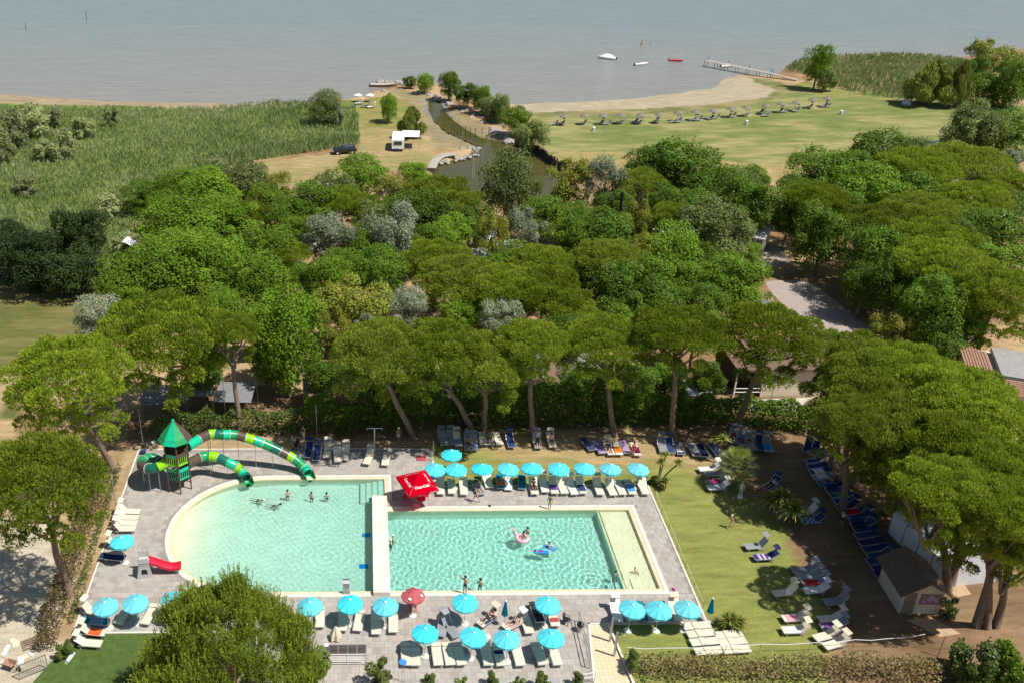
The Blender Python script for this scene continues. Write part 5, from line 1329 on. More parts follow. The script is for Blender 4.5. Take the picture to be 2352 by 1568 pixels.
# ---------------------------------------------------------------- red pavilion with lettering
pc = [G('B', 1858, 882, 2.35), G('B', 1990, 1078, 2.35), G('B', 2280, 1012, 2.35), G('B', 2148, 818, 2.35)]
ctr = sum(pc, Vector()) / 4
root = empty('red_pavilion', (ctr.x, ctr.y, DECK_Z), 0, 'red square pavilion with white drink lettering between the two pools', 'pavilion')
loc_ = [p - Vector((ctr.x, ctr.y, DECK_Z)) for p in pc]
apex = Vector((0, 0, 3.1))
cv = MB()
for i in range(4):
    a, b_ = loc_[i], loc_[(i + 1) % 4]
    for j in range(4):
        for k in range(4):
            def S(u, v):                # u along the edge, v towards the apex
                q = a.lerp(b_, u).lerp(apex, v); q = q.copy(); q.z -= .10 * math.sin(math.pi * v) * 1; return q
            u0, u1, v0, v1 = j / 4, (j + 1) / 4, k / 4, (k + 1) / 4
            if k < 3: cv.quad(S(u0, v0), S(u1, v0), S(u1, v1), S(u0, v1))
            else: cv.add([S(u0, v0), S(u1, v0), apex], [(0, 1, 2)])
canopy = cv.build('canopy', M['redcloth'], root)
vl = MB()
for i in range(4):
    a, b_ = loc_[i], loc_[(i + 1) % 4]
    vl.quad(a, b_, b_ - Vector((0, 0, .22)), a - Vector((0, 0, .22)))
vl.build('valance', M['redcloth'], canopy)
def lettering(text, size, mat, parent, mtx, name='lettering', shear=.35, spacing=.92):
    cu = bpy.data.curves.new(name, 'FONT'); cu.body = text; cu.size = size; cu.shear = shear; cu.align_x = 'CENTER'; cu.align_y = 'CENTER'; cu.offset = size * .018; cu.space_character = spacing
    t = bpy.data.objects.new(name, cu); COL.objects.link(t)
    dg = bpy.context.evaluated_depsgraph_get(); me = bpy.data.meshes.new_from_object(t.evaluated_get(dg))
    bpy.data.objects.remove(t)
    me.materials.clear(); me.materials.append(mat)
    o = bpy.data.objects.new(name, me); COL.objects.link(o); o.parent = parent; o.matrix_local = mtx
    return o
for i in range(4):
    a, b_ = loc_[i], loc_[(i + 1) % 4]
    ex = (b_ - a).normalized(); mid = a.lerp(b_, .5); ey = (apex - mid).normalized(); ez = ex.cross(ey).normalized()
    if ez.z < 0: ez = -ez; ex = -ex
    ey = ez.cross(ex)
    c = mid.lerp(apex, .36) - Vector((0, 0, .09)) + ez * .05
    mt = Matrix(((ex.x, ey.x, ez.x, c.x), (ex.y, ey.y, ez.y, c.y), (ex.z, ey.z, ez.z, c.z), (0, 0, 0, 1)))
    lettering('Coca-Cola', .34, M['whitepaint'], canopy, mt)
    c2 = a.lerp(b_, .82) - Vector((0, 0, .11)); ez2 = ex.cross(Vector((0, 0, 1))).normalized()
    out = (mid - Vector((0, 0, mid.z))).normalized()
    if ez2.dot(out) < 0: ez2 = -ez2
    ex2 = Vector((0, 0, 1)).cross(ez2); c2 = c2 + ez2 * .012
    mt = Matrix(((ex2.x, 0, ez2.x, c2.x), (ex2.y, 0, ez2.y, c2.y), (ex2.z, 1, ez2.z, c2.z), (0, 0, 0, 1)))
    lettering('Coca-Cola', .16, M['whitepaint'], canopy, mt)
mb = MB(); mb.tube([(0, 0, 0), (0, 0, 3.05)], .045, 10); mb.build('pole', M['steel'], root)
for i in range(4):
    mb = MB(); mb.bar((0, 0, 2.9), loc_[i] + Vector((0, 0, -.02)), .03); mb.build('rib', M['steel'], root)
mb = MB(); mb.box((0, 0, .05), (.8, .8, .1)); mb.build('base', M['concrete'], root)
base = Vector((ctr.x, ctr.y, DECK_Z))
for k, (dx, dy, rz) in enumerate([(-.9, .5, 60), (-.2, -.85, 180), (.75, .55, -60)]):
    chair(base + Vector((dx, dy, 0)), R(rz), M['redplastic'], ['red plastic chair at the left under the red pavilion', 'red plastic chair at the front under the red pavilion', 'red plastic chair at the back right under the red pavilion'][k])
tb_ = empty('round_table', base + Vector((.35, -.25, 0)), 0, 'red round table under the red pavilion', 'table')
mb = MB(); mb.lathe([(.4, 0), (.4, .03)], 18, (0, 0, .7)); mb.build('table_top', M['redplastic'], tb_)
mb = MB(); mb.lathe([(.22, 0), (.2, .04), (.04, .08), (.035, .7)], 12); mb.build('pedestal', M['redplastic'], tb_)
# ---------------------------------------------------------------- slide tower with three tube slides
TC = Vector((-16.85, 71.05, DECK_Z))
tw_ = empty('slide_tower', TC, R(12), 'hexagonal green and brown play tower with three tube slides', 'slide')
HR = 1.12
hexp = [Vector((HR * math.cos(R(60 * i - 90)), HR * math.sin(R(60 * i - 90)), 0)) for i in range(6)]
for h_ in hexp:
    mb = MB(); mb.tube([h_, h_ + Vector((0, 0, 5.45))], .065, 8)
    po = mb.build('post', M['brownplastic'], tw_)
    for z in (1.45, 2.95, 4.45):
        mb = MB(); mb.tube([h_ + Vector((0, 0, z)), h_ + Vector((0, 0, z + .1))], .095, 8); mb.build('collar', M['brownplastic'], po)
for z in (1.35, 2.85, 3.95):
    mb = MB(); mb.slab([(p.x * .97, p.y * .97) for p in hexp], z - .05, z); mb.build('floor', M['brownplastic'], tw_)
cyc = [('gaqua', 'brownplastic', 'glime'), ('gpine', 'gmid', 'gaqua'), ('brownplastic', 'gpine', 'gmid')]
for i in range(6):
    a, b_ = hexp[i], hexp[(i + 1) % 6]
    for lv, z in enumerate((1.4, 2.9)):
        mt = M[['gaqua', 'brownplastic', 'brownplastic', 'gmid', 'gpine', 'gpine'][i] if lv == 0 else ['glime', 'gpine', 'brownplastic', 'gaqua', 'gmid', 'glime'][i]]
        pn = MB(); d = (b_ - a)
        pn.bar(a.lerp(b_, .08) + Vector((0, 0, z + .08)), a.lerp(b_, .92) + Vector((0, 0, z + .08)), .05, .16)
        pn.build('panel_rail', mt, tw_)
        hd = MB(); hd.bar(a.lerp(b_, .08) + Vector((0, 0, z + .98)), a.lerp(b_, .92) + Vector((0, 0, z + .98)), .05, .34)
        hd.build('panel_head', M[['gaqua', 'brownplastic', 'gpine', 'gmid', 'gpine', 'gmid'][(i + lv) % 6]], tw_)
        for k in range(5):
            u = .14 + .18 * k
            sl = MB(); sl.bar(a.lerp(b_, u) + Vector((0, 0, z + .15)), a.lerp(b_, u) + Vector((0, 0, z + .82)), .07, .03); sl.build('slat', mt, tw_)
# roof: eight sided bell of overlapping shingles, two sectors brown
NR = 8
prof = [(.10, 7.05), (.34, 6.72), (.62, 6.38), (.90, 6.03), (1.18, 5.68), (1.42, 5.28)]
for i in range(NR):
    a0, a1 = 2 * math.pi * i / NR, 2 * math.pi * (i + 1) / NR
    mt = M['brownplastic'] if i in (7, 0) else (M['gaqua'] if i % 2 else M['gmid'])
    for j in range(len(prof) - 1):
        (r0, z0), (r1, z1) = prof[j], prof[j + 1]
        sh = MB(); k = 1.06
        sh.add([(r0 * math.cos(a0), r0 * math.sin(a0), z0), (r0 * math.cos(a1), r0 * math.sin(a1), z0), (r1 * k * math.cos(a1), r1 * k * math.sin(a1), z1 - .05), (r1 * k * math.cos(a0), r1 * k * math.sin(a0), z1 - .05),
                (r1 * .96 * math.cos(a1), r1 * .96 * math.sin(a1), z1 - .07), (r1 * .96 * math.cos(a0), r1 * .96 * math.sin(a0), z1 - .07)], [(3, 2, 1, 0), (3, 5, 4, 2)])
        sh.build('shingle', mt, tw_)
mb = MB(); mb.lathe([(.14, 6.98), (.12, 7.12), (.02, 7.2)], 10); mb.build('roof_cap', M['gaqua'], tw_)
def bez(pts, n):
    """smooth path through points (Catmull-Rom)"""
    P0 = [Vector(p) for p in pts]; P0 = [P0[0] * 2 - P0[1]] + P0 + [P0[-1] * 2 - P0[-2]]; out = []
    segs = len(P0) - 3
    for i in range(n + 1):
        t = i / n * segs; k = min(int(t), segs - 1); t -= k
        a, b_, c, d = P0[k:k + 4]
        out.append(.5 * ((2 * b_) + (c - a) * t + (2 * a - 5 * b_ + 4 * c - d) * t * t + (3 * b_ - a - 3 * c + d) * t ** 3))
    return out
def tube_slide(pts, nseg, cols, label, rad=.45, legs=(), open_end=True):
    root = empty('tube_slide', TC, 0, label, 'slide')
    path = [p - TC for p in bez(pts, nseg * 3)]
    for i in range(nseg):
        mb = MB(); mb.tube(path[i * 3:i * 3 + 4], rad, 16, caps=False)
        s = mb.build('segment', M[cols[i % len(cols)]], root, True)
        p = path[i * 3]; d = (path[i * 3 + 1] - p).normalized()
        fl = MB(); fl.tube([p - d * .025, p + d * .025], rad + .035, 16); fl.build('flange', M['greyplastic'] if i % 2 else M['gpine'], s)
    if open_end:
        p, q = path[-1], path[-2]; d = (p - q).normalized()
        # scoop: lower half shell running out over the water
        x = d.cross(Vector((0, 0, 1))).normalized(); u = x.cross(d)
        sc2 = MB(); n = 12; vs, fs = [], []
        for k in range(4):
            c = p + d * .25 * k
            for j in range(n + 1):
                t = math.pi + math.pi * j / n; lift = .34 - .10 * k
                vs.append(c + x * rad * 1.02 * math.cos(t) + u * (rad * math.sin(t) + (lift if j in (0, n) else 0)))
        for k in range(3):
            for j in range(n): fs.append((k * (n + 1) + j, k * (n + 1) + j + 1, (k + 1) * (n + 1) + j + 1, (k + 1) * (n + 1) + j))
        sc2.add(vs, fs); sc2.build('exit_scoop', M['gmid'], root, True)
    for (i, off) in legs:
        p = path[min(i * 3, len(path) - 1)]
        lg = MB(); lg.tube([Vector((p.x + off, p.y, 0)), Vector((p.x + off, p.y, p.z - rad + .02))], .03, 6); lg.build('support_leg', M['steel'], root)
    return root
def Z3(fr, x, y, z): return G(fr, x, y, z)
tube_slide([TC + Vector((.9, .5, 4.0)), Z3('A', 2050, 475, 4.0), Z3('A', 2180, 472, 3.9), Z3('B', 260, 475, 3.6), Z3('B', 420, 515, 3.2), Z3('B', 580, 575, 2.6), Z3('B', 740, 650, 1.9), Z3('B', 860, 720, 1.3), Z3('B', 950, 800, .75), Z3('B', 985, 850, .55)], 17,
           ['gaqua', 'brownplastic', 'glime', 'gpine', 'gaqua', 'gmid', 'brownplastic', 'glime', 'gaqua', 'gmid', 'gpine', 'brownplastic', 'glime', 'gmid', 'gmid', 'gaqua', 'gaqua'], 'long upper tube slide of green and brown rings reaching the pool', legs=[(2, .1), (2, -.1), (4, 0), (6, 0), (8, 0), (10, 0)])
tube_slide([TC + Vector((.8, .1, 2.35)), Z3('A', 2000, 690, 2.3), Z3('A', 2120, 690, 2.2), Z3('A', 2230, 735, 1.9), Z3('A', 2330, 785, 1.45), Z3('B', 310, 815, .95), Z3('B', 360, 870, .6), Z3('B', 378, 900, .5)], 9,
           ['brownplastic', 'gmid', 'glime', 'gpine', 'gaqua', 'glime', 'gmid', 'gaqua', 'gpine'], 'shorter lower tube slide of green rings reaching the pool', legs=[(2, 0), (4, 0), (6, 0)])
tube_slide([TC + Vector((-.7, -.3, 3.5)), Z3('A', 1640, 745, 3.1), Z3('A', 1530, 800, 2.8), Z3('A', 1430, 800, 2.5), Z3('A', 1400, 745, 2.2), Z3('A', 1470, 700, 1.9), Z3('A', 1560, 720, 1.6), Z3('A', 1620, 790, 1.3)], 8,
           ['brownplastic', 'glime', 'gpine', 'brownplastic', 'gmid', 'gmid', 'gpine', 'gpine'], 'coiled tube slide curling round on the left of the tower', legs=[(2, 0), (3, 0), (4, 0)], open_end=False)
# ---------------------------------------------------------------- small toy slide
p = G('P2', 1100, 700, 0)
ts = empty('toy_slide', (p.x, p.y, DECK_Z), R(8), 'small grey toy castle with a red slide into the round pool', 'toy slide'); ts.scale = (1.25, 1.25, 1.35)
fb = MB()
outer = [(-.50, 0), (-.28, 1.15), (.28, 1.15), (.50, 0)]
inner = [(-.20, .28), (-.18, .58), (-.10, .68), (.10, .68), (.18, .58), (.20, .28)]
for s, nm in ((-1, 'front_wall'), (1, 'back_wall')):
    fb = MB()
    tri = tessellate_polygon([[Vector((x, z, 0)) for x, z in outer], [Vector((x, z, 0)) for x, z in inner]])
    al = outer + inner; y = .38 * s
    fb.add([(x, y, z) for x, z in al] + [(x, y + .05, z) for x, z in al], [tuple(t) for t in tri] + [tuple(i + len(al) for i in reversed(t)) for t in tri] + [(0, 1, 1 + len(al), len(al)), (1, 2, 2 + len(al), 1 + len(al)), (2, 3, 3 + len(al), 2 + len(al))])
    fb.build(nm, M['greyplastic'], ts)
mb = MB(); mb.box((0, 0, 1.0), (.62, .8, .06)); mb.build('platform', M['greyplastic'], ts)
for s in (-1, 1):
    mb = MB(); mb.box((0, .4 * s, 1.28), (.66, .06, .30)); 
    for k in (-1, 0, 1): mb.box((.24 * k, .4 * s, 1.46), (.12, .06, .08))
    mb.build('battlement', M['greyplastic'], ts)
for k in range(4):
    mb = MB(); mb.box((-.44 + .05 * k, 0, .2 + .24 * k), (.08, .6, .05)); mb.build('rung', M['brownplastic'], ts)
sl = MB(); path = [(.30, 1.02), (.75, .80), (1.2, .55), (1.65, .36), (2.0, .34), (2.25, .42)]
vs, fs = [], []
for (x, z) in path:
    vs += [(x, -.27, z + .16), (x, -.22, z), (x, .22, z), (x, .27, z + .16), (x, .31, z + .14), (x, .31, z - .06), (x, -.31, z - .06), (x, -.31, z + .14)]
for i in range(len(path) - 1):
    for j in range(8): fs.append((i * 8 + j, i * 8 + (j + 1) % 8, (i + 1) * 8 + (j + 1) % 8, (i + 1) * 8 + j))
sl.add(vs, fs); sl.build('slide', M['redplastic'], ts)
mb = MB(); mb.lathe([(.12, -.15), (.16, -.1), (.16, .1), (.12, .15)], 12, (1.95, 0, .14)); mb.build('slide_foot', M['mint'], ts)
# ================================================================ PEOPLE
POSES = {
 'stand': dict(pel=(0,0,.92), ch=(0,0,1.22), nk=(0,0,1.44), hd=(0,-.02,1.60), sL=(.17,0,1.39), eL=(.24,.02,1.12), wL=(.25,-.10,.90), sR=(-.17,0,1.39), eR=(-.24,.03,1.12), wR=(-.25,-.06,.88),
               hL=(.09,0,.88), kL=(.10,-.03,.48), aL=(.10,.02,.07), tL=(.11,-.14,.03), hR=(-.09,0,.88), kR=(-.10,0,.48), aR=(-.10,.03,.07), tR=(-.11,-.13,.03)),
 'walk': dict(pel=(0,0,.92), ch=(0,-.03,1.22), nk=(0,-.05,1.43), hd=(0,-.08,1.59), sL=(.17,-.04,1.39), eL=(.23,.12,1.14), wL=(.22,.16,.90), sR=(-.17,-.04,1.39), eR=(-.22,-.15,1.13), wR=(-.2,-.33,1.0),
               hL=(.09,0,.88), kL=(.10,-.22,.52), aL=(.10,-.26,.10), tL=(.11,-.41,.06), hR=(-.09,0,.88), kR=(-.10,.10,.48), aR=(-.10,.34,.12), tR=(-.11,.22,.03)),
 'point': dict(pel=(0,0,.92), ch=(0,0,1.22), nk=(0,0,1.44), hd=(.02,-.03,1.60), sL=(.17,0,1.39), eL=(.42,-.1,1.34), wL=(.66,-.16,1.32), sR=(-.17,0,1.39), eR=(-.27,.03,1.15), wR=(-.16,-.1,.98),
               hL=(.09,0,.88), kL=(.10,-.03,.48), aL=(.10,.02,.07), tL=(.11,-.14,.03), hR=(-.09,0,.88), kR=(-.10,0,.48), aR=(-.10,.03,.07), tR=(-.11,-.13,.03)),
 'sit': dict(pel=(0,.05,.52), ch=(0,.12,.82), nk=(0,.12,1.04), hd=(0,.08,1.20), sL=(.17,.12,.99), eL=(.23,-.02,.76), wL=(.18,-.24,.66), sR=(-.17,.12,.99), eR=(-.23,0,.76), wR=(-.18,-.22,.64),
               hL=(.09,0,.50), kL=(.12,-.42,.54), aL=(.12,-.46,.10), tL=(.12,-.62,.05), hR=(-.09,0,.50), kR=(-.12,-.40,.54), aR=(-.12,-.50,.10), tR=(-.12,-.66,.05)),
 'lie': dict(pel=(0,-.05,.48), ch=(0,.26,.56), nk=(0,.46,.68), hd=(0,.60,.76), sL=(.17,.42,.64), eL=(.27,.22,.52), wL=(.24,0,.50), sR=(-.17,.42,.64), eR=(-.30,.30,.60), wR=(-.16,.12,.60),
               hL=(.09,-.10,.46), kL=(.11,-.50,.52), aL=(.10,-.90,.42), tL=(.11,-.95,.55), hR=(-.09,-.10,.46), kR=(-.11,-.48,.66), aR=(-.11,-.80,.42), tR=(-.12,-.92,.44)),
 'prone': dict(pel=(0,-.05,.46), ch=(0,.26,.47), nk=(0,.46,.49), hd=(.03,.62,.52), sL=(.17,.42,.46), eL=(.34,.52,.44), wL=(.20,.72,.43), sR=(-.17,.42,.46), eR=(-.34,.52,.44), wR=(-.20,.70,.43),
               hL=(.09,-.10,.45), kL=(.12,-.50,.44), aL=(.14,-.90,.44), tL=(.14,-1.02,.40), hR=(-.09,-.10,.45), kR=(-.12,-.50,.44), aR=(-.15,-.90,.44), tR=(-.15,-1.02,.40)),
 'swim': dict(pel=(0,.30,.86), ch=(0,.05,1.06), nk=(0,-.12,1.22), hd=(0,-.24,1.32), sL=(.18,-.08,1.16), eL=(.40,-.25,1.08), wL=(.55,-.45,1.04), sR=(-.18,-.08,1.16), eR=(-.40,-.22,1.08), wR=(-.58,-.35,1.04),
               hL=(.10,.38,.80), kL=(.16,.75,.62), aL=(.14,1.10,.66), tL=(.14,1.24,.66), hR=(-.10,.38,.80), kR=(-.16,.72,.58), aR=(-.14,1.05,.54), tR=(-.14,1.2,.54)),
}
EDG = [('pel','ch'),('ch','nk'),('nk','hd'),('ch','sL'),('sL','eL'),('eL','wL'),('ch','sR'),('sR','eR'),('eR','wR'),('pel','hL'),('hL','kL'),('kL','aL'),('aL','tL'),('pel','hR'),('hR','kR'),('kR','aR'),('aR','tR')]
RADI = dict(pel=(.14,.10), ch=(.15,.105), nk=(.055,.055), hd=(.095,.105), sL=(.06,.06), sR=(.06,.06), eL=(.042,.042), eR=(.042,.042), wL=(.032,.026), wR=(.032,.026), hL=(.088,.088), hR=(.088,.088), kL=(.058,.058), kR=(.058,.058), aL=(.040,.040), aR=(.040,.040), tL=(.038,.026), tR=(.038,.026))
BODY = {}
def body_mesh(pose, outfit):
    """one continuous skinned body; outfit colours by the region of the body"""
    key = (pose, outfit)
    if key in BODY: return BODY[key]
    J = POSES[pose]; names = list(J)
    extra, ee, rr = [], [], []
    vs = [J[n] for n in names]; es = [(names.index(a), names.index(b)) for a, b in EDG]
    rad = [RADI[n] for n in names]
    # hands: palm and fingers of unequal length leave the wrist
    for sfx in 'LR':
        wv = Vector(J['w' + sfx]); ev = Vector(J['e' + sfx]); d = (wv - ev).normalized()
        i0 = names.index('w' + sfx); vs.append(tuple(wv + d * .09)); rad.append((.036, .018)); es.append((i0, len(vs) - 1))
    me = bpy.data.meshes.new('body'); me.from_pydata(vs, es, [])
    o = bpy.data.objects.new('body', me); COL.objects.link(o)
    md = o.modifiers.new('skin', 'SKIN'); md.use_smooth_shade = True; md.branch_smoothing = .6
    for i, sv in enumerate(me.skin_vertices[0].data):
        sv.radius = rad[i]; sv.use_root = (i == names.index('pel'))
    s2 = o.modifiers.new('sub', 'SUBSURF'); s2.levels = 1; s2.render_levels = 1
    dg = bpy.context.evaluated_depsgraph_get()
    nm = bpy.data.meshes.new_from_object(o.evaluated_get(dg)); nm.name = 'body'
    bpy.data.objects.remove(o)
    skin, top, bottom = outfit
    nm.materials.clear()
    for m_ in (skin, top, bottom): nm.materials.append(M[m_])
    seg = [(Vector(J[a]), Vector(J[b]), a, b) for a, b in EDG]
    idxs = []
    for p in nm.polygons:
        c = p.center; best, bd = None, 9
        for (a, b, na, nb) in seg:
            t = max(0, min(1, (c - a).dot(b - a) / max((b - a).length_squared, 1e-6))); d = (a + (b - a) * t - c).length
            if d < bd: bd, best, bt = d, (na, nb), t
        k = 0
        if best == ('pel', 'ch'): k = 2 if bt < .35 else 1
        elif best in (('ch', 'sL'), ('ch', 'sR'), ('ch', 'nk')): k = 1 if (best != ('ch', 'nk') or bt < .45) else 0
        elif best[0] == 'pel': k = 2
        elif best in (('hL', 'kL'), ('hR', 'kR')) and bt < .55: k = 2
        idxs.append(k)
    nm.polygons.foreach_set('material_index', idxs)
    BODY[key] = nm
    return nm
HAIRME = None
def person(loc, rz, pose, outfit, label, hair='hair', scale=1.0, water_=False, hat=None, group=None):
    global HAIRME
    root = empty('person', loc, rz, label, 'person', group); root.scale = (scale,) * 3
    me = body_mesh(pose, outfit)
    b_ = bpy.data.objects.new('body', me); COL.objects.link(b_); b_.parent = root
    hd = Vector(POSES[pose]['hd']); nk = Vector(POSES[pose]['nk']); up = (hd - nk).normalized()
    if HAIRME is None:
        mb = MB(); prof = []
        for i in range(7):
            t = i / 6 * 1.75; prof.append((max(.004, .118 * math.sin(t)), .128 * math.cos(t)))
        mb.lathe(list(reversed(prof)), 12); HAIRME = bpy.data.meshes.new('hair'); HAIRME.from_pydata(mb.v, [], mb.f); HAIRME.materials.append(M['hair']); HAIRME.shade_smooth()
    h = bpy.data.objects.new('swim_cap' if hat else 'hair', HAIRME); COL.objects.link(h); h.parent = root
    h.location = hd + up * .03 + Vector((0, .015, 0)); h.rotation_euler = up.to_track_quat('Z', 'Y').to_euler()
    paint(h, M[hat or hair])
    # nose and ears so that the head has a face
    fw = Vector((0, -1, 0)) if pose not in ('lie',) else Vector((0, -.5, .85)); fw = (fw - up * fw.dot(up)).normalized(); sd = fw.cross(up)
    fm = MB()
    fm.box(hd + fw * .105 + up * .005, (.025, .03, .04))
    fm.box(hd + sd * .10, (.02, .04, .055)); fm.box(hd - sd * .10, (.02, .04, .055))
    f_ = tag(fm.build('face', M[outfit[0]], b_), kind='stuff')
    for q in (b_, h, f_):
        if water_: q.cycles.is_caustics_receiver = True
    return root
bath = lambda c, s='skin': (s, s, 'c_' + c)
DZ = DECK_Z
def at(fr, x, y, z=0.0, dx=0, dy=0):
    p = G(fr, x, y, z); return Vector((p.x + dx, p.y + dy, z))
person(at('B', 838, 612, DZ), R(-70), 'stand', ('skin', 'c_grey', 'c_charcoal'), 'man in grey shirt and dark trousers standing beside a pushchair behind the slide', hat='blackpaint')
person(at('B', 942, 528), R(-40), 'stand', ('skin', 'c_charcoal', 'c_white'), 'man in dark shirt and white shorts in the hedge shade', 'hair_fair')
person(at('B', 1882, 548), R(20), 'stand', ('skin_tan', 'skin_tan', 'c_white'), 'bare chested man with white cap and white shorts behind the terrace', hat='whitepaint')
person(at('C', 592, 1138, DZ), R(-120), 'walk', ('skin', 'c_charcoal', 'skin'), 'woman in dark swimsuit walking past the loungers along the pool', 'hair', .97)
person(at('C', 1316, 1205, DZ + .02), R(-20), 'stand', ('skin', 'c_charcoal', 'glime'), 'child in dark top and lime shorts at the far edge of the rectangular pool', 'hair', .88)
person(at('D', 1115, 1488), R(-80), 'walk', bath('pink'), 'girl in white cap walking across the lawn', hat='whitepaint', scale=.82)
person(at('I', 755, 700, DZ + .02), R(150), 'point', bath('charcoal'), 'man in black trunks standing at the near pool edge with his arm out')
person(at('C', 2138, 690), R(30), 'stand', ('skin', 'c_red', 'c_red'), 'person in red standing between the loungers under the back pines')
person(at('E', 400, 1470), R(120), 'stand', ('skin_tan', 'c_white', 'c_charcoal'), 'person in white shirt standing beside the curved shaded row')
person(at('P3', 655, 322, DZ), 0, 'sit', ('skin', 'c_white', 'c_white'), 'lifeguard in white sitting on the red chair')
def on_lounger(i_label, pose, outfit, label, hair='hair', dz=0.0):
    o = next(q for q in LG if q['label'] == i_label)
    person(Vector(o.location) + Vector((0, 0, dz)), o.rotation_euler[2], pose, outfit, label, hair)
for lb in LG: pass
lab = lambda s: next(q['label'] for q in LG if s in q['label'])
on_lounger(lab('fourth from the red pavilion in the row along'), 'prone', bath('navy'), 'man in navy trunks lying face down on a pool lounger')
on_lounger(lab('ninth from the red pavilion in the row along'), 'sit', ('skin_tan', 'c_charcoal', 'c_charcoal'), 'person in black sitting on a lounger of the pool row', dz=-.05)
on_lounger('lounger with the sunbathing woman near the closed parasol', 'lie', ('skin', 'skin', 'c_charcoal'), 'woman in black bikini lying on a lounger of the front terrace')
on_lounger('lounger with tan striped towel behind a blue parasol', 'lie', ('skin', 'c_tan', 'c_charcoal'), 'woman lying on the tan striped towel', 'hair_fair')
on_lounger(lab('fourth from the pavilion side'), 'sit', bath('charcoal', 'skin_tan'), 'tanned person sitting up on a lounger under the back pines', dz=-.05)
on_lounger(lab('seventh from the pavilion side'), 'lie', ('skin', 'glime', 'c_charcoal'), 'person with yellow green top lying under the back pines')
on_lounger(lab('tenth from the pavilion side'), 'lie', ('skin', 'c_charcoal', 'c_charcoal'), 'person in dark clothes on the steep grey lounger under the back pines')
on_lounger(lab('eleventh from the pavilion side'), 'sit', bath('charcoal'), 'woman sitting on a cream lounger below the gap in the pines', 'hair', -.05)
on_lounger(lab('fourteenth from the pavilion side'), 'lie', ('skin', 'c_charcoal', 'skin'), 'person lying on a cream lounger beside the orange towel')
on_lounger(lab('seventh along the shaded far corner'), 'lie', ('skin', 'c_red', 'c_red'), 'person in red lying at the far lawn corner')
on_lounger(lab('ninth along the shaded far corner'), 'lie', ('skin', 'c_charcoal', 'skin'), 'person in dark top lying at the far lawn corner')
on_lounger(lab('third along the shaded far corner'), 'sit', ('skin', 'c_white', 'c_blue'), 'person in white sitting at the far lawn corner', dz=-.05)
on_lounger('single blue lounger in the tree shade right of the statue', 'lie', ('skin', 'c_white', 'c_blue'), 'person with white shirt on the single blue lounger')
on_lounger(lab('seventh from the far end of the curved'), 'lie', ('skin_tan', 'c_orange', 'c_navy'), 'person with orange top in the curved shaded row')
# bathers
FB = -1.0
for (fr, x, y, rz, pose, col, lb, sc_, cap, z) in [
        ('B', 530, 1115, 60, 'swim', 'charcoal', 'swimmer with white cap at the left in the round pool', 1.0, 'whitepaint', -1.22), ('B', 690, 1165, 70, 'swim', 'charcoal', 'swimmer stretched out lowest in the round pool', 1.0, None, -1.20),
        ('B', 785, 1070, 30, 'stand', 'blue', 'bather standing nearest the long slide exit', .95, None, -1.03), ('B', 1022, 1085, -20, 'stand', 'charcoal', 'bather standing in the upper part of the round pool', .95, None, -1.10), ('B', 1172, 1082, 10, 'stand', 'charcoal', 'bather farthest to the right in the round pool', .95, None, -1.18),
        ('I', 62, 170, 100, 'stand', 'charcoal', 'bather with white cap leaning at the dividing wall, upper one', .95, 'whitepaint', -1.2), ('I', 40, 215, 110, 'stand', 'charcoal', 'bather with white cap at the dividing wall, lower one', .95, 'whitepaint', -1.2),
        ('I', 1360, 100, 150, 'stand', 'grey', 'bather behind the pink swim ring', .95, None, -1.2), ('I', 905, 610, 160, 'stand', 'charcoal', 'woman in dark swimsuit in the water below the middle of the pool', 1.0, None, -1.15),
        ('I', 2210, 520, 60, 'stand', 'pink', 'child standing by the ledge of the rectangular pool', .8, None, -.95), ('J', 678, 490, 60, 'sit', 'pink', 'child sitting on the shallow ledge', .6, None, -.36)]:
    person(at(fr, x, y, 0.0) + Vector((0, 0, z)), R(rz), pose, bath(col), lb, 'hair', sc_, True, cap, 'bathers')
pf = at('I', 1310, 175, 0.0)
person(pf + Vector((.05, 0, -.38)), R(-60), 'sit', bath('pink'), 'girl riding the pink swim ring', 'hair', .9, True)
ringm = MB()
ringm.tube([(.46 * math.cos(t * math.pi / 10), .46 * math.sin(t * math.pi / 10), .08) for t in range(21)], .15, 10)
o = empty('swim_ring', pf, 0, 'pale pink inflatable ring with a long neck in the rectangular pool', 'swim ring')
M['infl'] = pm('pink_vinyl', (.80, .42, .50), .35, .05, 3)
ringm.build('ring', M['infl'], o, True)
mb = MB(); mb.tube([(-.45, .1, .15), (-.62, .16, .5), (-.72, .2, .85), (-.88, .22, .92), (-.98, .24, .82)], [.12, .09, .08, .09, .05], 9); mb.build('neck', M['infl'], o, True)
p1 = at('I', 1500, 300, 0.0)
person(p1 + Vector((0, 0, -.36)), R(80), 'prone', ('skin', 'c_magenta', 'c_magenta'), 'child in pink lying on a blue float', 'hair', .8, True)
p2 = at('I', 1575, 262, 0.0)
person(p2 + Vector((0, 0, -.38)), R(60), 'sit', bath('blue'), 'child sitting astride a blue float', 'hair', .75, True)
for (p_, rz, lb) in ((p1, 80, 'blue float under the child in pink'), (p2, 60, 'blue foam float under the sitting child')):
    mb = MB(); mb.box((0, 0, .02), (.42, 1.1, .07)); o = mb.build('float', M['c_brightblue']); o.location = p_; o.rotation_euler = (0, 0, R(rz)); tag(o, lb, 'float')
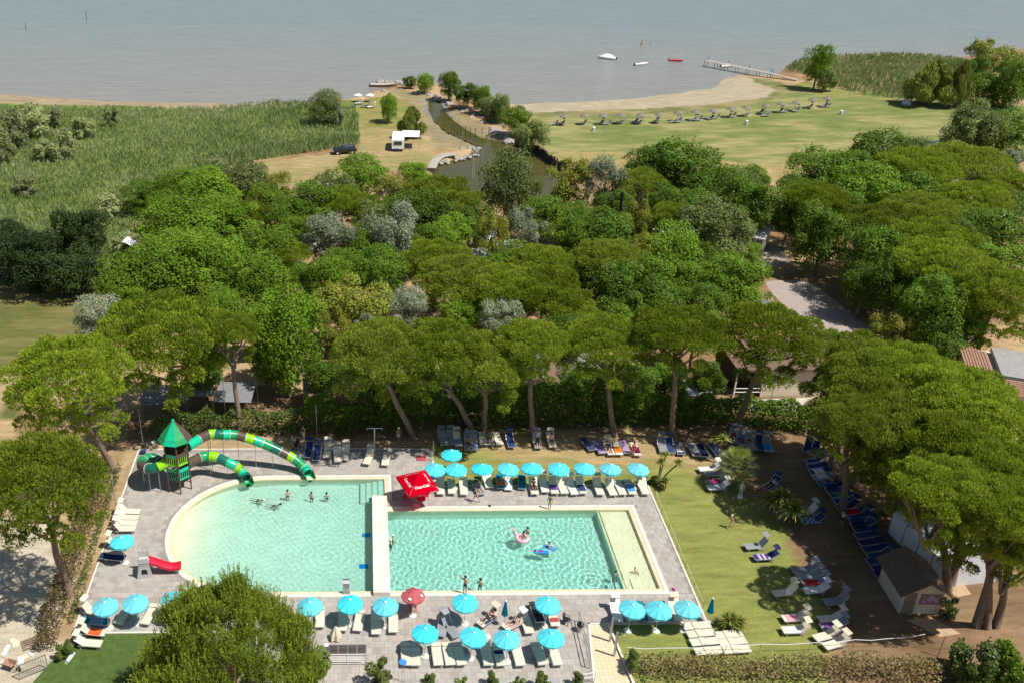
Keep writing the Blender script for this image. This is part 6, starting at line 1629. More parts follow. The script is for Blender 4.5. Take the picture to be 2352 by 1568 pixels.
# ================================================================ PALMS, STATUE
def tuft(mb_list, c, rad, n, up, rg, wd=.07, seg=4, droop=.5):
    for i in range(n):
        a = rg.uniform(0, 6.283); e = rg.uniform(-.2, 1.2) + up
        d = Vector((math.cos(a) * math.cos(e), math.sin(a) * math.cos(e), math.sin(e))); L = rad * rg.uniform(.75, 1.05)
        s = d.cross(Vector((0, 0, 1))); s = s.normalized() if s.length > .05 else Vector((1, 0, 0))
        prev = None
        for k in range(seg + 1):
            t = k / seg; p = c + d * L * t - Vector((0, 0, droop * L * t * t)); w_ = wd * (1 - t) * (.4 + 1.6 * min(1, t * 3)) + .004
            cur = (p - s * w_, p + s * w_)
            if prev: mb_list.quad(prev[0], prev[1], cur[1], cur[0])
            prev = cur
def with_tint(o, seed):
    me = o.data; rg = np.random.default_rng(seed); n = len(me.vertices)
    a = me.attributes.new('tint', 'FLOAT', 'POINT'); a.data.foreach_set('value', np.repeat(rg.random(n // 16 + 1), 16)[:n].astype(np.float32))
def palm(name, p, heads, label, wd=.07, n=60, up=.25, droop=.35, tr=.09):
    """heads: (dx, dy, height, radius) of every leaf tuft; stems rise from the foot"""
    root = empty(name, p, 0, label, 'palm'); rg = random.Random(int(p[0] * 77 + p[1]))
    for (dx, dy, h_, r_) in heads:
        mb = MB(); mb.tube([(0, 0, -.05), (dx * .4, dy * .4, h_ * .5), (dx, dy, h_)], [tr, tr * .8, tr * .7], 7); mb.build('trunk', M['bark'], root, True)
        lf = MB(); tuft(lf, Vector((dx, dy, h_)), r_, n, up, rg, wd, 4, droop); o = lf.build('leaf_tuft', M['palm'], root); with_tint(o, n + int(h_ * 10))
    return root
def fan_palm(p, h_, r_, label, n=34):
    root = empty('fan_palm', p, 0, label, 'palm'); rg = random.Random(int(p[0] * 31)); 
    mb = MB(); mb.tube([(0, 0, -.05), (.05, 0, h_ * .5), (0, 0, h_)], [.17, .15, .17], 9); mb.build('trunk', M['bark'], root, True)
    for i in range(n):
        a = i * 2.4; e = -0.55 + 1.75 * (i / n)
        d = Vector((math.cos(a) * math.cos(e), math.sin(a) * math.cos(e), math.sin(e))); c = Vector((0, 0, h_)) + d * r_ * .55 + Vector((0, 0, -.1))
        s = d.cross(Vector((0, 0, 1))); s = s.normalized() if s.length > .05 else Vector((1, 0, 0)); u = s.cross(d)
        lf = MB(); lf.tube([(0, 0, h_), c], [.02, .012], 4)
        for k in range(13):
            t = (k - 6) / 6 * 1.5; q = (d * math.cos(t) + s * math.sin(t) + u * .12 * abs(t)).normalized(); L = r_ * .55 * (1 - .18 * abs(t))
            e1 = c + q * L + Vector((0, 0, -.14 * L)); m_ = c + q * L * .5; w_ = (s * math.cos(t) - d * math.sin(t)) * .045
            lf.add([c, m_ - w_, e1, m_ + w_], [(0, 1, 2, 3)])
        o = lf.build('frond', M['palm'], root); me = o.data
        at_ = me.attributes.new('tint', 'FLOAT', 'POINT'); at_.data.foreach_set('value', np.full(len(me.vertices), min(1, rg.random() * .8 + (.35 if i < 6 else 0)), np.float32))
    return root
fan_palm(at('D', 1148, 1070), 2.6, 1.9, 'fan palm with thick trunk beside the sunlit loungers')
palm('tufted_palm', at('D', 1620, 1430), [(-.6, .5, 1.9, 1.6), (.8, -.4, 1.7, 1.7), (.1, .5, 2.3, 1.5)], 'large tufted palm in the middle of the shade border', .09, 120)
palm('cabbage_palm', at('D', 345, 1050), [(0, 0, 2.6, .75), (.5, .5, 3.0, .75), (1.5, -.1, 2.6, .75)], 'group of thin cabbage palms at the corner of the terrace', .04, 60)
palm('cabbage_palm', at('D', 995, 805), [(0, 0, 2.6, 1.0), (-.6, .4, 2.4, .7)], 'thin cabbage palm behind the fan palm', .045, 60)
palm('yucca', at('J', 1600, 1040), [(-.15, .1, .7, 1.15), (.35, -.1, .6, 1.1)], 'round bright yucca beside the closed parasol', .05, 90, .1, .25, .12)
pr = at('D', 410, 1080)
o = palm('potted_palm', pr, [(0, 0, .75, .9)], 'bushy potted palm at the terrace corner', .05, 60)
mb = MB(); mb.lathe([(.18, 0), (.28, .45), (.30, .48)], 14); mb.build('pot', M['pot'], o)
o = palm('potted_palm', at('B', 2255, 905, DZ), [(0, 0, .7, .5)], 'small potted palm behind the red pavilion', .05, 40)
mb = MB(); mb.lathe([(.18, 0), (.26, .4), (.27, .42)], 14); mb.build('pot', M['pot'], o)
sp = at('D', 1218, 1165)
st = empty('statue', sp, R(-20), 'white classical statue on a round plinth on the lawn', 'statue')
mb = MB(); mb.lathe([(.26, 0), (.26, .08), (.2, .12), (.2, .22), (.22, .26)], 18); mb.build('plinth', M['whitepaint'], st)
me = body_mesh('stand', ('whitepaint', 'whitepaint', 'whitepaint'))
b_ = bpy.data.objects.new('figure', me); COL.objects.link(b_); b_.parent = st; b_.location = (0, 0, .24); b_.scale = (.9, .9, .88)
mb = MB(); mb.lathe([(.10, 0), (.12, .05), (.09, .12), (.02, .15)], 10, (0, 0, .24 + 1.42)); mb.build('hair', M['whitepaint'], st, True)
# ================================================================ SHOWERS, BINS, RAILINGS
def post_obj(name, p, h_, r_, mat, label, cat, lean=(0, 0)):
    mb = MB(); mb.tube([(0, 0, -.05), (lean[0], lean[1], h_)], r_, 8); o = mb.build(name, mat); o.location = p
    return tag(o, label, cat)
for (x, y, lb) in [(1415, 822, 'thick steel shower column, upper one by the cream paved lane'), (1482, 1055, 'thick steel shower column, lower one by the cream paved lane')]:
    p = at('P4', x, y, .06); sh = empty('shower', p, 0, lb, 'shower')
    mb = MB(); mb.tube([(0, 0, 0), (0, 0, 2.25)], .085, 12); mb.build('column', M['steel'], sh)
    mb = MB(); mb.tube([(0, 0, 2.2), (.25, -.1, 2.28), (.4, -.15, 2.2)], .025, 6); mb.lathe([(.08, 0), (.02, .05)], 10, (.4, -.15, 2.13)); mb.build('shower_head', M['steel'], sh)
    mb = MB(); mb.tube([(.09, -.05, 1.0), (.16, -.08, 1.0)], .03, 6); mb.build('tap', M['steel'], sh)
p = at('B', 1645, 600, DZ); sh = empty('shower', p, 0, 'double headed white shower post at the top of the terrace', 'shower')
mb = MB(); mb.tube([(0, 0, 0), (0, 0, 2.2)], .06, 8); mb.build('column', M['whitepaint'], sh)
mb = MB(); mb.tube([(-.75, 0, 2.2), (.75, 0, 2.2)], .035, 6); mb.build('arm', M['whitepaint'], sh)
for s in (-1, 1):
    mb = MB(); mb.lathe([(.10, 0), (.03, .08)], 10, (.72 * s, 0, 2.08)); mb.build('shower_head', M['steel'], sh)
gt = at('P4', 1060, 900, DZ); fr_ = empty('gate_frame', (0, 0, 0), 0, 'tilted dark metal barrier frame left of the paved lane', 'barrier')
a, b_, c_, d_ = at('P4', 1090, 1255, DZ), at('P4', 1105, 1090, 0), at('P4', 1010, 730, 0), at('P4', 915, 515, DZ)
for (q0, q1, h0, h1) in ((a, a, 0, 1.0), (d_, d_, 0, 1.0), (a, d_, 1.0, 1.0), (a, d_, .5, .5)):
    mb = MB(); mb.bar(Vector((q0.x, q0.y, DZ + h0)), Vector((q1.x, q1.y + (.001 if q0 is q1 else 0), DZ + h1)), .05); mb.build('bar', M['steel'], fr_)
p = at('P4', 940, 660, DZ); bn = empty('bin', p, 0, 'black domed litter bin with yellow body next to the paved lane', 'bin')
mb = MB(); mb.lathe([(.20, 0), (.24, .5), (.25, .55)], 14); mb.build('body', M['wall_cream'], bn)
mb = MB(); mb.lathe([(.27, .55), (.27, .68), (.18, .82), (.05, .88)], 14); mb.build('lid', M['blackpaint'], bn)
p = at('P4', 1755, 1190, 0); bn = empty('bin', p, 0, 'black domed litter bin in front of the bottom hedge', 'bin')
mb = MB(); mb.lathe([(.20, 0), (.24, .5), (.25, .55)], 14); mb.build('body', M['pot'], bn)
mb = MB(); mb.lathe([(.27, .55), (.27, .68), (.18, .82), (.05, .88)], 14); mb.build('lid', M['blackpaint'], bn)
chair(at('P4', 720, 540, DZ), R(60), M['blackpaint'], 'black garden chair lying beside the barrier frame', 'garden_chair')
p = at('P4', 270, 500, DZ); mb = MB(); mb.lathe([(.12, 0), (.25, .08), (.27, .2), (.15, .3)], 14); o = mb.build('bag', M['blackpaint'], None, True); o.location = p + Vector((0, .35, .40)); tag(o, 'round black bag on the charcoal lounger', 'bag')
p = at('P4', 545, 600, DZ); mb = MB(); mb.box((0, 0, 0), (.55, .35, .1)); o = mb.build('cushion', M['c_red']); o.location = p + Vector((0, .3, .45)); tag(o, 'red cushion on the cream lounger by the barrier frame', 'cushion')
hr = empty('hand_rail', at('P4', 1170, 1470, DZ), 0, 'white two bar hand rail at the bottom edge', 'railing')
for z in (.55, .95):
    mb = MB(); mb.bar((0, 0, z), (-1.65, -.35, z), .04); mb.build('rail', M['whitepaint'], hr)
for q in ((0, 0), (-1.65, -.35)):
    mb = MB(); mb.tube([(q[0], q[1], 0), (q[0], q[1], 1.0)], .025, 6); mb.build('post', M['steel'], hr)
# foot bath kerbs beside the cream lane
kb = MB(); kb.bar((17.85, 53.4, .12), (18.45, 45.8, .12), .16, .24); o = kb.build('lane_kerb', M['stone_white']); tag(o, 'white kerb along the cream paved lane', 'kerb')
# balustrade with glass and white rails over the stairwell
bp_ = G('H', 1635, 1320, 0); bl = empty('balustrade', (bp_.x, bp_.y, DZ), 0, 'grey framed balustrade with four dark glass panes above the stairs', 'balustrade')
HW = 1.32
for i in range(5):
    x = -HW + i * HW / 2; mb = MB(); mb.bar((x, .0, 0), (x, .0, 1.12), .05); mb.build('post', M['steel'], bl)
for z in (.06, 1.12):
    mb = MB(); mb.bar((-HW, 0, z), (HW, 0, z), .06); mb.build('rail', M['steel'], bl)
M['smoked'] = pm('smoked_glass', (.16, .14, .13), .08, .1, 2, spec=.7)
for i in range(4):
    x = -HW + (i + .5) * HW / 2; mb = MB(); mb.box((x, 0, .58), (HW / 2 - .07, .02, .96)); mb.build('pane', M['smoked'], bl)
wr = empty('stair_railing', (bp_.x, bp_.y, DZ), 0, 'white horizontal bar railing below the glass balustrade', 'railing')
for i in range(6):
    mb = MB(); mb.bar((-HW, -.75, .12 + i * .17), (HW, -.75, .12 + i * .17), .045); mb.build('rail', M['whitepaint'], wr)
for x in (-HW, 0, HW):
    mb = MB(); mb.bar((x, -.76, 0), (x, -.76, 1.05), .05); mb.build('post', M['whitepaint'], wr)
fo = G('H', 1520, 1150, 0); o = MB(); rg = random.Random(4)
prof = [(.10, 0), (.42, .12), (.36, .5), (.18, .95), (.04, 1.25)]; n = 14; vs, fs = [], []
for (r_, z) in prof:
    for j in range(n):
        a = 6.283 * j / n; q = r_ * (1 + .25 * math.sin(j * 2.3)); vs.append((q * math.cos(a), q * math.sin(a), z))
for i in range(4):
    for j in range(n): fs.append((i * n + j, i * n + (j + 1) % n, (i + 1) * n + (j + 1) % n, (i + 1) * n + j))
o.add(vs, fs); q = o.build('folded_cover', M['c_cream']); q.location = (fo.x, fo.y, DZ); tag(q, 'cream cloth bundle behind the glass balustrade', 'cover')
mb = MB(); mb.lathe([(.16, 0), (.16, .9), (.17, .92)], 12); q = mb.build('white_drum', M['whiteplastic']); p = at('H', 1437, 1290, DZ); q.location = p; tag(q, 'slim white drum left of the glass balustrade', 'drum')
# fountain blade in the round pool, blue mats at the wall
p = at('H', 1620, 700, DZ); ft = empty('pool_fountain', p, 0, 'dark steel swan neck fountain at the near edge of the round pool', 'fountain')
path = [(0, 0, 0), (0, .02, .55), (0, .12, .85), (0, .35, .98), (0, .6, .92)]
mb = MB()
for q0, q1 in zip(path[:-1], path[1:]): mb.bar(q0, q1, .5, .05)
mb.build('spout', M['steel'], ft); mb = MB(); mb.box((0, 0, .04), (.6, .3, .08)); mb.build('foot', M['steel'], ft)
for (x, y, lb) in ((1815, 182, 'upper blue grating on the floor of the round pool'), (1790, 480, 'lower blue grating on the floor of the round pool')):
    mb = MB(); mb.box((0, 0, 0), (.7, .5, .05)); q = mb.build('grating', M['c_brightblue']); q.location = at('H', x, y, -1.1); q.location.z = -1.08; tag(q, lb, 'grating'); q.cycles.is_caustics_receiver = True
# rope fence along the terrace edge
rp_ = [('D', 320, 1160), ('D', 392, 1340), ('D', 470, 1510), ('J', 1080, 275), ('J', 1158, 465), ('J', 1243, 660), ('J', 1330, 850)]
rf = empty('rope_fence', (0, 0, 0), 0, 'low rope fence with thin posts along the lawn side of the terrace', 'fence'); prev = None
for k in rp_:
    p = G(*k); mb = MB(); mb.tube([p, p + Vector((0, 0, .75))], .022, 6); mb.build('post', M['wood'], rf)
    q = p + Vector((0, 0, .7))
    if prev: mb = MB(); mb.tube([prev, prev.lerp(q, .5) - Vector((0, 0, .08)), q], .012, 5); mb.build('rope', M['whitepaint'], rf)
    prev = q
wc = empty('cord_fence', (0, 0, 0), 0, 'white cord on thin stakes in front of the bottom hedge', 'fence'); prev = None
for k in [('J', 580, 1310), ('J', 925, 1318), ('J', 1540, 1290), ('J', 1875, 1280), ('K', 330, 1230), ('K', 745, 1200), ('K', 1050, 1190), ('K', 1395, 1150)]:
    p = G(*k); mb = MB(); mb.tube([p, p + Vector((0, 0, .95))], .016, 5); mb.build('stake', M['wood'], wc)
    q = p + Vector((0, 0, .9))
    if prev: mb = MB(); mb.tube([prev, prev.lerp(q, .5) - Vector((0, 0, .12)), q], .022, 5); mb.build('cord', M['whitepaint'], wc)
    prev = q
for (fr, x, y, h_, lb) in [('A', 1418, 590, 4.2, 'thin grey lamp pole at the left end of the back hedge'), ('B', 1078, 540, 4.2, 'thin grey lamp pole behind the slide exit'), ('B', 185, 430, 6.5, 'tall grey lamp pole in the laurel hedge'), ('B', 2222, 735, 2.3, 'thin pole at the corner of the upper terrace'),
                           ('F', 782, 520, 2.6, 'thin stake in the dry hedge on the left'), ('A', 1158, 1240, 4.3, 'thin wire pole at the left terrace edge'), ('K', 1545, 1270, 1.9, 'leaning lamp post at the bottom right'), ('D', 1525, 230, 4.0, 'lamp pole in front of the beige building')]:
    post_obj('pole', at(fr, x, y), h_, .035, M['steel'], lb, 'pole')
# pool skimmer net
p = at('P3', 500, 1470, DZ); sk = empty('skimmer_net', p, 0, 'blue skimmer net leaning at the bottom edge', 'net')
for s in (-.08, .08):
    mb = MB(); mb.tube([(s, 0, 0), (s - .05, .05, 1.7)], .018, 6); mb.build('handle', M['steel'], sk)
mb = MB(); mb.lathe([(.10, 0), (.26, .12), (.28, .2)], 14, (-.05, .05, 1.65)); mb.build('net', M['c_brightblue'], sk)
# pushchair, buckets, hose, sandals
p = at('B', 875, 612, DZ); pc_ = empty('pushchair', p, R(-30), 'dark pushchair beside the man in the grey shirt', 'pushchair')
mb = MB(); mb.box((0, 0, .5), (.42, .5, .08), Matrix.Rotation(R(20), 3, 'X')); mb.box((0, .28, .75), (.42, .06, .5), Matrix.Rotation(R(-15), 3, 'X')); mb.build('seat', M['blackpaint'], pc_)
mb = MB(); mb.bar((-.2, -.25, .2), (-.2, .45, 1.0), .03); mb.bar((.2, -.25, .2), (.2, .45, 1.0), .03); mb.bar((-.2, .45, 1.0), (.2, .45, 1.0), .03); mb.build('frame', M['steel'], pc_)
for (x, y) in ((-.22, -.28), (.22, -.28), (-.24, .3), (.24, .3)):
    mb = MB(); mb.tube([(x - .02, y, .12), (x + .02, y, .12)], .12, 12); mb.build('wheel', M['rubber'], pc_)
for (fr, x, y, s, mt, lb) in (('A', 1523, 578, 1, 'whiteplastic', 'white bucket behind the slide tower'), ('A', 1452, 578, .6, 'wall_cream', 'small pale bucket next to the white one')):
    mb = MB(); mb.lathe([(.17 * s, 0), (.21 * s, .42 * s), (.22 * s, .44 * s)], 14); q = mb.build('bucket', M[mt]); q.location = at(fr, x, y); tag(q, lb, 'bucket')
mb = MB(); mb.tube([(.55 * math.cos(t * .5) * (1 - t * .012), .55 * math.sin(t * .5) * (1 - t * .012), .03 + .002 * t) for t in range(36)], .025, 5); q = mb.build('hose', M['blackpaint']); q.location = at('A', 1365, 600); tag(q, 'coiled black hose beside the thin lamp pole', 'hose')
mb = MB(); mb.box((0, 0, .12), (.5, .5, .24)); mb.box((0, 0, .3), (.4, .4, .1)); q = mb.build('pool_cleaner', M['c_blue']); q.location = at('A', 1415, 655, DZ); tag(q, 'small blue machine at the upper left terrace corner', 'pool cleaner')
mb = MB(); mb.box((0, 0, .04), (.9, .7, .08)); mb.box((0, 0, .1), (.5, .35, .05)); q = mb.build('red_mat', M['redpar']); q.location = at('B', 2107, 708, DZ); tag(q, 'small red framed board lying on the upper terrace', 'board')
for (fr, x, y, c, lb) in (('C', 722, 1180, 'charcoal', 'dark sandals on the far pool coping'), ('J', 1045, 668, 'magenta', 'pink sandals near the pool corner')):
    mb = MB(); mb.box((0, 0, .02), (.1, .26, .04)); mb.box((.13, .04, .02), (.1, .26, .04)); q = mb.build('sandals', M['c_' + c]); q.location = at(fr, x, y, DZ + .02); q.rotation_euler = (0, 0, .8); tag(q, lb, 'sandals')
# bottom left corner: gate, mat roll, barrow, pallet, boards
p = at('F', 330, 1480); gt = empty('metal_gate', p, R(32), 'open dark metal gate at the bottom left', 'gate')
for x in (-.95, .95):
    mb = MB(); mb.bar((x, 0, 0), (x, 0, 1.35), .06); mb.build('post', M['steel'], gt)
for z in (.12, 1.3):
    mb = MB(); mb.bar((-.95, 0, z), (.95, 0, z), .05); mb.build('rail', M['steel'], gt)
for i in range(10):
    mb = MB(); mb.bar((-.77 + .17 * i, 0, .12), (-.77 + .17 * i, 0, 1.3), .025); mb.build('bar', M['steel'], gt)
mb = MB(); mb.tube([(0, 0, .22), (.55, 1.9, .22)], .24, 14); q = mb.build('rolled_mat', M['awning_grey'], None, True); q.location = at('F', 610, 1310); tag(q, 'rolled grey ground sheet along the turf, lower roll', 'mat')
mb = MB(); mb.tube([(0, 0, .22), (.55, 1.8, .22)], .24, 14); q = mb.build('rolled_mat', M['awning_grey'], None, True); q.location = at('F', 670, 1250); tag(q, 'rolled grey ground sheet along the turf, upper roll', 'mat')
mb = MB(); mb.tube([(0, 0, .14), (.25, .9, .14)], .15, 12); q = mb.build('striped_mat', M['c_stripe'], None, True); q.location = at('F', 645, 1380); tag(q, 'rolled striped mat on the turf edge', 'mat')
mb = MB(); mb.box((0, 0, .01), (2.1, 1.6, .02)); q = mb.build('ground_sheet', M['awning_grey']); q.location = at('F', 730, 1530); tag(q, 'grey ground sheet at the bottom of the turf', 'sheet')
p = at('F', 290, 1190); pl = empty('pallet', p, R(30), 'broken brown wooden pallet on the gravel', 'pallet')
for i in range(5):
    mb = MB(); mb.box((0, -.45 + .22 * i, .14), (1.1, .12, .03)); mb.build('plank', M['wood'], pl)
for x in (-.45, .45):
    mb = MB(); mb.box((x, 0, .07), (.1, 1.0, .1)); mb.build('bearer', M['wood'], pl)
p = at('F', 110, 1430); wb = empty('wheelbarrow', p, R(70), 'rusty wheelbarrow on the gravel at the left edge', 'wheelbarrow')
mb = MB(); vs = [(-.3, -.4, .6), (.3, -.4, .6), (.3, .45, .62), (-.3, .45, .62), (-.18, -.22, .32), (.18, -.22, .32), (.18, .25, .32), (-.18, .25, .32)]
mb.add(vs, [(4, 5, 6, 7), (0, 1, 5, 4), (1, 2, 6, 5), (2, 3, 7, 6), (3, 0, 4, 7)]); mb.build('tray', M['terracotta'], wb)
mb = MB(); mb.bar((-.2, -.65, .2), (-.28, 1.0, .62), .04); mb.bar((.2, -.65, .2), (.28, 1.0, .62), .04); mb.build('handles', M['wood'], wb)
mb = MB(); mb.tube([(-.05, -.65, .2), (.05, -.65, .2)], .2, 14); mb.build('wheel', M['rubber'], wb)
rg = random.Random(8)
for i, (x, y) in enumerate([(150, 1190), (260, 1230), (60, 1250), (230, 1320), (300, 1290), (30, 1370), (120, 1160), (200, 1350)]):
    mb = MB(); mb.box((0, 0, .04), (rg.uniform(.4, 1.3), rg.uniform(.15, .5), .06)); q = mb.build('board', M['whitepaint'] if i % 3 else M['wall_cream']); q.location = at('F', x, y); q.rotation_euler = (0, rg.uniform(-.1, .1), rg.uniform(0, 3)); tag(q, ['cream', 'white'][bool(i % 3)] + ' scrap board, ' + ORD[i] + ' from the pallet in the heap on the gravel', 'board', 'scrap boards on the gravel')
# ================================================================ HUT, MARQUEE, CAMP BUILDINGS
def house(name, label, cat, p, w_, d_, h_, rise, rz, wall, roof, ridge='y', over=.35):
    """walls, two roof slopes made of courses; ridge along local x or y"""
    root = empty(name, p, rz, label, cat)
    mb = MB(); t = .12
    for (c, s) in (((0, -d_ / 2 + t / 2, h_ / 2), (w_, t, h_)), ((0, d_ / 2 - t / 2, h_ / 2), (w_, t, h_)), ((-w_ / 2 + t / 2, 0, h_ / 2), (t, d_ - 2 * t, h_)), ((w_ / 2 - t / 2, 0, h_ / 2), (t, d_ - 2 * t, h_))):
        mb.box(c, s)
    if ridge == 'y':
        for y in (-d_ / 2 + .003, d_ / 2 - .003): mb.add([(-w_ / 2, y, h_), (w_ / 2, y, h_), (0, y, h_ + rise)], [(0, 1, 2)])
    else:
        for x in (-w_ / 2 + .003, w_ / 2 - .003): mb.add([(x, -d_ / 2, h_), (x, d_ / 2, h_), (x, 0, h_ + rise)], [(0, 1, 2)])
    mb.build('wall', wall, root)
    a, b_ = (w_, d_) if ridge == 'y' else (d_, w_)
    run = a / 2 + over; L = math.hypot(run, rise * run / (a / 2)); ang = math.atan2(rise, a / 2)
    n = max(4, int(L / .42))
    for s in (-1, 1):
        for k in range(n):
            u = (k + .5) / n * L
            x = s * (run - u * math.cos(ang)); z = h_ + rise - (rise / (a / 2)) * abs(x) + .05
            cm = MB(); rot = Matrix.Rotation(s * (ang - .05), 3, 'Y')
            cm.box((0, 0, 0), (L / n * 1.12, b_ + 2 * over, .04), rot)
            if ridge == 'y': cm.v = [(v[0] + x, v[1], v[2] + z) for v in cm.v]
            else: cm.v = [(-v[1], v[0] + x, v[2] + z) for v in cm.v]
            cm.build('roof_course', roof, root)
    return root
p0, p1, p2 = G('K', 1220, 872), G('K', 1545, 870), G('K', 1088, 600)
hw, hd_ = (p1 - p0).length + .3, 3.6
hut = house('hut', 'small cream hut with brown tiled roof at the edge of the shade', 'hut', ((p0.x + p1.x) / 2 - .1, p0.y + hd_ / 2, 0), hw, hd_, 2.2, .95, R(-3), M['wall_cream'], M['brownroof'], 'y', .45)
mb = MB(); mb.box((-hw / 2 + .55, -hd_ / 2 - .02, 1.0), (.85, .05, 2.0)); dr = mb.build('door', M['wood'], hut)
mb = MB(); mb.box((-hw / 2 + .85, -hd_ / 2 - .06, 1.0), (.04, .04, .16)); mb.build('handle', M['steel'], dr)
mb = MB(); mb.box((.55, -hd_ / 2 - .03, 1.45), (1.5, .06, .95)); nb_ = mb.build('notice_board', M['terracotta'], hut)
M['lilac_paper'] = pm('lilac_paper', (.48, .34, .62), .7, .1, 5)
for (x, z) in ((.1, 1.25), (.45, 1.4), (.85, 1.5), (.55, 1.68), (1.05, 1.3)):
    mb = MB(); mb.box((x, -hd_ / 2 - .065, z), (.3, .006, .22)); mb.build('notice', M['lilac_paper'], nb_)
# terrace slabs round the hut
for i, (pts, lb) in enumerate([([('K', 1250, 930), ('K', 1500, 905), ('K', 1760, 1060), ('K', 1560, 1090)], 'tan concrete slab in front of the hut'), ([('K', 1590, 545), ('K', 1760, 560), ('K', 1860, 690), ('K', 1710, 720)], 'tan concrete path behind the hut'),
                               ([('K', 1640, 480), ('K', 1900, 420), ('K', 1980, 480), ('K', 1780, 560)], 'tan path beside the marquee')]):
    o = sheet('path', [[G(*q)[:2] for q in pts]], .02 + .004 * i, M['pathstone'] if 'pathstone' in M else M.setdefault('pathstone', pm('path_concrete', (.42, .29, .18), .9, .2, 1.5)))
    tag(o, lb, kind='structure')
# white marquee, a long ridge tent partly under the pines
a, b_ = G('K', 1200, 60, 0), G('K', 1600, 420, 0)
ma = G('K', 1260, 60, 2.0); mz = G('K', 1640, 430, 2.0); dvec = (mz - ma); ml = dvec.length + 2; mrz = math.atan2(dvec.y, dvec.x)
mq = empty('marquee', (ma + mz) / 2 + Vector((2.2, 1.2, -2.0)), mrz, 'long white marquee tent under the right pines', 'tent')
for s in (-1, 1):
    mb = MB(); mb.quad((-ml / 2, s * 2.3, 2.0), (ml / 2, s * 2.3, 2.0), (ml / 2, 0, 3.2), (-ml / 2, 0, 3.2)); mb.build('roof_sheet', M['canvas'], mq)
    mb = MB(); mb.quad((-ml / 2, s * 2.3, 0), (ml / 2, s * 2.3, 0), (ml / 2, s * 2.3, 2.0), (-ml / 2, s * 2.3, 2.0)); mb.build('side_sheet', M['canvas'], mq)
    mb = MB(); mb.add([(s * ml / 2, -2.3, 0), (s * ml / 2, 2.3, 0), (s * ml / 2, 2.3, 2), (s * ml / 2, 0, 3.2), (s * ml / 2, -2.3, 2)], [(0, 1, 2, 3, 4)]); mb.build('end_sheet', M['canvas'], mq)
for k in range(5):
    x = -ml / 2 + k * ml / 4; mb = MB(); mb.tube([(x, -2.33, 0), (x, -2.33, 2.02), (x, 0, 3.24), (x, 2.33, 2.02), (x, 2.33, 0)], .04, 6); mb.build('hoop', M['steel'], mq)
# brown gabled roof behind the pine gap
p = G('W', 1258, 900, 3.2) + Vector((0, 3.5, 0))
hs = house('camp_building', 'low camp building with brown gabled roof behind the gap in the pines', 'building', (p.x, p.y + 1, 0), 6.4, 6.0, 2.6, 1.2, 0, M['wood'], M['greyroof'], 'y', .4)
for ch in hs.children:
    if 'roof' in ch.name: paint(ch, M['brownroof'])
mb = MB(); mb.box((0, 0, 3.88), (.5, 6.7, .06)); mb.build('ridge_sheet', M['greyroof'], hs)
mb = MB(); mb.box((1.2, -3.02, 1.4), (1.2, .05, 1.0)); wn = mb.build('window', M['glass_dark'], hs); mb = MB(); mb.box((1.2, -3.05, .86), (1.4, .1, .08)); mb.build('sill', M['wall_white'], wn)
# beige building right of it
bb = empty('beige_building', (44.5, 89.5, 0), 0, 'beige flat roofed building with a dark opening behind the right pines', 'building')
mb = MB(); mb.box((1.3, 0, 1.6), (8.6, 6, 3.2)); mb.build('wall', M['wall_cream'], bb)
mb = MB(); mb.box((0, 0, 3.3), (12.2, 6.8, .25)); mb.build('roof', M['brownroof'], bb)
mb = MB(); mb.box((-4.5, 1.0, 1.6), (3.0, 4, 3.2)); mb.build('opening_shade', M['darkwood'], bb)  # dark block stands in for the shade inside the opening
for z in (.55, 1.0):
    mb = MB(); mb.bar((-5.9, -3.0, z), (-3.05, -3.0, z), .07); mb.build('rail', M['whitepaint'], bb)
for x in (-5.9, -3.05):
    mb = MB(); mb.bar((x, -3.0, 0), (x, -3.0, 3.2), .14); mb.build('pillar', M['wall_white'], bb)
pv_ = sheet('path', [[(38.5, 85.8), (49.5, 86.4), (50, 83.6), (39.5, 83.4)]], .012, M['concrete']); tag(pv_, 'pale paved strip in front of the beige building', kind='structure')
# terracotta roof at the right edge
c0 = G('W', 2330, 845, 4.0)
tb2 = empty('terracotta_building', (c0.x + 1, c0.y, 0), R(-22), 'building with terracotta tiled roof and flat grey terrace at the right edge', 'building')
mb = MB(); mb.box((0, 0, 1.6), (9.4, 9.4, 3.2)); mb.build('wall', M['wall_cream'], tb2)
mb = MB(); mb.box((.8, 1.0, 3.65), (6.2, 6.6, .5)); mb.build('flat_roof', M['greyroof'], tb2)
for k in range(9):                       # tile courses round the flat middle
    u = k * .24; z = 3.2 + .07 * k
    mb = MB()
    for (x, y, sx, sy) in ((0, -4.9 + u, 10.2 - 2 * u, .28), (-4.95 + u, 0, .28, 10.2 - 2 * u)):
        mb.box((x, y, z), (sx, sy, .07))
    mb.build('roof_course', M['terracotta'], tb2)
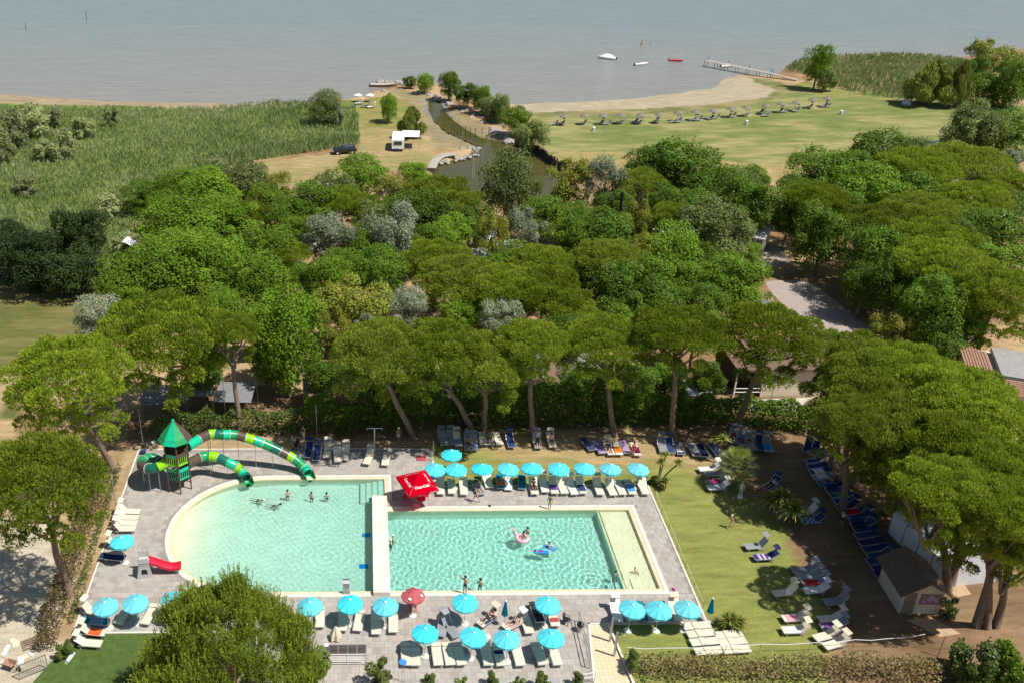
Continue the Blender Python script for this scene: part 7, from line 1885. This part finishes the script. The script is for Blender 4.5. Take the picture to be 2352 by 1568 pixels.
# caravans and awnings among the camp trees
def caravan(p, rz, label, L=5.2, wd=2.2, awn=False):
    root = empty('caravan', p, rz, label, 'caravan')
    prof = [(-L / 2, .55), (-L / 2 + .1, 2.2), (-L / 2 + .5, 2.6), (L / 2 - .7, 2.6), (L / 2 - .1, 1.9), (L / 2, .75), (L / 2 - .2, .5), (-L / 2 + .1, .5)]
    n = len(prof); mb = MB(); vs = [(x, -wd / 2, z) for x, z in prof] + [(x, wd / 2, z) for x, z in prof]
    mb.add(vs, [tuple(range(n)), tuple(reversed(range(n, 2 * n)))] + [(i, n + i, n + (i + 1) % n, (i + 1) % n) for i in range(n)]); mb.build('body', M['whiteplastic'], root)
    for (x, y) in ((-1.2, -wd / 2 - .01), (1.0, -wd / 2 - .01), (-1.2, wd / 2 + .01), (1.0, wd / 2 + .01)):
        mb = MB(); mb.box((x, y, 1.7), (1.1, .04, .6)); mb.build('window', M['glass_dark'], root)
    mb = MB(); mb.box((-L / 2 - .0, 0, 1.65), (.06, 1.5, .65)); mb.build('window', M['glass_dark'], root)
    mb = MB(); mb.box((L * .05, -wd / 2 - .012, 1.4), (.7, .03, 1.7)); mb.build('door', M['wall_white'], root)
    for y in (-wd / 2 + .1, wd / 2 - .1):
        mb = MB(); mb.tube([(-.1, y - .1, .33), (-.1, y + .1, .33)], .33, 14); mb.build('wheel', M['rubber'], root)
    mb = MB(); mb.bar((L / 2 - .3, 0, .5), (L / 2 + 1.1, 0, .45), .1); mb.build('drawbar', M['steel'], root)
    mb = MB(); mb.box((-.3, 0, 2.64), (.6, .6, .08)); mb.build('roof_hatch', M['wall_white'], root)
    return root
def awning(p, rz, w_, d_, z, mat, label, cat='awning'):
    root = empty('awning', p, rz, label, cat)
    mb = MB(); mb.add([(-w_ / 2, -d_ / 2, z - .35), (w_ / 2, -d_ / 2, z - .35), (w_ / 2, 0, z - .08), (w_ / 2, d_ / 2, z), (-w_ / 2, d_ / 2, z), (-w_ / 2, 0, z - .08)], [(0, 1, 2, 5), (5, 2, 3, 4)]); mb.build('sheet', mat, root)
    for (x, y) in ((-w_ / 2, -d_ / 2), (w_ / 2, -d_ / 2), (-w_ / 2, d_ / 2), (w_ / 2, d_ / 2)):
        mb = MB(); mb.tube([(x, y, 0), (x, y, z - (.35 if y < 0 else 0))], .03, 6); mb.build('post', M['steel'], root)
    return root
g0 = lambda x, y, z=0: Vector((*G('W', x, y, z)[:2], 0))
for (x, y, rz, lb) in [(800, 600, 10, 'white caravan below the tall silver tree'), (690, 552, -20, 'white caravan left of the pale silver tree'), (1120, 555, 80, 'white caravan behind the thin yellow tree'), (1170, 575, 10, 'white caravan half hidden behind the central pines'),
                       (1975, 490, 15, 'white caravan in the right wood'), (1530, 545, 20, 'white caravan between the right wood pines'), (1745, 545, 60, 'white caravan at the head of the camp road'),                       (2240, 655, 40, 'white caravan near the right edge of the wood'), (745, 440, 0, 'white caravan at the edge of the tan clearing')]:
    caravan(g0(x, y, 1.5), R(rz), lb)
for (x, y, rz, w_, d_, mt, lb) in [(380, 905, 4, 4.6, 3.2, 'awning_grey', 'grey flat awning under the broad umbrella pine'), (540, 900, -4, 3.8, 3.4, 'awning_grey', 'sun dappled pale awning right of the broad umbrella pine'), (450, 890, 0, 3.5, 3.0, 'awning_grey', 'grey awning between the two left umbrella pines'),
                                   (1110, 580, 10, 3, 2.5, 'canvas', 'white awning among the camp trees in the middle'), (610, 562, 20, 3.4, 2.6, 'glass_dark', 'dark tent awning beside the small bright pine'), (735, 885, 5, 3.4, 2.6, 'awning_grey', 'grey awning in front of the tall bright tree'),
                                   (830, 598, 5, 3.4, 2.6, 'canvas', 'white awning beside the caravan below the silver tree'), (1060, 890, 6, 5, 3.4, 'awning_grey', 'grey awning behind the pavilion pines'), (1590, 890, 6, 3.4, 2.6, 'canvas', 'small white awning behind the right pines'), (1340, 830, 10, 3.6, 3, 'awning_grey', 'dark awning behind the gap in the pines')]:
    awning(g0(x, y, 2.4), R(rz), w_, d_, 2.6, M[mt], lb)
sl_ = G('W', 325, 557, 2.2); mb = MB()
for i in range(8):
    u0, u1 = i / 8, (i + 1) / 8
    f2 = lambda u: Vector((-2.4 + 4.8 * u, 0, 2.6 - 1.1 * math.sin(math.pi * u * .8) + .2 * u))
    mb.quad(f2(u0) + Vector((0, -1.1 * (1 - .6 * u0), 0)), f2(u1) + Vector((0, -1.1 * (1 - .6 * u1), 0)), f2(u1) + Vector((0, 1.1 * (1 - .6 * u1), 0)), f2(u0) + Vector((0, 1.1 * (1 - .6 * u0), 0)))
ss = empty('shade_sail', (sl_.x, sl_.y, 0), R(-10), 'white shade sail at the edge of the reed field', 'shade sail'); mb.build('sail', M['canvas'], ss)
for x in (-2.4, 2.4):
    mb = MB(); mb.tube([(x, 0, 0), (x, 0, 2.7)], .04, 6); mb.build('mast', M['steel'], ss)
post_obj('black_post', g0(1412, 590), 9.5, .22, M['blackpaint'], 'tall dark post with a lamp head amid the camp trees', 'post')
bw = empty('boardwalk', g0(1268, 478), R(2), 'pale slab walk at the pond end', 'boardwalk')
for i in range(7):
    mb = MB(); mb.box((-2.1 + .7 * i, 0, .06), (.62, 1.1, .1)); mb.build('slab', M['stone_white'], bw)
# parked car in the camp lane
def car(p, rz, label, paint_):
    root = empty('parked_car', p, rz, label, 'car'); L, wd = 4.6, 1.8
    prof = [(-2.3, .45), (-2.32, .85), (-2.1, 1.0), (-1.9, 1.45), (-1.2, 1.5), (.3, 1.47), (1.1, 1.0), (2.05, .86), (2.3, .65), (2.3, .4)]
    n = len(prof); mb = MB(); k = lambda z: wd / 2 - max(0, z - .95) * .32
    vs = [(x, -k(z), z) for x, z in prof] + [(x, k(z), z) for x, z in prof]
    mb.add(vs, [tuple(range(n)), tuple(reversed(range(n, 2 * n)))] + [(i, n + i, n + (i + 1) % n, (i + 1) % n) for i in range(n)]); bd = mb.build('body', paint_, root)
    for s in (-1, 1):
        y0, y1 = s * (k(1.02) + .012), s * (k(1.42) + .012)
        for (xa, xb, xc, xd) in ((-1.85, -.85, -.85, -1.75), (-.8, .15, .1, -.8), (.2, .95, .3, .15)):
            mb = MB(); mb.quad((xa, y0, 1.02), (xb, y0, 1.02), (xc, y1, 1.42), (xd, y1, 1.42)); mb.build('window', M['glass_dark'], root)
        for x in (-1.4, 1.4):
            mb = MB(); mb.tube([(x, s * (wd / 2 - .2), .33), (x, s * (wd / 2 + .02), .33)], .33, 16); wh = mb.build('wheel', M['rubber'], root)
            mb = MB(); mb.tube([(x, s * (wd / 2 + .02), .33), (x, s * (wd / 2 + .035), .33)], .2, 12); mb.build('rim', M['alu'], wh)
        mb = MB(); mb.bar((-1.6, s * .62, 1.55), (.2, s * .62, 1.53), .05); mb.build('roof_rail', M['alu'], root)
        mb = MB(); mb.box((2.22, s * .62, .7), (.14, .35, .14)); mb.build('headlight', M['whiteplastic'], root)
        mb = MB(); mb.box((-2.3, s * .68, .85), (.06, .25, .2)); mb.build('tail_light', M['redplastic'], root)
    mb = MB(); mb.quad((1.06, -.68, 1.045), (1.06, .68, 1.045), (.36, .62, 1.45), (.36, -.62, 1.45)); mb.v = [(v[0] + .03, v[1], v[2] + .02) for v in mb.v]; mb.build('windscreen', M['glass_dark'], root)
    mb = MB(); mb.quad((-2.12, -.66, 1.03), (-1.92, -.6, 1.42), (-1.92, .6, 1.42), (-2.12, .66, 1.03)); mb.v = [(v[0] - .02, v[1], v[2] + .01) for v in mb.v]; mb.build('rear_window', M['glass_dark'], root)
    return root
car(G('T2', 112, 1012), R(192), 'black estate car parked at the corner of the reed field', M['carpaint'])
car(g0(1770, 725), R(-40), 'silver car half hidden beside the camp road hedge', M['steel'])
# caravan on the shore meadow with awning, chairs and a blue box
cv_ = caravan(G('T2', 470, 975), R(86), 'white caravan parked on the shore meadow', 5.6, 2.3)
aw = awning(G('T2', 550, 968), R(-6), 3.4, 3.4, 2.7, M['canvas'], 'pale awning stretched from the shore caravan')
mb = MB(); mb.box((0, 0, .3), (.7, .5, .6)); q = mb.build('blue_box', M['c_blue']); q.location = G('T2', 455, 1000); tag(q, 'blue box in front of the shore caravan', 'box')
for i, (x, y) in enumerate(((515, 985), (545, 985))):
    chair(G('T2', x, y), R(180 + 40 * i), M['blackpaint'] if i == 0 else M['c_blue'], ['dark camping chair left under the shore awning', 'blue camping chair right under the shore awning'][i], 'camping_chair')
# ================================================================ SHORE
def thatch_parasol(p, label):
    root = empty('thatched_parasol', p, random.uniform(0, 1), label, 'parasol', 'thatched parasols on the beach lawn')
    mb = MB(); mb.tube([(0, 0, -.05), (0, 0, 2.3)], .05, 7); mb.build('pole', M['wood'], root)
    mb = MB(); n = 14; vs = [(0, 0, 2.45)]
    for (r_, z) in ((.45, 2.22), (.85, 1.98), (1.0, 1.82)):
        for j in range(n):
            a = 6.283 * j / n; q = r_ * (1 + (.08 if j % 2 else -.06)); vs.append((q * math.cos(a), q * math.sin(a), z - (.06 if j % 2 else 0)))
    fs = [(0, 1 + j, 1 + (j + 1) % n) for j in range(n)]
    for i in range(2):
        for j in range(n): fs.append((1 + i * n + j, 1 + (i + 1) * n + j, 1 + (i + 1) * n + (j + 1) % n, 1 + i * n + (j + 1) % n))
    mb.add(vs, fs); mb.build('thatch', M['thatch'], root)
    return root
TH = [('T2', 1560, 830), ('T2', 1693, 826), ('T2', 1815, 825), ('T2', 1933, 820), ('T2', 2060, 820), ('T2', 2183, 816), ('T3', 65, 802), ('T3', 178, 797), ('T3', 293, 790), ('T3', 410, 777), ('T3', 515, 770), ('T3', 643, 757), ('T3', 745, 745), ('T3', 840, 735), ('T3', 950, 716), ('T3', 1045, 706)]
for i, k in enumerate(TH):
    thatch_parasol(G(*k), 'thatched beach parasol, %s from the creek side of the row' % ORD[i])
# boats
def boat(p, rz, L, mat, cover, label, covered=True):
    root = empty('boat', p, rz, label, 'boat'); wd = L * .36; n = 9; mb = MB(); vs, fs = [], []
    for i in range(n):
        t = i / (n - 1); x = -L / 2 + L * t; w_ = wd / 2 * math.sqrt(max(.0, 1 - max(0, (t - .45) / .55) ** 2.2)) * (.85 + .15 * min(1, t * 3)); sh = .42 + .22 * t * t
        vs += [(x, -w_, sh * L / 5), (x, -w_ * .75, .0), (x, 0, -.12), (x, w_ * .75, .0), (x, w_, sh * L / 5)]
    for i in range(n - 1):
        for j in range(4): fs.append((i * 5 + j, (i + 1) * 5 + j, (i + 1) * 5 + j + 1, i * 5 + j + 1))
    fs.append((0, 1, 2, 3, 4)); mb.add(vs, fs); mb.build('hull', mat, root, True)
    dk_ = MB(); vs, fs = [], []
    for i in range(n):
        t = i / (n - 1); a, b2 = Vector(mb.v[i * 5]), Vector(mb.v[i * 5 + 4]); hump = (.95 * math.sin(math.pi * min(1, t * 1.12)) * L / 5) if covered else -.12 * math.sin(math.pi * t)
        m_ = (a + b2) / 2; vs += [a + Vector((0, .03, .015)), m_ + Vector((0, 0, hump + .02)), b2 - Vector((0, .03, -.015))]
    for i in range(n - 1):
        for j in range(2): fs.append((i * 3 + j, (i + 1) * 3 + j, (i + 1) * 3 + j + 1, i * 3 + j + 1))
    dk_.add(vs, fs); dk_.build('cover' if covered else 'deck', cover, root, True)
    mb = MB(); mb.box((-L / 2 - .12, 0, .35), (.28, .3, .6)); mb.build('outboard_motor', M['blackpaint'], root)
    return root
boat(G('T2', 1845, 390, LAKE_Z), R(150), 5.0, M['whiteplastic'], M['canvas'], 'white boat under a pale cover, the largest moored off the beach')
boat(G('T2', 2072, 430, LAKE_Z), R(20), 4.2, M['whiteplastic'], M['wall_white'], 'small open white boat moored off the beach', False)
boat(G('T3', 57, 405, LAKE_Z), R(-20), 3.6, M['redplastic'], M['redplastic'], 'small red boat moored off the beach', False)
boat(G('T3', 395, 445, LAKE_Z), R(0), 3.4, M['greyplastic'], M['canvas'], 'small grey boat tied to the pier')
boat(G('T2', 372, 572, LAKE_Z), R(-8), 6.5, M['wood'], M['greywood'], 'brown wooden boat at the boulders of the creek mouth', False)
# pier
pa, pb = G('T3', 258, 400, 1.2), G('T3', 690, 486, .9); pe = G('T3', 855, 527, .35)
pier = empty('pier', (0, 0, 0), 0, 'long thin wooden pier on stilts beside the reed point', 'pier')
for (a, b_) in ((pa, pb), (pb, pe)):
    d = b_ - a; n = int(d.length / .6); dn = d.normalized(); s = Vector((-dn.y, dn.x, 0)).normalized()
    for i in range(n):
        c = a + d * ((i + .5) / n); mb = MB(); mb.bar(c - s * .75, c + s * .75, .5, .07); mb.build('plank', M['greywood'], pier)
    for i in range(0, n, 5):
        c = a + d * (i / n)
        for q in (-1, 1):
            e = c + s * .7 * q; mb = MB(); mb.tube([Vector((e.x, e.y, -1.6)), Vector((e.x, e.y, e.z + (.9 if i % 10 == 0 and q > 0 else .05)))], .06, 6); mb.build('stilt', M['darkwood'], pier)
for (fr, x, y, h_, lb) in [('T1', 572, 150, 3.6, 'tall stake standing far out in the lake at the left'), ('T1', 172, 212, 2.6, 'shorter stake in the lake at the far left')]:
    post_obj('lake_stake', G(fr, x, y, LAKE_Z - .5), h_, .09, M['darkwood'], lb, 'stake', (.15, 0))
for i, (x, y, lb) in enumerate([(2068, 315, 'wading person, left one of three far out beyond the boats'), (2074, 305, 'wading person, middle one of three beyond the boats'), (2128, 313, 'wading person alone on the right beyond the boats')]):
    person(G('T2', x, y, -.9), R(40 * i), 'stand', bath('charcoal'), lb)
# boulders of the groyne, the creek mouth and the banks
def rock_mesh(seed):
    rg = random.Random(seed); bm = bmesh.new(); bmesh.ops.create_icosphere(bm, subdivisions=2, radius=1)
    for v in bm.verts:
        v.co *= 1 + .35 * (math.sin(3.1 * v.co.x + seed) * math.cos(2.7 * v.co.y - seed) + .3 * rg.uniform(-.5, .5)); v.co.z *= .6
    me = bpy.data.meshes.new('boulder'); bm.to_mesh(me); bm.free(); me.materials.append(M['rock']); return me
ROCKS = [rock_mesh(i) for i in range(5)]
def rocks(pts, n, label, group, smin, smax, wob, seed):
    rg = random.Random(seed); P0 = [G(*p) for p in pts]
    for i in range(n):
        k = rg.random() * (len(P0) - 1); a = int(k); p = P0[a].lerp(P0[a + 1], k - a)
        o = bpy.data.objects.new('boulder', ROCKS[i % 5]); COL.objects.link(o)
        s = rg.uniform(smin, smax); o.location = (p.x + rg.uniform(-wob, wob), p.y + rg.uniform(-wob, wob), -.15 + .1 * rg.random()); o.scale = (s, s * rg.uniform(.7, 1.1), s); o.rotation_euler = (0, 0, rg.uniform(0, 6))
        tag(o, label, 'boulder', group)
rocks([('T2', 340, 540), ('T2', 500, 545), ('T2', 560, 575)], 22, 'grey boulder of the groyne at the creek mouth', 'boulders of the groyne', .4, .9, .9, 1)
rocks([('T2', 600, 610), ('T2', 720, 640), ('T2', 900, 730), ('T2', 1050, 810), ('T2', 1130, 890), ('T2', 1230, 940)], 46, 'grey boulder on the creek bank below the tree spit', 'boulders under the tree spit', .35, .85, 1.0, 2)
rocks([('T2', 760, 1075), ('T2', 870, 1050), ('T2', 980, 1020), ('T2', 990, 980), ('T2', 880, 980)], 40, 'pale boulder on the bank by the curved jetty', 'boulders by the jetty', .3, .6, .7, 3)
rocks([('T2', 350, 600), ('T2', 420, 610)], 6, 'small boulder left of the creek mouth', 'boulders left of the creek mouth', .3, .6, .6, 4)
# palisade of dark stakes along the right bank of the pond
pl = [G('T2', 1240, 950), G('T2', 1330, 985), G('T2', 1420, 1035), G('T2', 1490, 1085), G('T2', 1550, 1120)]
ps = empty('palisade', (0, 0, 0), 0, 'dark timber palisade holding the right bank of the pond', 'palisade'); rg = random.Random(2)
for a, b_ in zip(pl[:-1], pl[1:]):
    n = int((b_ - a).length / .38)
    for i in range(n):
        p = a.lerp(b_, i / n); mb = MB(); mb.tube([(p.x, p.y, -1.0), (p.x + rg.uniform(-.06, .06), p.y, rg.uniform(1.0, 1.6))], .17, 6); mb.build('stake', M['darkwood'], ps)
    for z in (.15, .6):
        mb = MB(); mb.bar((a.x - .2, a.y - .2, z), (b_.x - .2, b_.y - .2, z), .14); mb.build('waler', M['darkwood'], ps)
jt = empty('jetty', (0, 0, 0), 0, 'curved grey timber jetty on the left bank of the pond', 'jetty')
jp = bez([G('T2', 690, 1110, .4), G('T2', 715, 1060, .4), G('T2', 760, 1030, .4), G('T2', 855, 1015, .4)], 26)
for i in range(26):
    a = jp[i]; b_ = jp[i + 1]; d = (b_ - a).normalized(); s = Vector((-d.y, d.x, 0)) * .8; mb = MB(); mb.bar((a + b_) / 2 - s, (a + b_) / 2 + s, (b_ - a).length * .9, .07); mb.build('plank', M['greywood'], jt)
    if i % 4 == 0: mb = MB(); mb.tube([(a.x, a.y - .6, -.9), (a.x, a.y - .6, .38)], .08, 6); mb.build('stilt', M['darkwood'], jt)
for i, (x, y) in enumerate([(818, 880), (838, 885), (858, 890), (880, 893), (912, 898), (942, 903), (975, 905), (1020, 902), (1065, 895)]):
    post_obj('creek_stake', G('T2', x, y, -.3), 1.9, .06, M['darkwood'], 'thin stake, %s of the line across the creek' % ORD[i], 'stake')
for i, (x, y, h_) in enumerate([(955, 1190, 4.2), (968, 1180, 3.6), (990, 1090, 2.6), (1022, 1080, 2.8)]):
    post_obj('pond_stake', G('T2', x, y, -.4), h_, .07, M['greywood'], '%s tall mooring stake standing in the pond' % ORD[i], 'stake')
for (fr, x, y, lb) in [('T2', 1755, 866, 'small blue and white bin on the lawn before the thatched row'), ('T3', 520, 822, 'small pale bin on the lawn below the middle of the thatched row'), ('T3', 1145, 755, 'small pale bin at the right end of the thatched row')]:
    b0 = empty('lawn_bin', G(fr, x, y), 0, lb, 'bin'); mb = MB(); mb.lathe([(.3, 0), (.34, .7)], 12); mb.build('body', M['c_stripe'], b0); mb = MB(); mb.lathe([(.36, .7), (.3, .85), (.05, .9)], 12); mb.build('lid', M['whiteplastic'], b0)
sg = empty('sign', G('T3', 950, 1012), 0, 'dark notice sign standing on the lawn', 'sign'); mb = MB(); mb.box((0, 0, .9), (.75, .08, 1.0)); mb.build('board', M['blackpaint'], sg); mb = MB(); mb.bar((-.3, 0, 0), (-.3, 0, .6), .06); mb.bar((.3, 0, 0), (.3, 0, .6), .06); mb.build('legs', M['wood'], sg)
gl_ = empty('goal', G('T3', 1835, 905), R(80), 'white goal frame beside the large lawn tree', 'goal')
for (a, b_) in (((-1.5, 0, 0), (-1.5, 0, 2)), ((1.5, 0, 0), (1.5, 0, 2)), ((-1.5, 0, 2), (1.5, 0, 2)), ((-1.5, 0, 2), (-1.5, 1, 0)), ((1.5, 0, 2), (1.5, 1, 0))):
    mb = MB(); mb.tube([a, b_], .05, 6); mb.build('bar', M['whitepaint'], gl_)
mb = MB(); mb.box((0, 0, .1), (4.2, 1.8, .2)); q = mb.build('tarpaulin', M['c_blue']); q.location = G('T3', 1800, 945); tag(q, 'blue tarpaulin in the shade of the large lawn tree', 'tarpaulin')
tn = empty('tent', G('T3', 1575, 692), 0, 'small blue and white dome tent at the edge of the reeds', 'tent'); mb = MB(); mb.lathe([(1.0, 0), (.95, .5), (.6, .95), (.1, 1.15)], 12); mb.build('dome', M['c_stripe'], tn, True)
for i, (x, y, lb) in enumerate([(205, 672, 'white parasol, left one on the small meadow by the creek'), (282, 672, 'white and blue parasol, right one on the small meadow by the creek')]):
    rr = empty('white_parasol', G('T2', x, y), 0, lb, 'parasol'); mb = MB(); mb.tube([(0, 0, 0), (0, 0, 1.9)], .025, 6); mb.build('pole', M['alu'], rr); cone_canopy(1.0, 1.5, 1.85, 8, M['c_white'] if i == 0 else M['c_stripe'], rr)
